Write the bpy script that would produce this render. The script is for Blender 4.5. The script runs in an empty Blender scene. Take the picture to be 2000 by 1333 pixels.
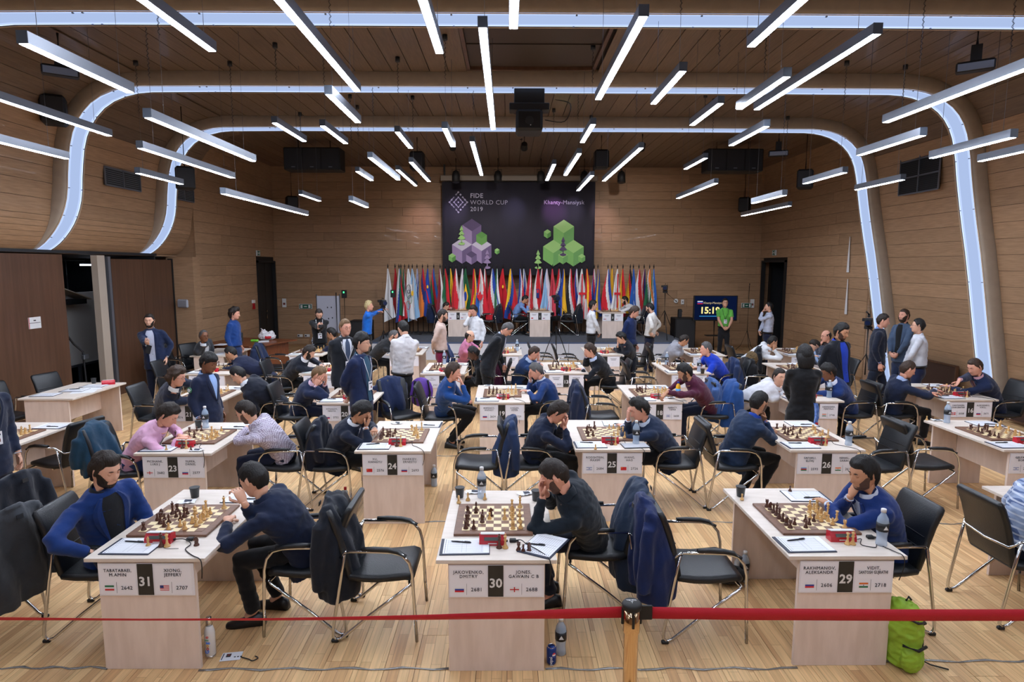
import bpy, math, random
from mathutils import Vector, Matrix, noise
random.seed(7)
V=Vector
sc=bpy.context.scene
COL=sc.collection
# ---------------- camera, exposure, world
cam=bpy.data.cameras.new('camera'); cam_o=bpy.data.objects.new('camera',cam); COL.objects.link(cam_o)
cam.sensor_width=36; cam.lens=1205*36/2000; cam.clip_start=.05; cam.clip_end=100
cam_o.location=(0,0,2.61)
_fw=V((math.sin(math.radians(.44))*math.cos(math.radians(6.92)),math.cos(math.radians(.44))*math.cos(math.radians(6.92)),-math.sin(math.radians(6.92))))
_q=_fw.to_track_quat('-Z','Y'); cam_o.rotation_euler=(_q.to_matrix()@Matrix.Rotation(math.radians(.105),3,'Z')).to_euler()
sc.camera=cam_o
vs=sc.view_settings; vs.view_transform='Standard'; vs.look='None'; vs.gamma=1; vs.use_curve_mapping=False
vs.exposure=-0.12
sc.cycles.use_denoising=True
sc.cycles.max_bounces=6; sc.cycles.diffuse_bounces=3; sc.cycles.glossy_bounces=3; sc.cycles.transmission_bounces=6; sc.cycles.transparent_max_bounces=8
sc.cycles.sample_clamp_indirect=4
w=bpy.data.worlds.new('world'); sc.world=w; w.use_nodes=True
w.node_tree.nodes['Background'].inputs[0].default_value=(.6,.7,.9,1); w.node_tree.nodes['Background'].inputs[1].default_value=.15
BAR_L=60.0      # radiance of the pendant lamps' diffusers
RIB_L=.98       # radiance of the lit rib bands
# ---------------- materials
def lin(c):
    return tuple(((x/255)/12.92 if x/255<=.04045 else (((x/255)+.055)/1.055)**2.4) for x in c)+(1,)
MATS={}
def mat(name,col,rough=.6,metal=0,bump=0,bscale=60,var=0,stretch=(1,1,1),col2=None,nscale=8,emit=0,trans=0,alpha=1,coat=0,sheen=0,rnd=0,spec=.5):
    if name in MATS: return MATS[name]
    m=bpy.data.materials.new(name); m.use_nodes=True; nt=m.node_tree; N=nt.nodes; L=nt.links
    b=N['Principled BSDF']; c=lin(col); b.inputs['Base Color'].default_value=c
    b.inputs['Roughness'].default_value=rough; b.inputs['Metallic'].default_value=metal
    b.inputs['Specular IOR Level'].default_value=spec
    if trans: b.inputs['Transmission Weight'].default_value=trans; b.inputs['IOR'].default_value=1.33
    if coat: b.inputs['Coat Weight'].default_value=coat
    if sheen: b.inputs['Sheen Weight'].default_value=sheen
    if alpha<1: b.inputs['Alpha'].default_value=alpha
    if emit: b.inputs['Emission Color'].default_value=c; b.inputs['Emission Strength'].default_value=emit
    if var or bump or col2:
        tc=N.new('ShaderNodeTexCoord'); mp=N.new('ShaderNodeMapping'); mp.inputs['Scale'].default_value=stretch; L.new(tc.outputs['Object'],mp.inputs['Vector'])
        add=mp
        if rnd:
            oi=N.new('ShaderNodeObjectInfo'); ad=N.new('ShaderNodeVectorMath'); ad.operation='SCALE'; cv=N.new('ShaderNodeCombineXYZ')
            for k in range(3): L.new(oi.outputs['Random'],cv.inputs[k])
            L.new(cv.outputs[0],ad.inputs[0]); ad.inputs['Scale'].default_value=37
            a2=N.new('ShaderNodeVectorMath'); L.new(mp.outputs[0],a2.inputs[0]); L.new(ad.outputs[0],a2.inputs[1]); add=a2
    if var or col2:
        nz=N.new('ShaderNodeTexNoise'); nz.inputs['Scale'].default_value=nscale; nz.inputs['Detail'].default_value=5; L.new(add.outputs[0],nz.inputs['Vector'])
        mx=N.new('ShaderNodeMix'); mx.data_type='RGBA'
        cr=N.new('ShaderNodeMapRange'); cr.inputs['From Min'].default_value=.35; cr.inputs['From Max'].default_value=.65; L.new(nz.outputs['Fac'],cr.inputs['Value']); L.new(cr.outputs[0],mx.inputs['Factor'])
        ca=lin(col2) if col2 else tuple(x*(1-var) for x in c[:3])+(1,)
        mx.inputs['A'].default_value=c; mx.inputs['B'].default_value=ca
        out=mx.outputs['Result']
        if rnd:
            hs=N.new('ShaderNodeHueSaturation'); mr=N.new('ShaderNodeMapRange'); mr.inputs['To Min'].default_value=1-rnd; mr.inputs['To Max'].default_value=1+rnd
            L.new(oi.outputs['Random'],mr.inputs['Value']); L.new(mr.outputs[0],hs.inputs['Value']); L.new(out,hs.inputs['Color']); out=hs.outputs[0]
        L.new(out,b.inputs['Base Color'])
    if bump:
        n2=N.new('ShaderNodeTexNoise'); n2.inputs['Scale'].default_value=bscale; n2.inputs['Detail'].default_value=4; L.new(add.outputs[0],n2.inputs['Vector'])
        bp=N.new('ShaderNodeBump'); bp.inputs['Strength'].default_value=bump; bp.inputs['Distance'].default_value=.02; L.new(n2.outputs['Fac'],bp.inputs['Height']); L.new(bp.outputs[0],b.inputs['Normal'])
    MATS[name]=m; return m
def emis(name,col,s):
    if name in MATS: return MATS[name]
    m=bpy.data.materials.new(name); m.use_nodes=True; N=m.node_tree.nodes; N.clear()
    e=N.new('ShaderNodeEmission'); o=N.new('ShaderNodeOutputMaterial'); e.inputs[0].default_value=lin(col); e.inputs[1].default_value=s
    m.node_tree.links.new(e.outputs[0],o.inputs[0]); MATS[name]=m; return m
def cloth(name,col,bump=.25,rough=.85): return mat(name,col,rough,bump=bump,bscale=14,var=.25,nscale=6,sheen=.15,spec=.25)
def pattern(name,kind,cols,scale):
    if name in MATS: return MATS[name]
    m=mat(name,cols[0],.85,spec=.25); nt=m.node_tree;N=nt.nodes;L=nt.links;b=N['Principled BSDF']
    tc=N.new('ShaderNodeTexCoord')
    if kind=='check':
        t=N.new('ShaderNodeTexVoronoi'); t.inputs['Scale'].default_value=scale; t.inputs['Randomness'].default_value=.15; L.new(tc.outputs['Object'],t.inputs['Vector'])
        r=N.new('ShaderNodeMath'); r.operation='LESS_THAN'; r.inputs[1].default_value=.42; L.new(t.outputs['Distance'],r.inputs[0])
        mx=N.new('ShaderNodeMix'); mx.data_type='RGBA'; mx.inputs['A'].default_value=lin(cols[0]); mx.inputs['B'].default_value=lin(cols[1]); L.new(r.outputs[0],mx.inputs['Factor']); L.new(mx.outputs['Result'],b.inputs['Base Color'])
    else:
        prev=None
        for ax,(o,dirn) in enumerate((('X','X'),('Z','Z'))):
            t=N.new('ShaderNodeTexWave'); t.bands_direction=dirn; t.inputs['Scale'].default_value=scale; L.new(tc.outputs['Object'],t.inputs['Vector'])
            r=N.new('ShaderNodeMath'); r.operation='GREATER_THAN'; r.inputs[1].default_value=.8; L.new(t.outputs['Fac'],r.inputs[0])
            mx=N.new('ShaderNodeMix'); mx.data_type='RGBA'; mx.inputs['A'].default_value=lin(cols[0]); mx.inputs['B'].default_value=lin(cols[1+ax]); L.new(r.outputs[0],mx.inputs['Factor'])
            if prev: L.new(prev,mx.inputs['A'])
            prev=mx.outputs['Result']
        L.new(prev,b.inputs['Base Color'])
    return m
# ---------------- mesh builder
def fr(d):
    d=V(d).normalized(); a=V((0,0,1)) if abs(d.z)<.95 else V((1,0,0)); x=d.cross(a).normalized(); return x,d.cross(x).normalized()*-1
class MB:
    def __init__(s): s.v=[];s.f=[];s.m=[];s.sm=[]
    def add(s,vs,fs,mi=0,smooth=False):
        n=len(s.v); s.v+= [tuple(p) for p in vs]; s.f+=[tuple(n+i for i in f) for f in fs]; s.m+=[mi]*len(fs); s.sm+=[smooth]*len(fs); return s
    def box(s,c,d,mi=0,rot=None,bev=0):
        hx,hy,hz=d[0]/2,d[1]/2,d[2]/2
        if bev:
            b=bev; vs=[];
            for z,i in ((-hz,b),(-hz+b,0),(hz-b,0),(hz,b)):
                for x,y in ((-hx+i,-hy+b),(-hx+b,-hy+i),(hx-b,-hy+i),(hx-i,-hy+b),(hx-i,hy-b),(hx-b,hy-i),(-hx+b,hy-i),(-hx+i,hy-b)): vs.append(V((x,y,z)))
            fs=[tuple(reversed(range(8)))]+[tuple(range(24,32))]
            for k in range(3):
                for j in range(8): fs.append((k*8+j,k*8+(j+1)%8,k*8+8+(j+1)%8,k*8+8+j))
        else:
            vs=[V((x,y,z)) for z in (-hz,hz) for x,y in ((-hx,-hy),(hx,-hy),(hx,hy),(-hx,hy))]
            fs=[(3,2,1,0),(4,5,6,7),(0,1,5,4),(1,2,6,5),(2,3,7,6),(3,0,4,7)]
        if rot is not None: vs=[rot@p for p in vs]
        return s.add([p+V(c) for p in vs],fs,mi)
    def loft(s,rings,mi=0,caps=True,closed=True,smooth=True):
        n=len(rings[0]); vs=[p for r in rings for p in r]; fs=[]
        for i in range(len(rings)-1):
            for j in range(n if closed else n-1):
                a=i*n+j;b=i*n+(j+1)%n; fs.append((a,b,b+n,a+n))
        s.add(vs,fs,mi,smooth)
        if caps:
            o=len(s.v)-len(vs); s.f+=[tuple(o+i for i in reversed(range(n))),tuple(o+len(vs)-n+i for i in range(n))]; s.m+=[mi]*2; s.sm+=[False]*2
        return s
    def tube(s,pts,r,seg=8,mi=0,caps=True,sq=None):
        pts=[V(p) for p in pts]; R=r if isinstance(r,(list,tuple)) else [r]*len(pts); rings=[]; px=None
        for i,p in enumerate(pts):
            a=pts[max(i-1,0)]; b=pts[min(i+1,len(pts)-1)]; d=(b-a)
            d=d.normalized() if d.length>1e-9 else V((0,0,1))
            if px is None: x,y=fr(d)
            else:
                x=(px-d*px.dot(d)); x=x.normalized() if x.length>1e-6 else fr(d)[0]; y=d.cross(x)
            px=x; k=sq if sq else 1
            rings.append([p+(x*math.cos(t)+y*math.sin(t)*k)*R[i] for t in [2*math.pi*j/seg for j in range(seg)]])
        return s.loft(rings,mi,caps)
    def lathe(s,prof,seg=16,mi=0,c=(0,0,0),smooth=True):
        c=V(c); rings=[[c+V((r*math.cos(t),r*math.sin(t),z)) for t in [2*math.pi*j/seg for j in range(seg)]] for r,z in prof]
        return s.loft(rings,mi,True,smooth=smooth)
    def ell(s,c,r,mi=0,seg=12,rg=8,M=None):
        c=V(c); vs=[];
        for i in range(rg+1):
            a=-math.pi/2+math.pi*i/rg
            for j in range(seg):
                t=2*math.pi*j/seg; p=V((r[0]*math.cos(a)*math.cos(t),r[1]*math.cos(a)*math.sin(t),r[2]*math.sin(a)))
                vs.append(c+(M@p if M is not None else p))
        return s.add(vs,[(i*seg+j,i*seg+(j+1)%seg,(i+1)*seg+(j+1)%seg,(i+1)*seg+j) for i in range(rg) for j in range(seg)],mi,True)
    def poly(s,pts,mi=0,th=0,nrm=None):
        pts=[V(p) for p in pts]; n=len(pts)
        if not th: return s.add(pts,[tuple(range(n))],mi)
        q=[p+V(nrm)*th for p in pts]
        return s.add(pts+q,[tuple(reversed(range(n))),tuple(range(n,2*n))]+[(i,(i+1)%n,n+(i+1)%n,n+i) for i in range(n)],mi)
    def xf(s,M,n0=0):
        s.v[n0:]=[tuple(M@V(p)) for p in s.v[n0:]]; return s
    def mesh(s,name,mats):
        me=bpy.data.meshes.new(name); me.from_pydata(s.v,[],s.f)
        for m in (mats if isinstance(mats,(list,tuple)) else [mats]): me.materials.append(m)
        me.polygons.foreach_set('material_index',s.m); me.polygons.foreach_set('use_smooth',s.sm); me.update(); return me
    def build(s,name,mats,parent=None,**kw):
        return link(name,s.mesh(name,mats),parent,**kw)
_U='zero one two three four five six seven eight nine ten eleven twelve thirteen fourteen fifteen sixteen seventeen eighteen nineteen'.split()
_T=['','','twenty','thirty','forty','fifty']
import re
def words(s):
    def f(m):
        n=int(m.group(0)); return _U[n] if n<20 else _T[n//10]+('-'+_U[n%10] if n%10 else '')
    return re.sub(r'(?<![:\d])\b\d{1,2}\b(?!:)',f,s).replace(' of board ,',' ,')
def link(name,me,parent=None,loc=None,rz=0,**kw):
    if 'label' in kw: kw['label']=words(kw['label'])
    o=bpy.data.objects.new(name,me); COL.objects.link(o)
    if parent: o.parent=parent
    if loc is not None: o.location=loc
    if rz: o.rotation_euler=(0,0,rz)
    for k,v in kw.items(): o[k]=v
    return o
def thing(name,label,cat,loc=(0,0,0),rz=0,group=None):
    o=link(name,None,None,loc,rz,label=label,category=cat)
    o.empty_display_size=.1
    if group: o['group']=group
    return o
def tag(o,label,cat,group=None):
    o['label']=words(label);o['category']=cat
    if group:o['group']=group
    return o
def kids(o): return KID.get(o.name,[])
def dup(root,loc=None,rz=None,label=None,group=None):
    r=root.copy(); COL.objects.link(r)
    if loc is not None: r.location=loc
    if rz is not None: r.rotation_euler=(0,0,rz)
    if label: r['label']=words(label)
    if group: r['group']=group
    for ch in root.children:
        c=ch.copy(); COL.objects.link(c); c.parent=r
        for g in ch.children:
            d=g.copy(); COL.objects.link(d); d.parent=c
    return r
def ry(a): return Matrix.Rotation(a,3,'Y')
def rx(a): return Matrix.Rotation(a,3,'X')
def rzm(a): return Matrix.Rotation(a,3,'Z')
FONTS={}
def text_mesh(txt,size,depth=.0008,bold=0,align='CENTER',width=1.0,sp=1.0):
    k=(txt,size,depth,bold,align,width,sp)
    if k in FONTS: return FONTS[k]
    cu=bpy.data.curves.new('t','FONT'); cu.body=txt; cu.size=size; cu.extrude=depth; cu.align_x=align; cu.align_y='CENTER'; cu.resolution_u=2; cu.offset=bold; cu.space_character=sp
    o=bpy.data.objects.new('t',cu); COL.objects.link(o); dg=bpy.context.evaluated_depsgraph_get(); me=bpy.data.meshes.new_from_object(o.evaluated_get(dg)); bpy.data.objects.remove(o)
    if width!=1: me.transform(Matrix.Diagonal((width,1,1,1)))
    FONTS[k]=me; return me
def text(name,txt,size,m,parent,loc,rot=(math.pi/2,0,0),**kw):
    me=text_mesh(txt,size,**kw); me=me.copy(); me.materials.clear(); me.materials.append(m)
    o=link(name,me,parent,loc); o.rotation_euler=rot; return o

# ================= setting
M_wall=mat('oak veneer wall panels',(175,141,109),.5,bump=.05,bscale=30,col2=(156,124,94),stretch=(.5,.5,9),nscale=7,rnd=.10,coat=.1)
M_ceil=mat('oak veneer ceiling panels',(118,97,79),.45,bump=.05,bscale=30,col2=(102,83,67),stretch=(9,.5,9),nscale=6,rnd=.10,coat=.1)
M_dark=mat('dark walnut partition veneer',(96,67,50),.4,col2=(80,55,40),stretch=(5,5,.25),nscale=3,bump=.04,coat=.1)
M_rib=mat('taupe painted rib',(176,163,147),.65,var=.08)
M_ply=mat('plywood edge',(196,172,146),.6,var=.12)
M_gap=mat('dark joint behind panels',(38,28,20),.9)
M_black=mat('matt black',(18,18,20),.6)
M_dk=mat('charcoal plastic',(34,36,40),.5,bump=.05)
M_chrome=mat('chrome',(215,215,215),.12,1)
M_alu=mat('brushed aluminium',(140,145,155),.4,.8)
M_white=mat('white plastic',(225,225,225),.5)
M_glow=emis('rib light band',(184,205,247),RIB_L*.98); M_glow1=emis('rib light band flank',(190,210,250),RIB_L*1.2)
M_glow2=emis('rib light band edge',(205,222,255),RIB_L*1.6)
M_lamp=emis('lamp diffuser',(232,240,255),BAR_L)
XL,XR,YB,YF,ZC=-7.45,8.15,20.0,-6.0,5.735
# floor: planks laid along the hall
M_floor=mat('oak strip floor',(205,170,118),.42,spec=.35)
nt=M_floor.node_tree;N=nt.nodes;L=nt.links;b=N['Principled BSDF']
tc=N.new('ShaderNodeTexCoord'); oi=N.new('ShaderNodeObjectInfo'); cv=N.new('ShaderNodeCombineXYZ'); ml=N.new('ShaderNodeMath'); ml.operation='MULTIPLY'; ml.inputs[1].default_value=53
L.new(oi.outputs['Random'],ml.inputs[0]); L.new(ml.outputs[0],cv.inputs[0])
sx=N.new('ShaderNodeSeparateXYZ'); L.new(tc.outputs['Object'],sx.inputs[0]); cx=N.new('ShaderNodeCombineXYZ'); L.new(sx.outputs['Y'],cx.inputs['X']); L.new(sx.outputs['X'],cx.inputs['Y'])
va=N.new('ShaderNodeVectorMath'); L.new(cx.outputs[0],va.inputs[0]); L.new(cv.outputs[0],va.inputs[1])
br=N.new('ShaderNodeTexBrick'); L.new(va.outputs[0],br.inputs['Vector']); br.inputs['Color1'].default_value=lin((228,190,138)); br.inputs['Color2'].default_value=lin((198,153,107)); br.inputs['Mortar'].default_value=lin((150,115,76))
br.inputs['Scale'].default_value=1; br.inputs['Brick Width'].default_value=.62; br.inputs['Row Height'].default_value=.0667; br.inputs['Mortar Size'].default_value=.0012; br.offset=.37; br.inputs['Bias'].default_value=-.1
nz=N.new('ShaderNodeTexNoise'); mp=N.new('ShaderNodeMapping'); mp.inputs['Scale'].default_value=(1.2,22,1); L.new(va.outputs[0],mp.inputs[0]); L.new(mp.outputs[0],nz.inputs['Vector']); nz.inputs['Scale'].default_value=2.2; nz.inputs['Detail'].default_value=6
hs=N.new('ShaderNodeHueSaturation'); mr=N.new('ShaderNodeMapRange'); mr.inputs['From Min'].default_value=.3; mr.inputs['From Max'].default_value=.7; mr.inputs['To Min'].default_value=.84; mr.inputs['To Max'].default_value=1.12
L.new(nz.outputs['Fac'],mr.inputs[0]); L.new(mr.outputs[0],hs.inputs['Value']); L.new(br.outputs['Color'],hs.inputs['Color']); L.new(hs.outputs[0],b.inputs['Base Color'])
fl=MB().box((.35,(YB+YF)/2,-.06),(17.6,YB-YF+1,.1)).build('floor',M_gap,kind='structure')
PW,PLn=.2,2.2
near=[];far=MB()
pm=MB().box((0,0,-.006),(PW-.003,PLn-.003,.012)).mesh('plank',M_floor)
cand=[]
for i in range(-42,46):
    off=(i*.83)%PLn
    for j in range(-3,10):
        x=i*PW+.1;y=j*PLn+off
        if y>YB or y+PLn<YF: continue
        if -8.2<x<8.9: cand.append((math.hypot(x*1.0,max(y,0)-2.6 if y>1.5 else 30),x,y))
cand.sort()
for k,(d,x,y) in enumerate(cand):
    if k<300: link('plank',pm,fl,(x,y+PLn/2,0))
    else: far.box((x,y+PLn/2,-.006),(PW-.003,PLn-.003,.012))
far.build('planks_beyond',M_floor,fl,kind='stuff')
# ribs
RPR=[(-2,5.5),(6.35,5.5),(6.75,5.47),(7.1,5.36),(7.38,5.16),(7.56,4.88),(7.66,4.5),(7.72,4.1),(7.86,3.4),(8.02,2.7),(8.28,1.3),(8.46,.4),(8.54,0)]
RPL=[(-2,5.5),(-5.85,5.5),(-6.3,5.46),(-6.7,5.3),(-6.98,5.02),(-7.14,4.68),(-7.22,4.2),(-7.26,3.78),(-7.34,3.5),(-7.47,3.25),(-7.66,3.02),(-7.86,2.87),(-8.0,2.82)]
def offs(P,d):
    out=[]
    for i,p in enumerate(P):
        a=V(P[max(i-1,0)]);b=V(P[min(i+1,len(P)-1)]);t=(b-a).normalized(); n=V((-t.y,t.x))
        out.append((p[0]+n.x*d,p[1]+n.y*d))
    return out
def smoothp(P,it=2):
    for _ in range(it):
        Q=[P[0]]
        for a,b in zip(P,P[1:]):
            Q+= [(a[0]*.75+b[0]*.25,a[1]*.75+b[1]*.25),(a[0]*.25+b[0]*.75,a[1]*.25+b[1]*.75)]
        P=Q+[P[-1]]
    return P
RP=list(reversed(smoothp(RPL,1)))[:-1]+smoothp(RPR,1)      # left foot .. right foot
# going left->right the outward (towards wall/ceiling) side is on the left of travel
def strip(P,y0,y1,mb,mi=0,flip=False):
    r=[[V((x,y0,z)),V((x,y1,z))] for x,z in P]
    if flip: r=[list(reversed(q)) for q in r]
    mb.loft(r,mi,caps=False,closed=False)
rib_w=[(7.45,7.97),(10.40,10.88),(13.38,13.88),(4.45,4.95),(1.45,1.95),(-1.55,-1.05)]
OUT=offs(RP,.34)
for k,(y0,y1) in enumerate(rib_w):
    t=link('trim_%d'%(k+1),None,None,(0,0,0),kind='structure')
    mb=MB()
    # front and rear faces with rounded front edge, outer skin
    e=.05; A=offs(RP,.0);B=offs(RP,e)
    prof=[(0,e*.0+.012),(.02,.0),(.34,0)]
    pts=[offs(RP,d) for d in (0,.012,.05,.34)]
    ys=[y0+.03,y0+.01,y0,y0]
    rings=[[V((pts[q][i][0],ys[q],pts[q][i][1])) for q in range(4)]+[V((pts[3-q][i][0],y1-(ys[3-q]-y0),pts[3-q][i][1])) for q in range(4)] for i in range(len(RP))]
    mb.loft(rings,0,caps=True,closed=False); mb.build('rib_body',M_rib,t)
    mb=MB(); 
    strip(offs(RP,-.004),y0+.03,y0+.06,mb); strip(offs(RP,-.004),y1-.06,y1-.03,mb); mb.build('plywood_edge',M_ply,t)
    mb=MB(); strip(offs(RP,.012),y0+.06,y1-.06,mb); strip(offs(RP,.008),y0+.06,y0+.082,mb,1); strip(offs(RP,.008),y1-.082,y1-.06,mb,1); strip(offs(RP,.010),y0+.08,y0+.125,mb,2); strip(offs(RP,.010),y1-.125,y1-.08,mb,2); mb.build('light_band',[M_glow,M_glow2,M_glow1],t)
    # clips along the band
    mb=MB(); L0=0; q=offs(RP,-.003)
    for i in range(2,len(q)-1,3):
        for yy in (y0+.085,y1-.085):
            mb.box((q[i][0],yy,q[i][1]),(.02,.02,.012))
    for x in [-5+1.45*i for i in range(8)]:
        for yy in (y0+.085,y1-.085): mb.box((x,yy,5.494),(.02,.02,.012))
    mb.build('clips',M_alu,t,kind='stuff')
# ceiling
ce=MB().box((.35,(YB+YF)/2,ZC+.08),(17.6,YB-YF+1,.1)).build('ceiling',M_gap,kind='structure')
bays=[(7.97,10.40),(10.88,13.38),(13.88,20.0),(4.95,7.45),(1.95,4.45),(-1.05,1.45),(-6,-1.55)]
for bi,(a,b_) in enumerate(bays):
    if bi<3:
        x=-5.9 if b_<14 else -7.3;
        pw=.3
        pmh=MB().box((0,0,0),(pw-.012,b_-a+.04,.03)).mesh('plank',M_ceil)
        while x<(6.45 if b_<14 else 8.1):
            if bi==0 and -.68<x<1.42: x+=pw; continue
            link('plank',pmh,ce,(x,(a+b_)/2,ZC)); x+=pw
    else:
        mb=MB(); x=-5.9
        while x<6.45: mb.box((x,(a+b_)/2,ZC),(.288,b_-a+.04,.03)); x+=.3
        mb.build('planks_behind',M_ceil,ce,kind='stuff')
# hatch recess in the first bay
hp=thing('ceiling_hatch','dark recessed ceiling hatch beside the first lit rib','hatch',(.37,9.2,ZC))
MB().box((0,0,.01),(2.06,2.4,.02)).build('backing',M_ceil,hp)
for dx,dy,wx,wy in ((-.98,-.1,.05,2.1),(.98,-.1,.05,2.1),(0,.93,2.0,.05),(0,-1.15,2.0,.05)): MB().box((dx,dy,-.03),(wx,wy,.08)).build('frame_side',M_dark,hp)
MB().box((0,-.1,-.012),(1.9,2.0,.02)).build('panel',mat('dark hatch veneer',(62,48,38),.5),hp)
MB().box((0,-.1,-.026),(1.9,.02,.012)).build('slat',M_gap,hp)
# curved skins of side walls between ribs (planks follow the profile)
def arc_len(P):
    L=[0]
    for a,b in zip(P,P[1:]): L.append(L[-1]+math.hypot(b[0]-a[0],b[1]-a[1]))
    return L
def at_len(P,L,s):
    s=max(0,min(s,L[-1]-1e-6))
    for i in range(len(L)-1):
        if s<=L[i+1]:
            t=(s-L[i])/(L[i+1]-L[i]); return V((P[i][0]*(1-t)+P[i+1][0]*t,P[i][1]*(1-t)+P[i+1][1]*t))
def skin(P,y0,y1,h,parent,side,name='plank',m=M_wall,join=None,single=False):
    """planks of height h running in y from y0 to y1, bent to the profile"""
    Ln=arc_len(P); s=0; row=0
    one=MB()
    while s<Ln[-1]-.02:
        e=min(s+(h if side>0 or at_len(P,Ln,s).y>3.5 else .095),Ln[-1]); n=max(1,int((e-s)/.07)) if side<0 else 2
        cuts=[y0]; 
        if join:
            c=y0+join*(.35+.4*((row*.37)%1))
            while c<y1-.4: cuts.append(c); c+=join
        cuts.append(y1)
        for a,b in zip(cuts,cuts[1:]):
            mb=one if single else MB(); rings=[]
            for i in range(n+1):
                q=at_len(P,Ln,s+.003+(e-s-.006)*i/n); q2=at_len(P,Ln,s+.003+(e-s-.006)*i/n+.01); q0=at_len(P,Ln,s+.003+(e-s-.006)*i/n-.01)
                t=(q2-q0).normalized(); nn=V((-t.y,t.x))*(.014)
                rings.append([V((q.x,a+.003,q.y)),V((q.x,b-.003,q.y)),V((q.x+nn.x,b-.003,q.y+nn.y)),V((q.x+nn.x,a+.003,q.y+nn.y))])
            mb.loft(rings,0,smooth=False)
            if not single:
                # origin at own centre so that grain and tone differ
                c=V(mb.v[0]); o=MB(); o.v=[tuple(V(p)-c) for p in mb.v]; o.f=mb.f;o.m=mb.m;o.sm=mb.sm
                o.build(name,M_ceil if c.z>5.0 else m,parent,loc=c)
        s=e; row+=1
    if single: one.build(name,m,parent,kind='stuff')
LP=[p for p in smoothp(RPL,1)]; LPW=[p for p in LP if p[0]<-5.9]; _a,_b=offs(LPW,-.22),offs(LPW,-.02); LPW=[(a[0]*t+b[0]*(1-t),a[1]*t+b[1]*(1-t)) for a,b,t in ((a,b,max(0,min(1,(p[1]-2.86)/.75))) for a,b,p in zip(_a,_b,LPW))]
RPW=offs([p for p in smoothp(RPR,1) if p[0]>6.4],.22)
wl=link('wall_left',None,None,(0,0,0),kind='structure'); wr=link('wall_right',None,None,(0,0,0),kind='structure')
mb=MB(); strip(offs(LPW,-.02),YF,14.94,mb); strip([(-7.2,5.9),(-9.2,5.9),(-9.2,2.7),(-8.0,2.84)],YF,14.94,mb); mb.build('wall_backing',M_gap,wl)
mb=MB(); strip(offs(RPW,.02),YF,13.9,mb); mb.build('wall_backing',M_gap,wr)
for k,(a,b_) in enumerate(bays):
    far_=a<5
    if k==2:
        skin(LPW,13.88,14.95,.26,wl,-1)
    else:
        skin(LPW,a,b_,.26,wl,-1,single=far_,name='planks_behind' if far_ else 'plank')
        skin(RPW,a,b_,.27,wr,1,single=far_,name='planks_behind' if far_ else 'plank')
# bulge end cap at y=14.95
mb=MB(); q=[V((x,14.955,z)) for x,z in LPW]; q+= [V((-8.3,14.955,2.82)),V((-8.3,14.955,5.8))]; mb.poly(q,th=.02,nrm=(0,1,0)); mb.build('end_cap',M_wall,wl); MB().box((-8.34,14.985,4.25),(1.72,.03,3.1)).build('return_panel',M_wall,wl)
MB().box((-8.16,4.48,2.835),(.5,20.96,.03)).build('soffit',M_wall,wl)
# flat back portions: left y 14.6..20, right 13.9..20
def flat(y0,y1,X,parent,sgn,door,z1=5.8):
    h=.262; n=int(z1/h)+1
    for r in range(n):
        z=r*h; cuts=[y0]; c=y0+1.1+.9*((r*.61)%1)
        while c<y1-.5: cuts.append(c); c+=2.2
        cuts.append(y1)
        for a,b in zip(cuts,cuts[1:]):
            segs=[(a,b)]
            if door and z<door[2]-.01:
                segs=[(u,v) for u,v in ((a,min(b,door[0])),(max(a,door[1]),b)) if v-u>.05]
            for u,v in segs:
                MB().box((0,0,0),(.02,v-u-.006,h-.006)).build('plank',M_wall,parent,loc=(X+sgn*.01,(u+v)/2,z+h/2))
flat(13.9,YB,XR,wr,1,(18.05,19.75,2.80)); flat(14.95,YB,XL,wl,-1,(18.5,19.9,2.76))
for X,s,p,dy in ((XL,-1,wl,(18.5,19.9,2.76)),(XR,1,wr,(18.05,19.75,2.80))):
    mb=MB(); y0=15.0 if s<0 else 13.9
    mb.box((X+s*.05,(y0+dy[0])/2,2.9),(.05,dy[0]-y0,5.8)); mb.box((X+s*.05,(YB+dy[1])/2,2.9),(.05,YB-dy[1],5.8)); mb.box((X+s*.05,(dy[0]+dy[1])/2,(5.8+dy[2])/2),(.05,dy[1]-dy[0],5.8-dy[2]))
    mb.build('wall_backing',M_gap,p)
# right pilaster step between curved bay and flat portion
MB().box((8.45,13.9,2.9),(.6,.04,5.8)).build('step_panel',M_wall,wr)
# back wall
wb=link('wall_back',None,None,(0,0,0),kind='structure')
MB().box((.35,YB+.08,2.95),(16.4,.1,5.95)).build('wall_backing',M_gap,wb)
h=.262
for r in range(23):
    z=r*h; x=XL-.3+((r*.73)%1)*1.2-1.0
    while x<XR+.3:
        a,b=max(x,XL-.3),min(x+2.3,XR+.3)
        if b-a>.05: MB().box((0,0,0),(b-a-.006,.02,h-.006)).build('plank',M_wall,wb,loc=((a+b)/2,YB+.01,z+h/2))
        x+=2.3
# rear wall behind the camera
MB().box((.35,YF-.05,3),(17,.1,6.2)).build('wall_front',M_wall,kind='structure')
# baseboards
M_base=mat('oak baseboard',(150,115,80),.5)
MB().box((.35,YB-.012,.04),(15.6,.02,.08)).build('baseboard_back',M_base,kind='structure')
MB().box((XR-.012,16,.04),(.02,4.1,.08)).build('baseboard_right',M_base,kind='structure')
MB().box((XL+.012,16.5,.04),(.02,3.9,.08)).build('baseboard_left',M_base,kind='structure')
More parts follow.
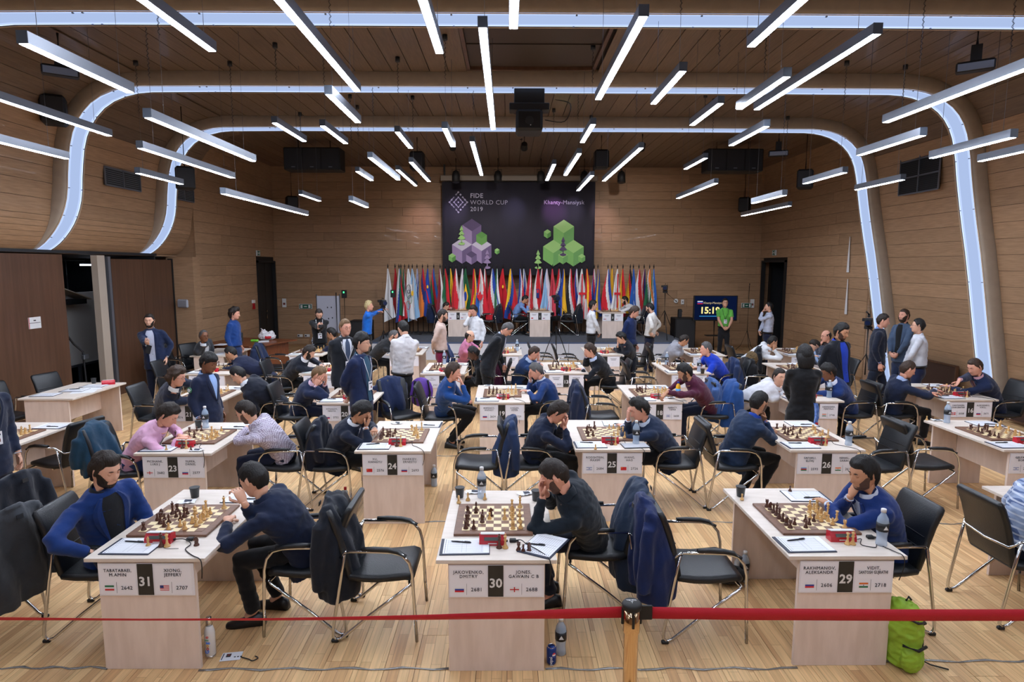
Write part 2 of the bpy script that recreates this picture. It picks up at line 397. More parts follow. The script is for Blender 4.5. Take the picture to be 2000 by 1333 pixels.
# dark doors
def door(n,X,s,y0,y1,zt,open_=False):
    d=link('door_%d'%n,None,None,(X,(y0+y1)/2,0),kind='structure'); wY=y1-y0
    MB().box((s*.05,0,zt/2),(.02,wY,zt)).build('leaf',M_black if not open_ else M_dk,d)
    for yy in (-wY/2+.03,wY/2-.03): MB().box((s*.0,yy,zt/2),(.10,.06,zt)).build('jamb',M_black,d)
    MB().box((s*0,0,zt-.03),(.10,wY,.06)).build('door_head',M_black,d)
    MB().box((s*.035,0,zt/2),(.012,.012,zt-.1)).build('leaf_joint',M_gap,d)
    mb=MB(); mb.tube([(-s*.03,-.12,1.0),(-s*.03,-.12,1.12)],.014,8); mb.tube([(-s*.03,-.12,1.2),(-s*.03,-.12,1.25)],.02,8); mb.build('handle',M_chrome,d)
door(1,XL,-1,18.5,19.9,2.76)
# right doorway is open: dark passage behind it
door_=link('door_2',None,None,(XR,18.9,0),kind='structure')
for yy in (-.82,.82): MB().box((0,yy,1.4),(.12,.06,2.8)).build('jamb',M_black,door_)
MB().box((0,0,2.77),(.12,1.7,.06)).build('door_head',M_black,door_)
MB().box((.55,-.78,1.38),(1.0,.04,2.7)).build('leaf',M_dark,door_)
mb=MB(); mb.box((1.9,0,1.4),(.04,2.6,2.9)); mb.box((1.0,1.25,1.4),(1.9,.04,2.9)); mb.box((1.0,-1.25,1.4),(1.9,.04,2.9)); mb.box((1.0,0,2.86),(1.9,2.6,.04)); mb.box((1.0,0,-.02),(1.9,2.6,.03)); mb.build('passage',M_dk,door_)
# left folding partition of walnut leaves, with a gap onto a dark store
PX=-7.9
pt=link('wall_left_partition',None,None,(PX,0,0),kind='structure')
leaf=[(YF,-4),(-4,-2.1),(-2.1,-.2),(-.2,1.7),(1.7,3.6),(3.6,5.5),(5.5,7.4),(7.4,9.3),(9.3,11.05)]
for a,b_ in leaf: MB().box((0,0,0),(.08,b_-a-.012,2.8)).build('panel',M_dark,pt,loc=(0,(a+b_)/2,1.4))
for a,b_ in ((12.15,13.45),(13.45,14.6)): MB().box((0,0,0),(.08,b_-a-.012,2.74)).build('panel',M_dark,pt,loc=(0,(a+b_)/2,1.37))
MB().box((0,14.63,1.38),(.1,.05,2.78)).build('jamb',M_black,pt)
MB().box((.15,11.83,1.4),(.12,.22,2.8)).build('post',mat('beige post',(176,163,148),.6),pt)
MB().box((.2,12.04,1.39),(.06,.07,2.78)).build('track_profile',M_alu,pt); MB().box((.17,12.11,1.39),(.06,.05,2.78)).build('track_profile',M_black,pt)
MB().box((.2,14.82,1.4),(.62,.32,2.82)).build('end_panel',M_wall,pt)
# store room behind the gap
mb=MB(); mb.box((-2.2,11.5,1.4),(.05,5,2.9)); mb.box((-1.1,14.0,1.4),(2.2,.05,2.9)); mb.box((-1.1,9.2,1.4),(2.2,.05,2.9)); mb.box((-1.1,11.5,2.85),(2.3,5,.05)); mb.box((-1.1,11.5,-.03),(2.3,5,.04)); mb.build('store_walls',M_dk,pt)
sb=thing('whiteboard','white board standing in the dark store behind the partition gap','board',(-9.0,12.9,0)); MB().box((0,0,1.3),(.04,1.3,1.5)).build('panel',M_white,sb); MB().box((0,0,.53),(.06,1.35,.05)).build('frame',M_alu,sb); MB().box((0,0,.26),(.05,.05,.5)).build('leg',M_alu,sb)
lt=thing('folding_awning','pale slanted lamp hood hanging in the dark store gap','hood',(-8.9,12.5,0)); MB().box((0,0,2.05),(.5,.9,.02),rot=rx(-.3)).build('hood',mat('cream hood',(200,190,175),.5),lt); MB().box((0,-.1,1.88),(.45,.8,.1)).build('tray',M_dk,lt); MB().tube([(0,.1,2.0),(0,.1,2.83)],.01).build('rod',M_alu,lt)
cb=MB(); cb.tube([(-8.1,11.1,1.95),(-8.15,11.3,1.45),(-8.1,11.5,1.15),(-8.05,11.65,.98),(-8.05,11.68,.4),(-8.1,11.6,.02)],.018); tag(cb.build('cable',M_dk),'grey cable hanging in the gap of the walnut partition','cable')
bx=thing('socket_box','small grey junction box low in the partition gap','socket',(-8.03,11.68,.88)); MB().box((0,0,0),(.06,.14,.09),bev=.01).build('box_body',M_alu,bx)
ns=thing('paper_notice','white paper notice with red edge taped to the walnut partition','notice',(PX+.043,10.28,1.66)); MB().box((0,0,0),(.004,.27,.19)).build('sheet',M_white,ns); MB().box((.003,-.125,0),(.003,.012,.19)).build('red_edge',mat('red print',(190,50,50)),ns); MB().box((.003,0,.0),(.003,.24,.008)).build('rule',M_dk,ns); MB().box((.003,0,.04),(.003,.05,.018)).build('arrow',M_dk,ns)
# stage
st=link('stage',None,None,(0,0,0),kind='structure')
M_carp=mat('grey stage carpet',(92,98,108),.95,bump=.3,bscale=200,var=.15)
M_sky=mat('white stage skirt',(206,208,214),.7)
MB().box((.6,18.5,.485),(8.9,2.9,.03)).build('stage_top',M_carp,st)
for i in range(8): MB().box((0,0,0),(1.105,.03,.46)).build('skirt_panel',M_sky,st,loc=(-3.3+1.114*i,17.06,.235))
for x in (-3.83,5.03): MB().box((x,18.5,.235),(.03,2.85,.47)).build('side_panel',M_sky,st)
MB().box((.6,17.05,.485),(8.9,.02,.04)).build('edge_trim',mat('blue grey trim',(70,88,120),.6),st)

# ================= furniture prototypes
M_birch=mat('pale birch laminate',(232,214,202),.5,col2=(220,201,188),stretch=(3,3,.6),nscale=5,bump=.03)
M_birchtop=mat('pale birch laminate top',(220,209,198),.42,col2=(210,198,185),stretch=(1,6,1),nscale=4)
M_leather=mat('black leatherette',(22,25,29),.38,bump=.12,bscale=120,spec=.5)
M_bwood=mat('dark walnut board',(124,88,66),.45,col2=(104,72,54),stretch=(3,12,3),nscale=6)
M_sqL=mat('maple squares',(235,215,168),.4); M_sqD=mat('walnut squares',(120,86,66),.4)
M_pD=mat('dark rosewood piece',(84,44,28),.32,coat=.3,var=.25); M_pL=mat('boxwood piece',(222,176,110),.35,coat=.3,var=.12)
M_red=mat('red clock case',(190,22,42),.3,coat=.3); M_paper=mat('paper',(232,234,240),.6); M_navyc=mat('navy clipboard cover',(28,36,58),.5)
M_ink=mat('blue black ink',(40,44,58),.6); M_ink2=mat('grey print',(150,152,160),.6)
M_tile=mat('black number tile',(40,40,38),.5,var=.3,nscale=14); M_card=mat('name card',(236,234,240),.55)
def roundring(w,h,r,n=3):
    pts=[]
    for cx,cy,a0 in ((w/2-r,h/2-r,0),(-w/2+r,h/2-r,90),(-w/2+r,-h/2+r,180),(w/2-r,-h/2+r,270)):
        for k in range(n+1):
            a=math.radians(a0+90*k/n); pts.append((cx+r*math.cos(a),cy+r*math.sin(a)))
    return pts
def cushion(mb,path,w,t,mi=0):
    """padded slab following a path of (y,z) points, width w, thickness t"""
    rings=[]; n=len(path)
    for i,(y,z) in enumerate(path):
        a=V(path[max(i-1,0)]);b=V(path[min(i+1,n-1)]);d=(b-a).normalized();nn=V((-d.y,d.x))
        e=min(i,n-1-i); k=.55 if e==0 else (.9 if e==1 else 1); ww=w*(.9 if e==0 else (.97 if e==1 else 1))
        rings.append([V((u,y+nn.x*q,z+nn.y*q)) for u,q in roundring(ww,t*k,min(t*k,t)*.45,2)])
    mb.loft(rings,mi)
chair_me={}
def chair_meshes():
    mb=MB(); cushion(mb,[(-.215,.455),(-.2,.45),(-.1,.44),(0,.437),(.1,.445),(.19,.455),(.225,.445),(.24,.43)],.46,.06)
    chair_me['seat']=mb.mesh('seat',M_leather)
    mb=MB(); cushion(mb,[(-.195,.44),(-.205,.46),(-.225,.55),(-.25,.66),(-.285,.78),(-.325,.88),(-.34,.91),(-.345,.925)],.45,.05)
    for z in (.62,.70): mb.box((0,-.232-(z-.62)*.3,z),(.40,.05,.006))
    chair_me['backrest']=mb.mesh('backrest',M_leather)
    for s in (-1,1):
        x=.265*s; mb=MB()
        mb.tube([(x,.27,.0),(x,.255,.3),(x,.245,.50),(x,.225,.58),(x,.18,.635),(x,.11,.655),(x,0,.66),(x,-.20,.662)],.0115,6)
        mb.tube([(x,-.20,.662),(x,-.215,.64),(x,-.25,.45),(x,-.31,.1),(x,-.312,.04),(x,-.29,.016),(x,-.25,.03),(x,-.05,.20),(x,.20,.395),(x*.93,.225,.405),(x*.8,.215,.41),(0,.2,.415)],.0115,6)
        chair_me['frame%d'%s]=mb.mesh('side_frame',M_chrome)
        mb=MB(); mb.tube([(x,.205,.625),(x,.15,.66),(x,.08,.675),(x,-.02,.68),(x,-.10,.68)],[.016,.021,.022,.022,.016],8,sq=.8); chair_me['arm%d'%s]=mb.mesh('armrest',M_leather)
        mb=MB(); mb.box((x,-.30,.012),(.03,.05,.024),bev=.006); chair_me['glide%d'%s]=mb.mesh('glide',M_black)
    mb=MB(); mb.tube([(-.265,-.20,.662),(-.22,-.255,.60),(0,-.262,.585),(.22,-.255,.60),(.265,-.20,.662)],.0115,6); mb.tube([(-.2,-.05,.40),(.2,-.05,.40)],.01,6)
    chair_me['cross_tube']=mb.mesh('cross_tube',M_chrome)
chair_meshes()
def chair(x,y,face,label,group='black conference chairs around the boards',z=0,far=False):
    """face: heading in degrees from +x"""
    t=thing('conference_chair',label,'chair',(x,y,z),math.radians(face-90),group)
    for k,n in (('seat','seat'),('backrest','backrest'),('frame-1','side_frame'),('frame1','side_frame'),('arm-1','armrest'),('arm1','armrest'),('cross_tube','cross_tube'),('glide-1','glide'),('glide1','glide')):
        if far and 'glide' in k: continue
        link(n,chair_me[k],t)
    return t
TW,TL,TH,LW=.765,1.22,.766,.615
tm={}
tm['tabletop']=MB().box((0,TL/2,TH-.0125),(TW,TL,.025),bev=.002).mesh('tabletop',M_birchtop)
tm['leg_a']=MB().box((0,.03,(TH-.03)/2+.002),(LW,.025,TH-.029)).mesh('leg_panel',M_birch)
tm['leg_b']=MB().box((0,TL-.06,(TH-.03)/2+.002),(LW,.025,TH-.029)).mesh('leg_panel',M_birch)
tm['modesty']=MB().box((0,TL/2-.015,.545),(.02,TL-.12,.38)).mesh('modesty_panel',M_birch)
M_flag={k:mat('flag print '+k,c,.6) for k,c in dict(white=(232,232,236),blue=(34,62,150),red=(205,36,44),green=(20,110,70),saffron=(230,120,50),navy=(40,52,120),lblue=(90,160,215),teal=(30,120,90),yellow=(245,205,40),isr=(60,100,180),black=(25,25,28),orange=(235,130,40),maroon=(130,25,50),lime=(110,180,60),dred=(170,30,40)).items()}
def mini_flag(parent,kind,x,y,z):
    W,Hh=.058,.034
    def st(cols,vert=False):
        mb=MB(); n=len(cols)
        for i,c in enumerate(cols):
            if vert: mb.box((x-W/2+(i+.5)*W/n,y,z),(W/n,.0008,Hh),mi=i)
            else: mb.box((x,y,z+Hh/2-(i+.5)*Hh/n),(W,.0008,Hh/n),mi=i)
        return mb,[M_flag[c] for c in cols]
    if kind=='ru': mb,m=st(['white','blue','red'])
    elif kind=='ir': mb,m=st(['green','white','red'])
    elif kind=='in':
        mb,m=st(['saffron','white','green']); mb.box((x,y-.0006,z),(.006,.0006,.006),mi=3); m.append(M_flag['navy'])
    elif kind=='az': mb,m=st(['lblue','red','teal'])
    elif kind=='cn': mb,m=st(['red']); mb.box((x-.018,y-.0006,z+.008),(.007,.0006,.007),mi=1); m.append(M_flag['yellow'])
    elif kind=='eng': mb,m=st(['white']); mb.box((x,y-.0006,z),(.007,.0006,Hh),mi=1); mb.box((x,y-.0006,z),(W,.0006,.007),mi=1); m.append(M_flag['red'])
    elif kind=='no': mb,m=st(['red']); mb.box((x-.008,y-.0006,z),(.009,.0006,Hh),mi=1); mb.box((x,y-.0006,z),(W,.0006,.009),mi=1); m.append(M_flag['white'])
    elif kind=='isr':
        mb,m=st(['white']); m.append(M_flag['isr']); mb.box((x,y-.0006,z+.011),(W,.0006,.005),mi=1); mb.box((x,y-.0006,z-.011),(W,.0006,.005),mi=1); mb.poly([(x-.006,y-.0009,z-.003),(x+.006,y-.0009,z-.003),(x,y-.0009,z+.007)],1); mb.poly([(x-.006,y-.001,z+.004),(x,y-.001,z-.006),(x+.006,y-.001,z+.004)],1)
    elif kind=='us':
        mb,m=st(['red','white','red','white','red','white','red']); m=[M_flag['red'],M_flag['white']]*4; m=m[:7]; mb.box((x-W*.3,y-.0006,z+Hh*.23),(W*.4,.0006,Hh*.54),mi=7); m.append(M_flag['navy'])
    elif kind=='fr': mb,m=st(['blue','white','red'],True)
    elif kind=='nl': mb,m=st(['red','white','blue'])
    else: mb,m=st(['white'])
    mb.build('flag_print',m,parent)
def sign(t,num,L,R,z0=0):
    """name sign on the front leg panel. L/R=(line1,line2,rating,flag) or None"""
    y=.012
    s=link('name_sign',MB().box((0,y,.62),(.605,.006,.215)).mesh('name_sign',M_card),t)
    s2=MB().box((-.005,y-.004,.622),(.098,.004,.208)).build('number_tile',M_tile,s)
    text('number_text',str(num),.084,M_white,s,(-.005,y-.0075,.607),bold=.002)
    for sx,d in ((-1,L),(1,R)):
        cx=sx*.175-.003; MB().box((cx,y-.0035,.62),(.232,.002,.202)).build('name_card',M_paperc,s)
        MB().box((cx-.012,y-.0055,.568),(.0012,.001,.075)).build('rule',M_ink,s)
        if d is None: continue
        a,b_,r,f=d
        if a:
            for q,(tx,zz) in enumerate(((a,.682),(b_,.653))):
                wd=min(1,.215/(len(tx)*.0215)) if tx else 1
                if tx: text('name_text',tx,.030,M_ink,s,(cx,y-.006,zz),width=wd,sp=1.1)
        else:
            MB().box((cx,y-.006,.682),(.13,.001,.012)).build('name_text',M_ink2,s); MB().box((cx,y-.006,.655),(.10,.001,.012)).build('name_text',M_ink2,s)
        if r: text('rating_text',r,.035,M_ink,s,(cx+.052,y-.006,.565),sp=1.08)
        if f: mini_flag(s,f,cx-.058,y-.006,.566)
M_paperc=mat('card face',(240,239,245),.5)
def table(num,x,y,L=None,R=None,z=0,rot=0,board=True,label=None):
    t=thing('chess_table',label or 'pale birch laminate table carrying board number %s'%num,'table',(x,y,z),rot,'birch playing tables')
    link('tabletop',tm['tabletop'],t); link('leg_panel',tm['leg_a'],t); link('leg_panel',tm['leg_b'],t); link('modesty_panel',tm['modesty'],t)
    if num is not None and (L or R): sign(t,num,L,R)
    return t
# chess pieces
def prof(h,r,kind):
    P=[(r,0),(r,.004),(r*.92,.009),(r*.72,.012),(r*.74,.016),(r*.45,.022)]
    if kind=='p': return P+[(r*.34,h*.58),(r*.55,h*.64),(r*.3,h*.68),(r*.42,h*.76),(r*.5,h*.86),(r*.36,h*.96),(.0005,h)]
    if kind=='r': return P+[(r*.42,h*.55),(r*.6,h*.68),(r*.66,h*.72),(r*.62,h*.78),(r*.68,h),(r*.42,h),(r*.4,h*.9),(.0005,h*.9)]
    if kind=='b': return P+[(r*.28,h*.5),(r*.55,h*.56),(r*.3,h*.6),(r*.46,h*.7),(r*.44,h*.8),(r*.2,h*.92),(r*.14,h*.95),(r*.16,h*.98),(.0005,h)]
    if kind=='q': return P+[(r*.3,h*.5),(r*.55,h*.62),(r*.32,h*.66),(r*.36,h*.76),(r*.62,h*.92),(r*.4,h*.93),(r*.14,h*.95),(r*.16,h*.98),(.0005,h)]
    if kind=='k': return P+[(r*.3,h*.48),(r*.58,h*.58),(r*.33,h*.62),(r*.36,h*.7),(r*.6,h*.84),(r*.42,h*.86),(r*.1,h*.89),(.0005,h*.9)]
PH=dict(p=(.052,.0155),r=(.054,.0178),n=(.062,.018),b=(.070,.018),q=(.086,.0195),k=(.098,.020))
PN=dict(p='pawn',r='rook',n='knight',b='bishop',q='queen',k='king')
PM={}
for col,m in (('d',M_pD),('l',M_pL)):
    for k,(h,r) in PH.items():
        mb=MB()
        if k=='n':
            mb.lathe([(r,0),(r,.004),(r*.92,.009),(r*.72,.012),(r*.7,.017),(.0005,.018)],14)
            pr=[(-.010,.016),(.011,.016),(.012,.028),(.008,.036),(.013,.040),(.017,.038),(.019,.042),(.014,.052),(.006,.060),(.001,.063),(-.003,.058),(-.010,.050),(-.014,.036)]
            n0=len(mb.v); mb.loft([[V((px*sc_,w_,pz*sc2)) for px,pz in pr] for w_,sc_,sc2 in ((-.0065,.85,.985),(-.003,1,1),(.003,1,1),(.0065,.85,.985))],0)
        else: mb.lathe(prof(h,r,k),14)
        if k=='k': mb.box((0,0,h*.945),(.004,.004,h*.11)); mb.box((0,0,h*.95),(.012,.004,.004))
        if k=='r':
            for q in range(4): mb.box((r*.55*math.cos(q*1.57+.4),r*.55*math.sin(q*1.57+.4),h+.002),(.005,.005,.005))
        PM[col+k]=mb.mesh(PN[k],m)
BS=.545; SQ=.055
bm_base=MB().box((0,0,.009),(BS,BS,.018),bev=.003)
ORD=['first','second','third','fourth','fifth','sixth','seventh','eighth']
sqm=[MB().box((0,0,.0187),(SQ-.0006,SQ-.0006,.0026)).mesh('square',m) for m in (M_sqL,M_sqD)]
_sq=MB()
for i in range(8):
    for j in range(8): _sq.box(((i-3.5)*SQ,(j-3.5)*SQ,.0187),(SQ-.0006,SQ-.0006,.0026),mi=(i+j)%2)
sq_all=_sq.mesh('squares',[M_sqL,M_sqD]); base_me=bm_base.mesh('board_frame',M_bwood)
def chessboard(num,x,y,z,rot=0,near=False,pieces=None,seed=None):
    t=thing('chessboard','walnut and maple chessboard on the table of board %s'%num,'chessboard',(x,y,z),rot,'chessboards on the tables')
    link('board_frame',base_me,t)
    if near:
        for i in range(8):
            for j in range(8): link('square',sqm[(i+j)%2],t,((i-3.5)*SQ,(j-3.5)*SQ,0))
    else: link('squares',sq_all,t,kind='stuff')
    if pieces is None:
        r=random.Random(seed if seed is not None else hash(str(num))%997); pieces=[]; used=set()
        for col,lo,hi,back in (('d',0,3,0),('l',4,7,7)):
            for k in 'kqrrbnppppp':
                if r.random()<.12 and k!='k': continue
                for _ in range(20):
                    c=r.randint(lo,hi) if k!='r' else back
                    if k=='p': c=(1 if r.random()<.55 else r.choice((1,2,3))) if col=='d' else (6 if r.random()<.55 else r.choice((4,5,6)))
                    if k=='k': c=back
                    row=r.randint(0,7)
                    if (c,row) not in used: used.add((c,row)); pieces.append((col+k,c,row)); break
    cs,sn=math.cos(rot),math.sin(rot)
    for pk,c,row in pieces:
        lx,ly=(c-3.5)*SQ+random.uniform(-.004,.004),(row-3.5)*SQ+random.uniform(-.004,.004)
        o=link(PN[pk[1]],PM[pk],None,(x+lx*cs-ly*sn,y+lx*sn+ly*cs,z+.02),random.uniform(-.5,.5)+(math.pi if pk[0]=='l' else 0))
        tag(o,'%s wooden %s on board %s, %s row from the clock, %s file from left'%('dark' if pk[0]=='d' else 'pale',PN[pk[1]],num,ORD[row],ORD[c]),'chess piece','chess pieces on the boards')
    return t
def P(s,col): return [(col+a[0],int(a[1]),int(a[2])) for a in s.split()]
def loose(pk,num,x,y,z,where):
    o=link(PN[pk[1]],PM[pk],None,(x,y,z),random.uniform(0,6)); tag(o,'captured %s %s standing %s, board %s'%('dark' if pk[0]=='d' else 'pale',PN[pk[1]],where,num),'chess piece','captured pieces beside the boards')
ck=MB(); ck.loft([[V((x,-.032,0)),V((x,.036,0)),V((x,.036,.058)),V((x,.0,.068)),V((x,-.028,.034))] for x in (-.088,-.08,.08,.088)],smooth=False)
ck_me=ck.mesh('case',M_red)
def clock(num,x,y,z,rot=0,where=''):
    t=thing('chess_clock','red digital chess clock with white top in front of board %s'%num,'clock',(x,y,z),rot,'red chess clocks')
    link('case',ck_me,t); MB().box((0,.014,.066),(.16,.05,.006),rot=rx(-.2)).build('rocker',M_white,t)
    MB().box((0,-.028,.045),(.11,.004,.022),rot=rx(-.6)).build('display',mat('lcd grey',(70,78,74),.3),t)
    MB().box((0,-.0315,.014),(.06,.002,.006)).build('label_print',M_white,t); MB().box((.094,.01,.015),(.014,.012,.012)).build('plug',M_black,t)
    return t
paper_lines=MB()
for i in range(12): paper_lines.box((0,-.09+i*.0155,.0088),(.24,.0012,.0004))
for x in (-.115,-.02,.01,.11): paper_lines.box((x,0,.0088),(.0012,.18,.0004))
cb_me=MB().box((0,0,.003),(.325,.235,.006),bev=.001).mesh('cover',M_navyc); sh_me=MB().box((.008,.003,.0072),(.30,.215,.002)).mesh('score_sheet',M_paper); pl_me=paper_lines.mesh('printed_grid',M_ink2)
hole=MB()
for i in range(14): hole.box((-.13,-.095+i*.0145,.0085),(.006,.006,.0006))
hole_me=hole.mesh('punched_holes',M_navyc)
pen_me=MB().tube([(-.07,0,0),(-.062,0,0),(-.02,0,0),(.05,0,0),(.07,0,0)],[.001,.0045,.0055,.0055,.004],8).mesh('barrel',mat('black pen',(20,22,30),.3)); clip_me=MB().box((.045,0,.007),(.04,.003,.002)).mesh('pen_clip',M_dk)
def clipboard(num,x,y,z,rot,who,pen=None,full=True):
    t=thing('clipboard',('navy clipboard with white score sheet, %s of board %s'%(who,num)).replace(' of board ',' of board ') if num!='' else 'navy clipboard with white score sheet, %s'%who,'clipboard',(x,y,z),rot,'clipboards with score sheets')
    link('cover',cb_me,t); link('score_sheet',sh_me,t)
    if full: link('printed_grid',pl_me,t,kind='stuff'); link('punched_holes',hole_me,t,kind='stuff')
    if pen is not None:
        cs,sn=math.cos(rot),math.sin(rot); px,py=-.03,.05
        p=thing('pen','black ballpoint pen on the score sheet %s of board %s'%(who,num) if num!='' else 'black ballpoint pen, %s'%who,'pen',(x+px*cs-py*sn,y+px*sn+py*cs,z+.0135),rot+pen,'pens on the score sheets'); link('barrel',pen_me,p); link('pen_clip',clip_me,p)
M_water=mat('clear bottle plastic',(196,218,242),.1,alpha=.5); M_wlab=mat('black bottle label',(24,26,30),.4); M_liq=mat('bottle water',(190,215,240),.05,trans=.9)
bot=[(.03,0),(.033,.006),(.031,.03),(.029,.055),(.033,.085),(.034,.15),(.030,.175),(.016,.2),(.013,.208),(.013,.215),(.0005,.216)]
bm_me=MB().lathe(bot,14).mesh('bottle_body',M_water); bl_me=MB().lathe([(.0342,.095),(.0352,.095),(.0352,.148),(.0342,.148)],14).mesh('label_band',M_wlab); bc_me=MB().lathe([(.0155,.212),(.0155,.232),(.012,.234),(.0005,.234)],12).mesh('cap',M_white)
mt=MB(); mt.poly([(-.015,-.0356,.11),(.015,-.0356,.11),(0,-.0358,.135)]); mt_me=mt.mesh('mountain_print',M_white)
def bottle(x,y,z,label,cap=None,s=1.0):
    t=thing('water_bottle',label,'bottle',(x,y,z),0,'plastic water bottles'); t.scale=(s,s,s)
    link('bottle_body',bm_me,t); link('label_band',bl_me,t); link('cap',bc_me,t); link('label_print',mt_me,t); return t
cup_me=MB().lathe([(.026,0),(.029,.002),(.037,.082),(.038,.084),(.034,.082),(.026,.008),(.0005,.006)],16).mesh('cup_wall',mat('dark grey plastic cup',(38,44,50),.35))
def cup(x,y,z,label): 
    t=thing('plastic_cup',label,'cup',(x,y,z),0,'dark plastic cups on the tables'); link('cup_wall',cup_me,t); MB().lathe([(.0385,.079),(.0395,.079),(.0395,.085),(.0385,.085)],16).build('rim',M_dk,t)
def cable(pts,label,r=.003,name='clock_cable'):
    q=[V(p) for p in pts]; out=[]
    for i in range(len(q)-1):
        a=q[max(i-1,0)];b=q[i];c=q[i+1];d=q[min(i+2,len(q)-1)]
        for k in range(5):
            t=k/5; out.append(.5*((2*b)+(-a+c)*t+(2*a-5*b+4*c-d)*t*t+(-a+3*b-3*c+d)*t*t*t))
    out.append(q[-1]); tag(MB().tube(out,r,5).build(name,M_black),label,'cable','black cables'); 
def wipes(x,y,z,label,rot=0,s=1):
    t=thing('crumpled_packet',label,'packet',(x,y,z),rot,'packets and papers on the tables'); mb=MB(); r=random.Random(int(x*99)); n=9; vs=[];fs=[]
    for i in range(n):
        for j in range(6): vs.append(((i/8-.5)*.13*s,(j/5-.5)*.07*s,.004+r.random()*.012*s))
    for i in range(n-1):
        for j in range(5): a=i*6+j; fs.append((a,a+6,a+7,a+1))
    mb.add(vs,fs,0,True); mb.build('wrapper',M_paper,t); MB().box((.01,0,.016),(.05,.03,.004),rot=ry(.1)).build('printed_patch',M_navyc,t); return t

# ================= people
SK={'fair':(222,172,146),'pink':(226,166,142),'tan':(196,144,112),'brown':(128,84,60),'dark':(92,60,44)}
def skin_m(k): return mat('skin '+k,SK[k],.5,bump=.05,bscale=90,var=.06,spec=.35)
HC={'black':(20,18,18),'dark':(38,28,22),'brown':(62,44,32),'light':(120,92,62),'grey':(92,90,90),'blond':(214,192,138)}
def hair_m(k): return mat('hair '+k,HC[k],.55,bump=.45,bscale=26,var=.35,stretch=(4,4,1),nscale=12,spec=.4)
M_lip=mat('lips',(164,88,78),.5); M_eye=mat('eye white',(225,222,218),.3); M_iris=mat('iris',(38,28,24),.2); M_glass=mat('spectacle frame',(28,26,28),.3)
M_shoe=mat('black shoe leather',(20,20,22),.35,bump=.1)
def sstep(a,b,x):
    t=max(0,min(1,(x-a)/(b-a))); return t*t*(3-2*t)
def headpt(th,ph,inf=0):
    """th azimuth (0 front), ph latitude; returns point in head frame x fwd, y left, z up"""
    c,s=math.cos(ph),math.sin(ph); x,y,z=c*math.cos(th),c*math.sin(th),s
    Z=z*.122; W=.077; D=.097
    if z<-.35 and x>0: q=1+.28*sstep(-.35,-.85,z); x*=q; y*=q
    if z<0:
        t=-z; W*=1-.26*t**1.6; 
        if x>0: D*=1-.02*t
        else: D*=1-.42*t
    # squarer cross-section
    k=1/(abs(math.cos(th))**2.5+abs(math.sin(th))**2.5+1e-9)**(1/2.5) if c>.2 else 1
    k=1+(k-1)*.55
    X,Y=x*D*k,y*W*k
    if z<-.55 and x>0: X+=.012*sstep(-.55,-.85,z)*math.exp(-(Y/.03)**2)      # chin
    if z<0 and x>0: X+=.006*sstep(0,-.5,z)
    if x>0:
        g=lambda v,m,s_: math.exp(-((v-m)/s_)**2)
        nz=sstep(.030,-.030,Z)*(1-sstep(-.030,-.044,Z)) ; X+=.024*nz*g(Y,0,.0095)
        X+=.007*g(Z,-.030,.010)*g(Y,0,.019)
        for sy in(-1,1): X-=.010*g(Y,.031*sy,.015)*g(Z,.012,.013); X+=.004*g(Y,.042*sy,.018)*g(Z,-.025,.02)
        X+=.005*g(Z,.033,.009)*g(Y,0,.045)
        X+=.007*g(Z,-.058,.0075)*g(Y,0,.020); X-=.005*g(Z,-.0585,.0022)*g(Y,0,.022); X-=.004*g(Z,-.078,.007)*g(Y,0,.025)
    return X,Y,Z
def head_grid(nt,np_,fn):
    vs=[];fs=[];keep=[]
    for i in range(np_+1):
        ph=-math.pi/2+math.pi*i/np_
        for j in range(nt):
            u=j/nt*2-1; th=math.pi*(abs(u)**1.45)*(1 if u>=0 else -1)     # denser at the face
            p,k=fn(th,ph); vs.append(p); keep.append(k)
    for i in range(np_):
        for j in range(nt):
            q=(i*nt+j,i*nt+(j+1)%nt,(i+1)*nt+(j+1)%nt,(i+1)*nt+j)
            if any(keep[a] for a in q): fs.append(q)
    return vs,fs
def add_head(mb,M,skin_i=0,lip_i=1,eye_i=2,iris_i=3,big=True,look=0):
    nt,np_=(44,34) if big else (30,24)
    vs,fs=head_grid(nt,np_,lambda a,b:(V(headpt(a,b)),True))
    mi=[]
    n=len(mb.v); mb.v+=[tuple(M@p) for p in vs]
    for f in fs:
        c=sum((vs[k] for k in f),V())/4; mb.f.append(tuple(n+k for k in f)); mb.sm.append(True)
        mb.m.append(lip_i if (c.x>.05 and abs(c.y)<.022 and -.067<c.z<-.050) else skin_i)
    R=M.to_3x3()
    for s in (-1,1):
        mb.ell(M@V((.0815,.031*s,.012)),(.012,.0125,.0115),eye_i,8,6,R)
        mb.ell(M@V((.0925,.031*s,.0095-look)),(.0022,.0052,.0052),iris_i,8,5,R)
        mb.ell(M@V((.0810,.031*s,.0185)),(.0135,.0145,.0085),skin_i,8,6,R)      # lid
        mb.ell(M@V((-.002,.079*s,.0)),(.016,.006,.029),skin_i,8,6,R@Matrix.Rotation(.35*s,3,'Z'))
        mb.ell(M@V((.002,.083*s,.004)),(.010,.0045,.019),skin_i,7,5,R@Matrix.Rotation(.35*s,3,'Z'))
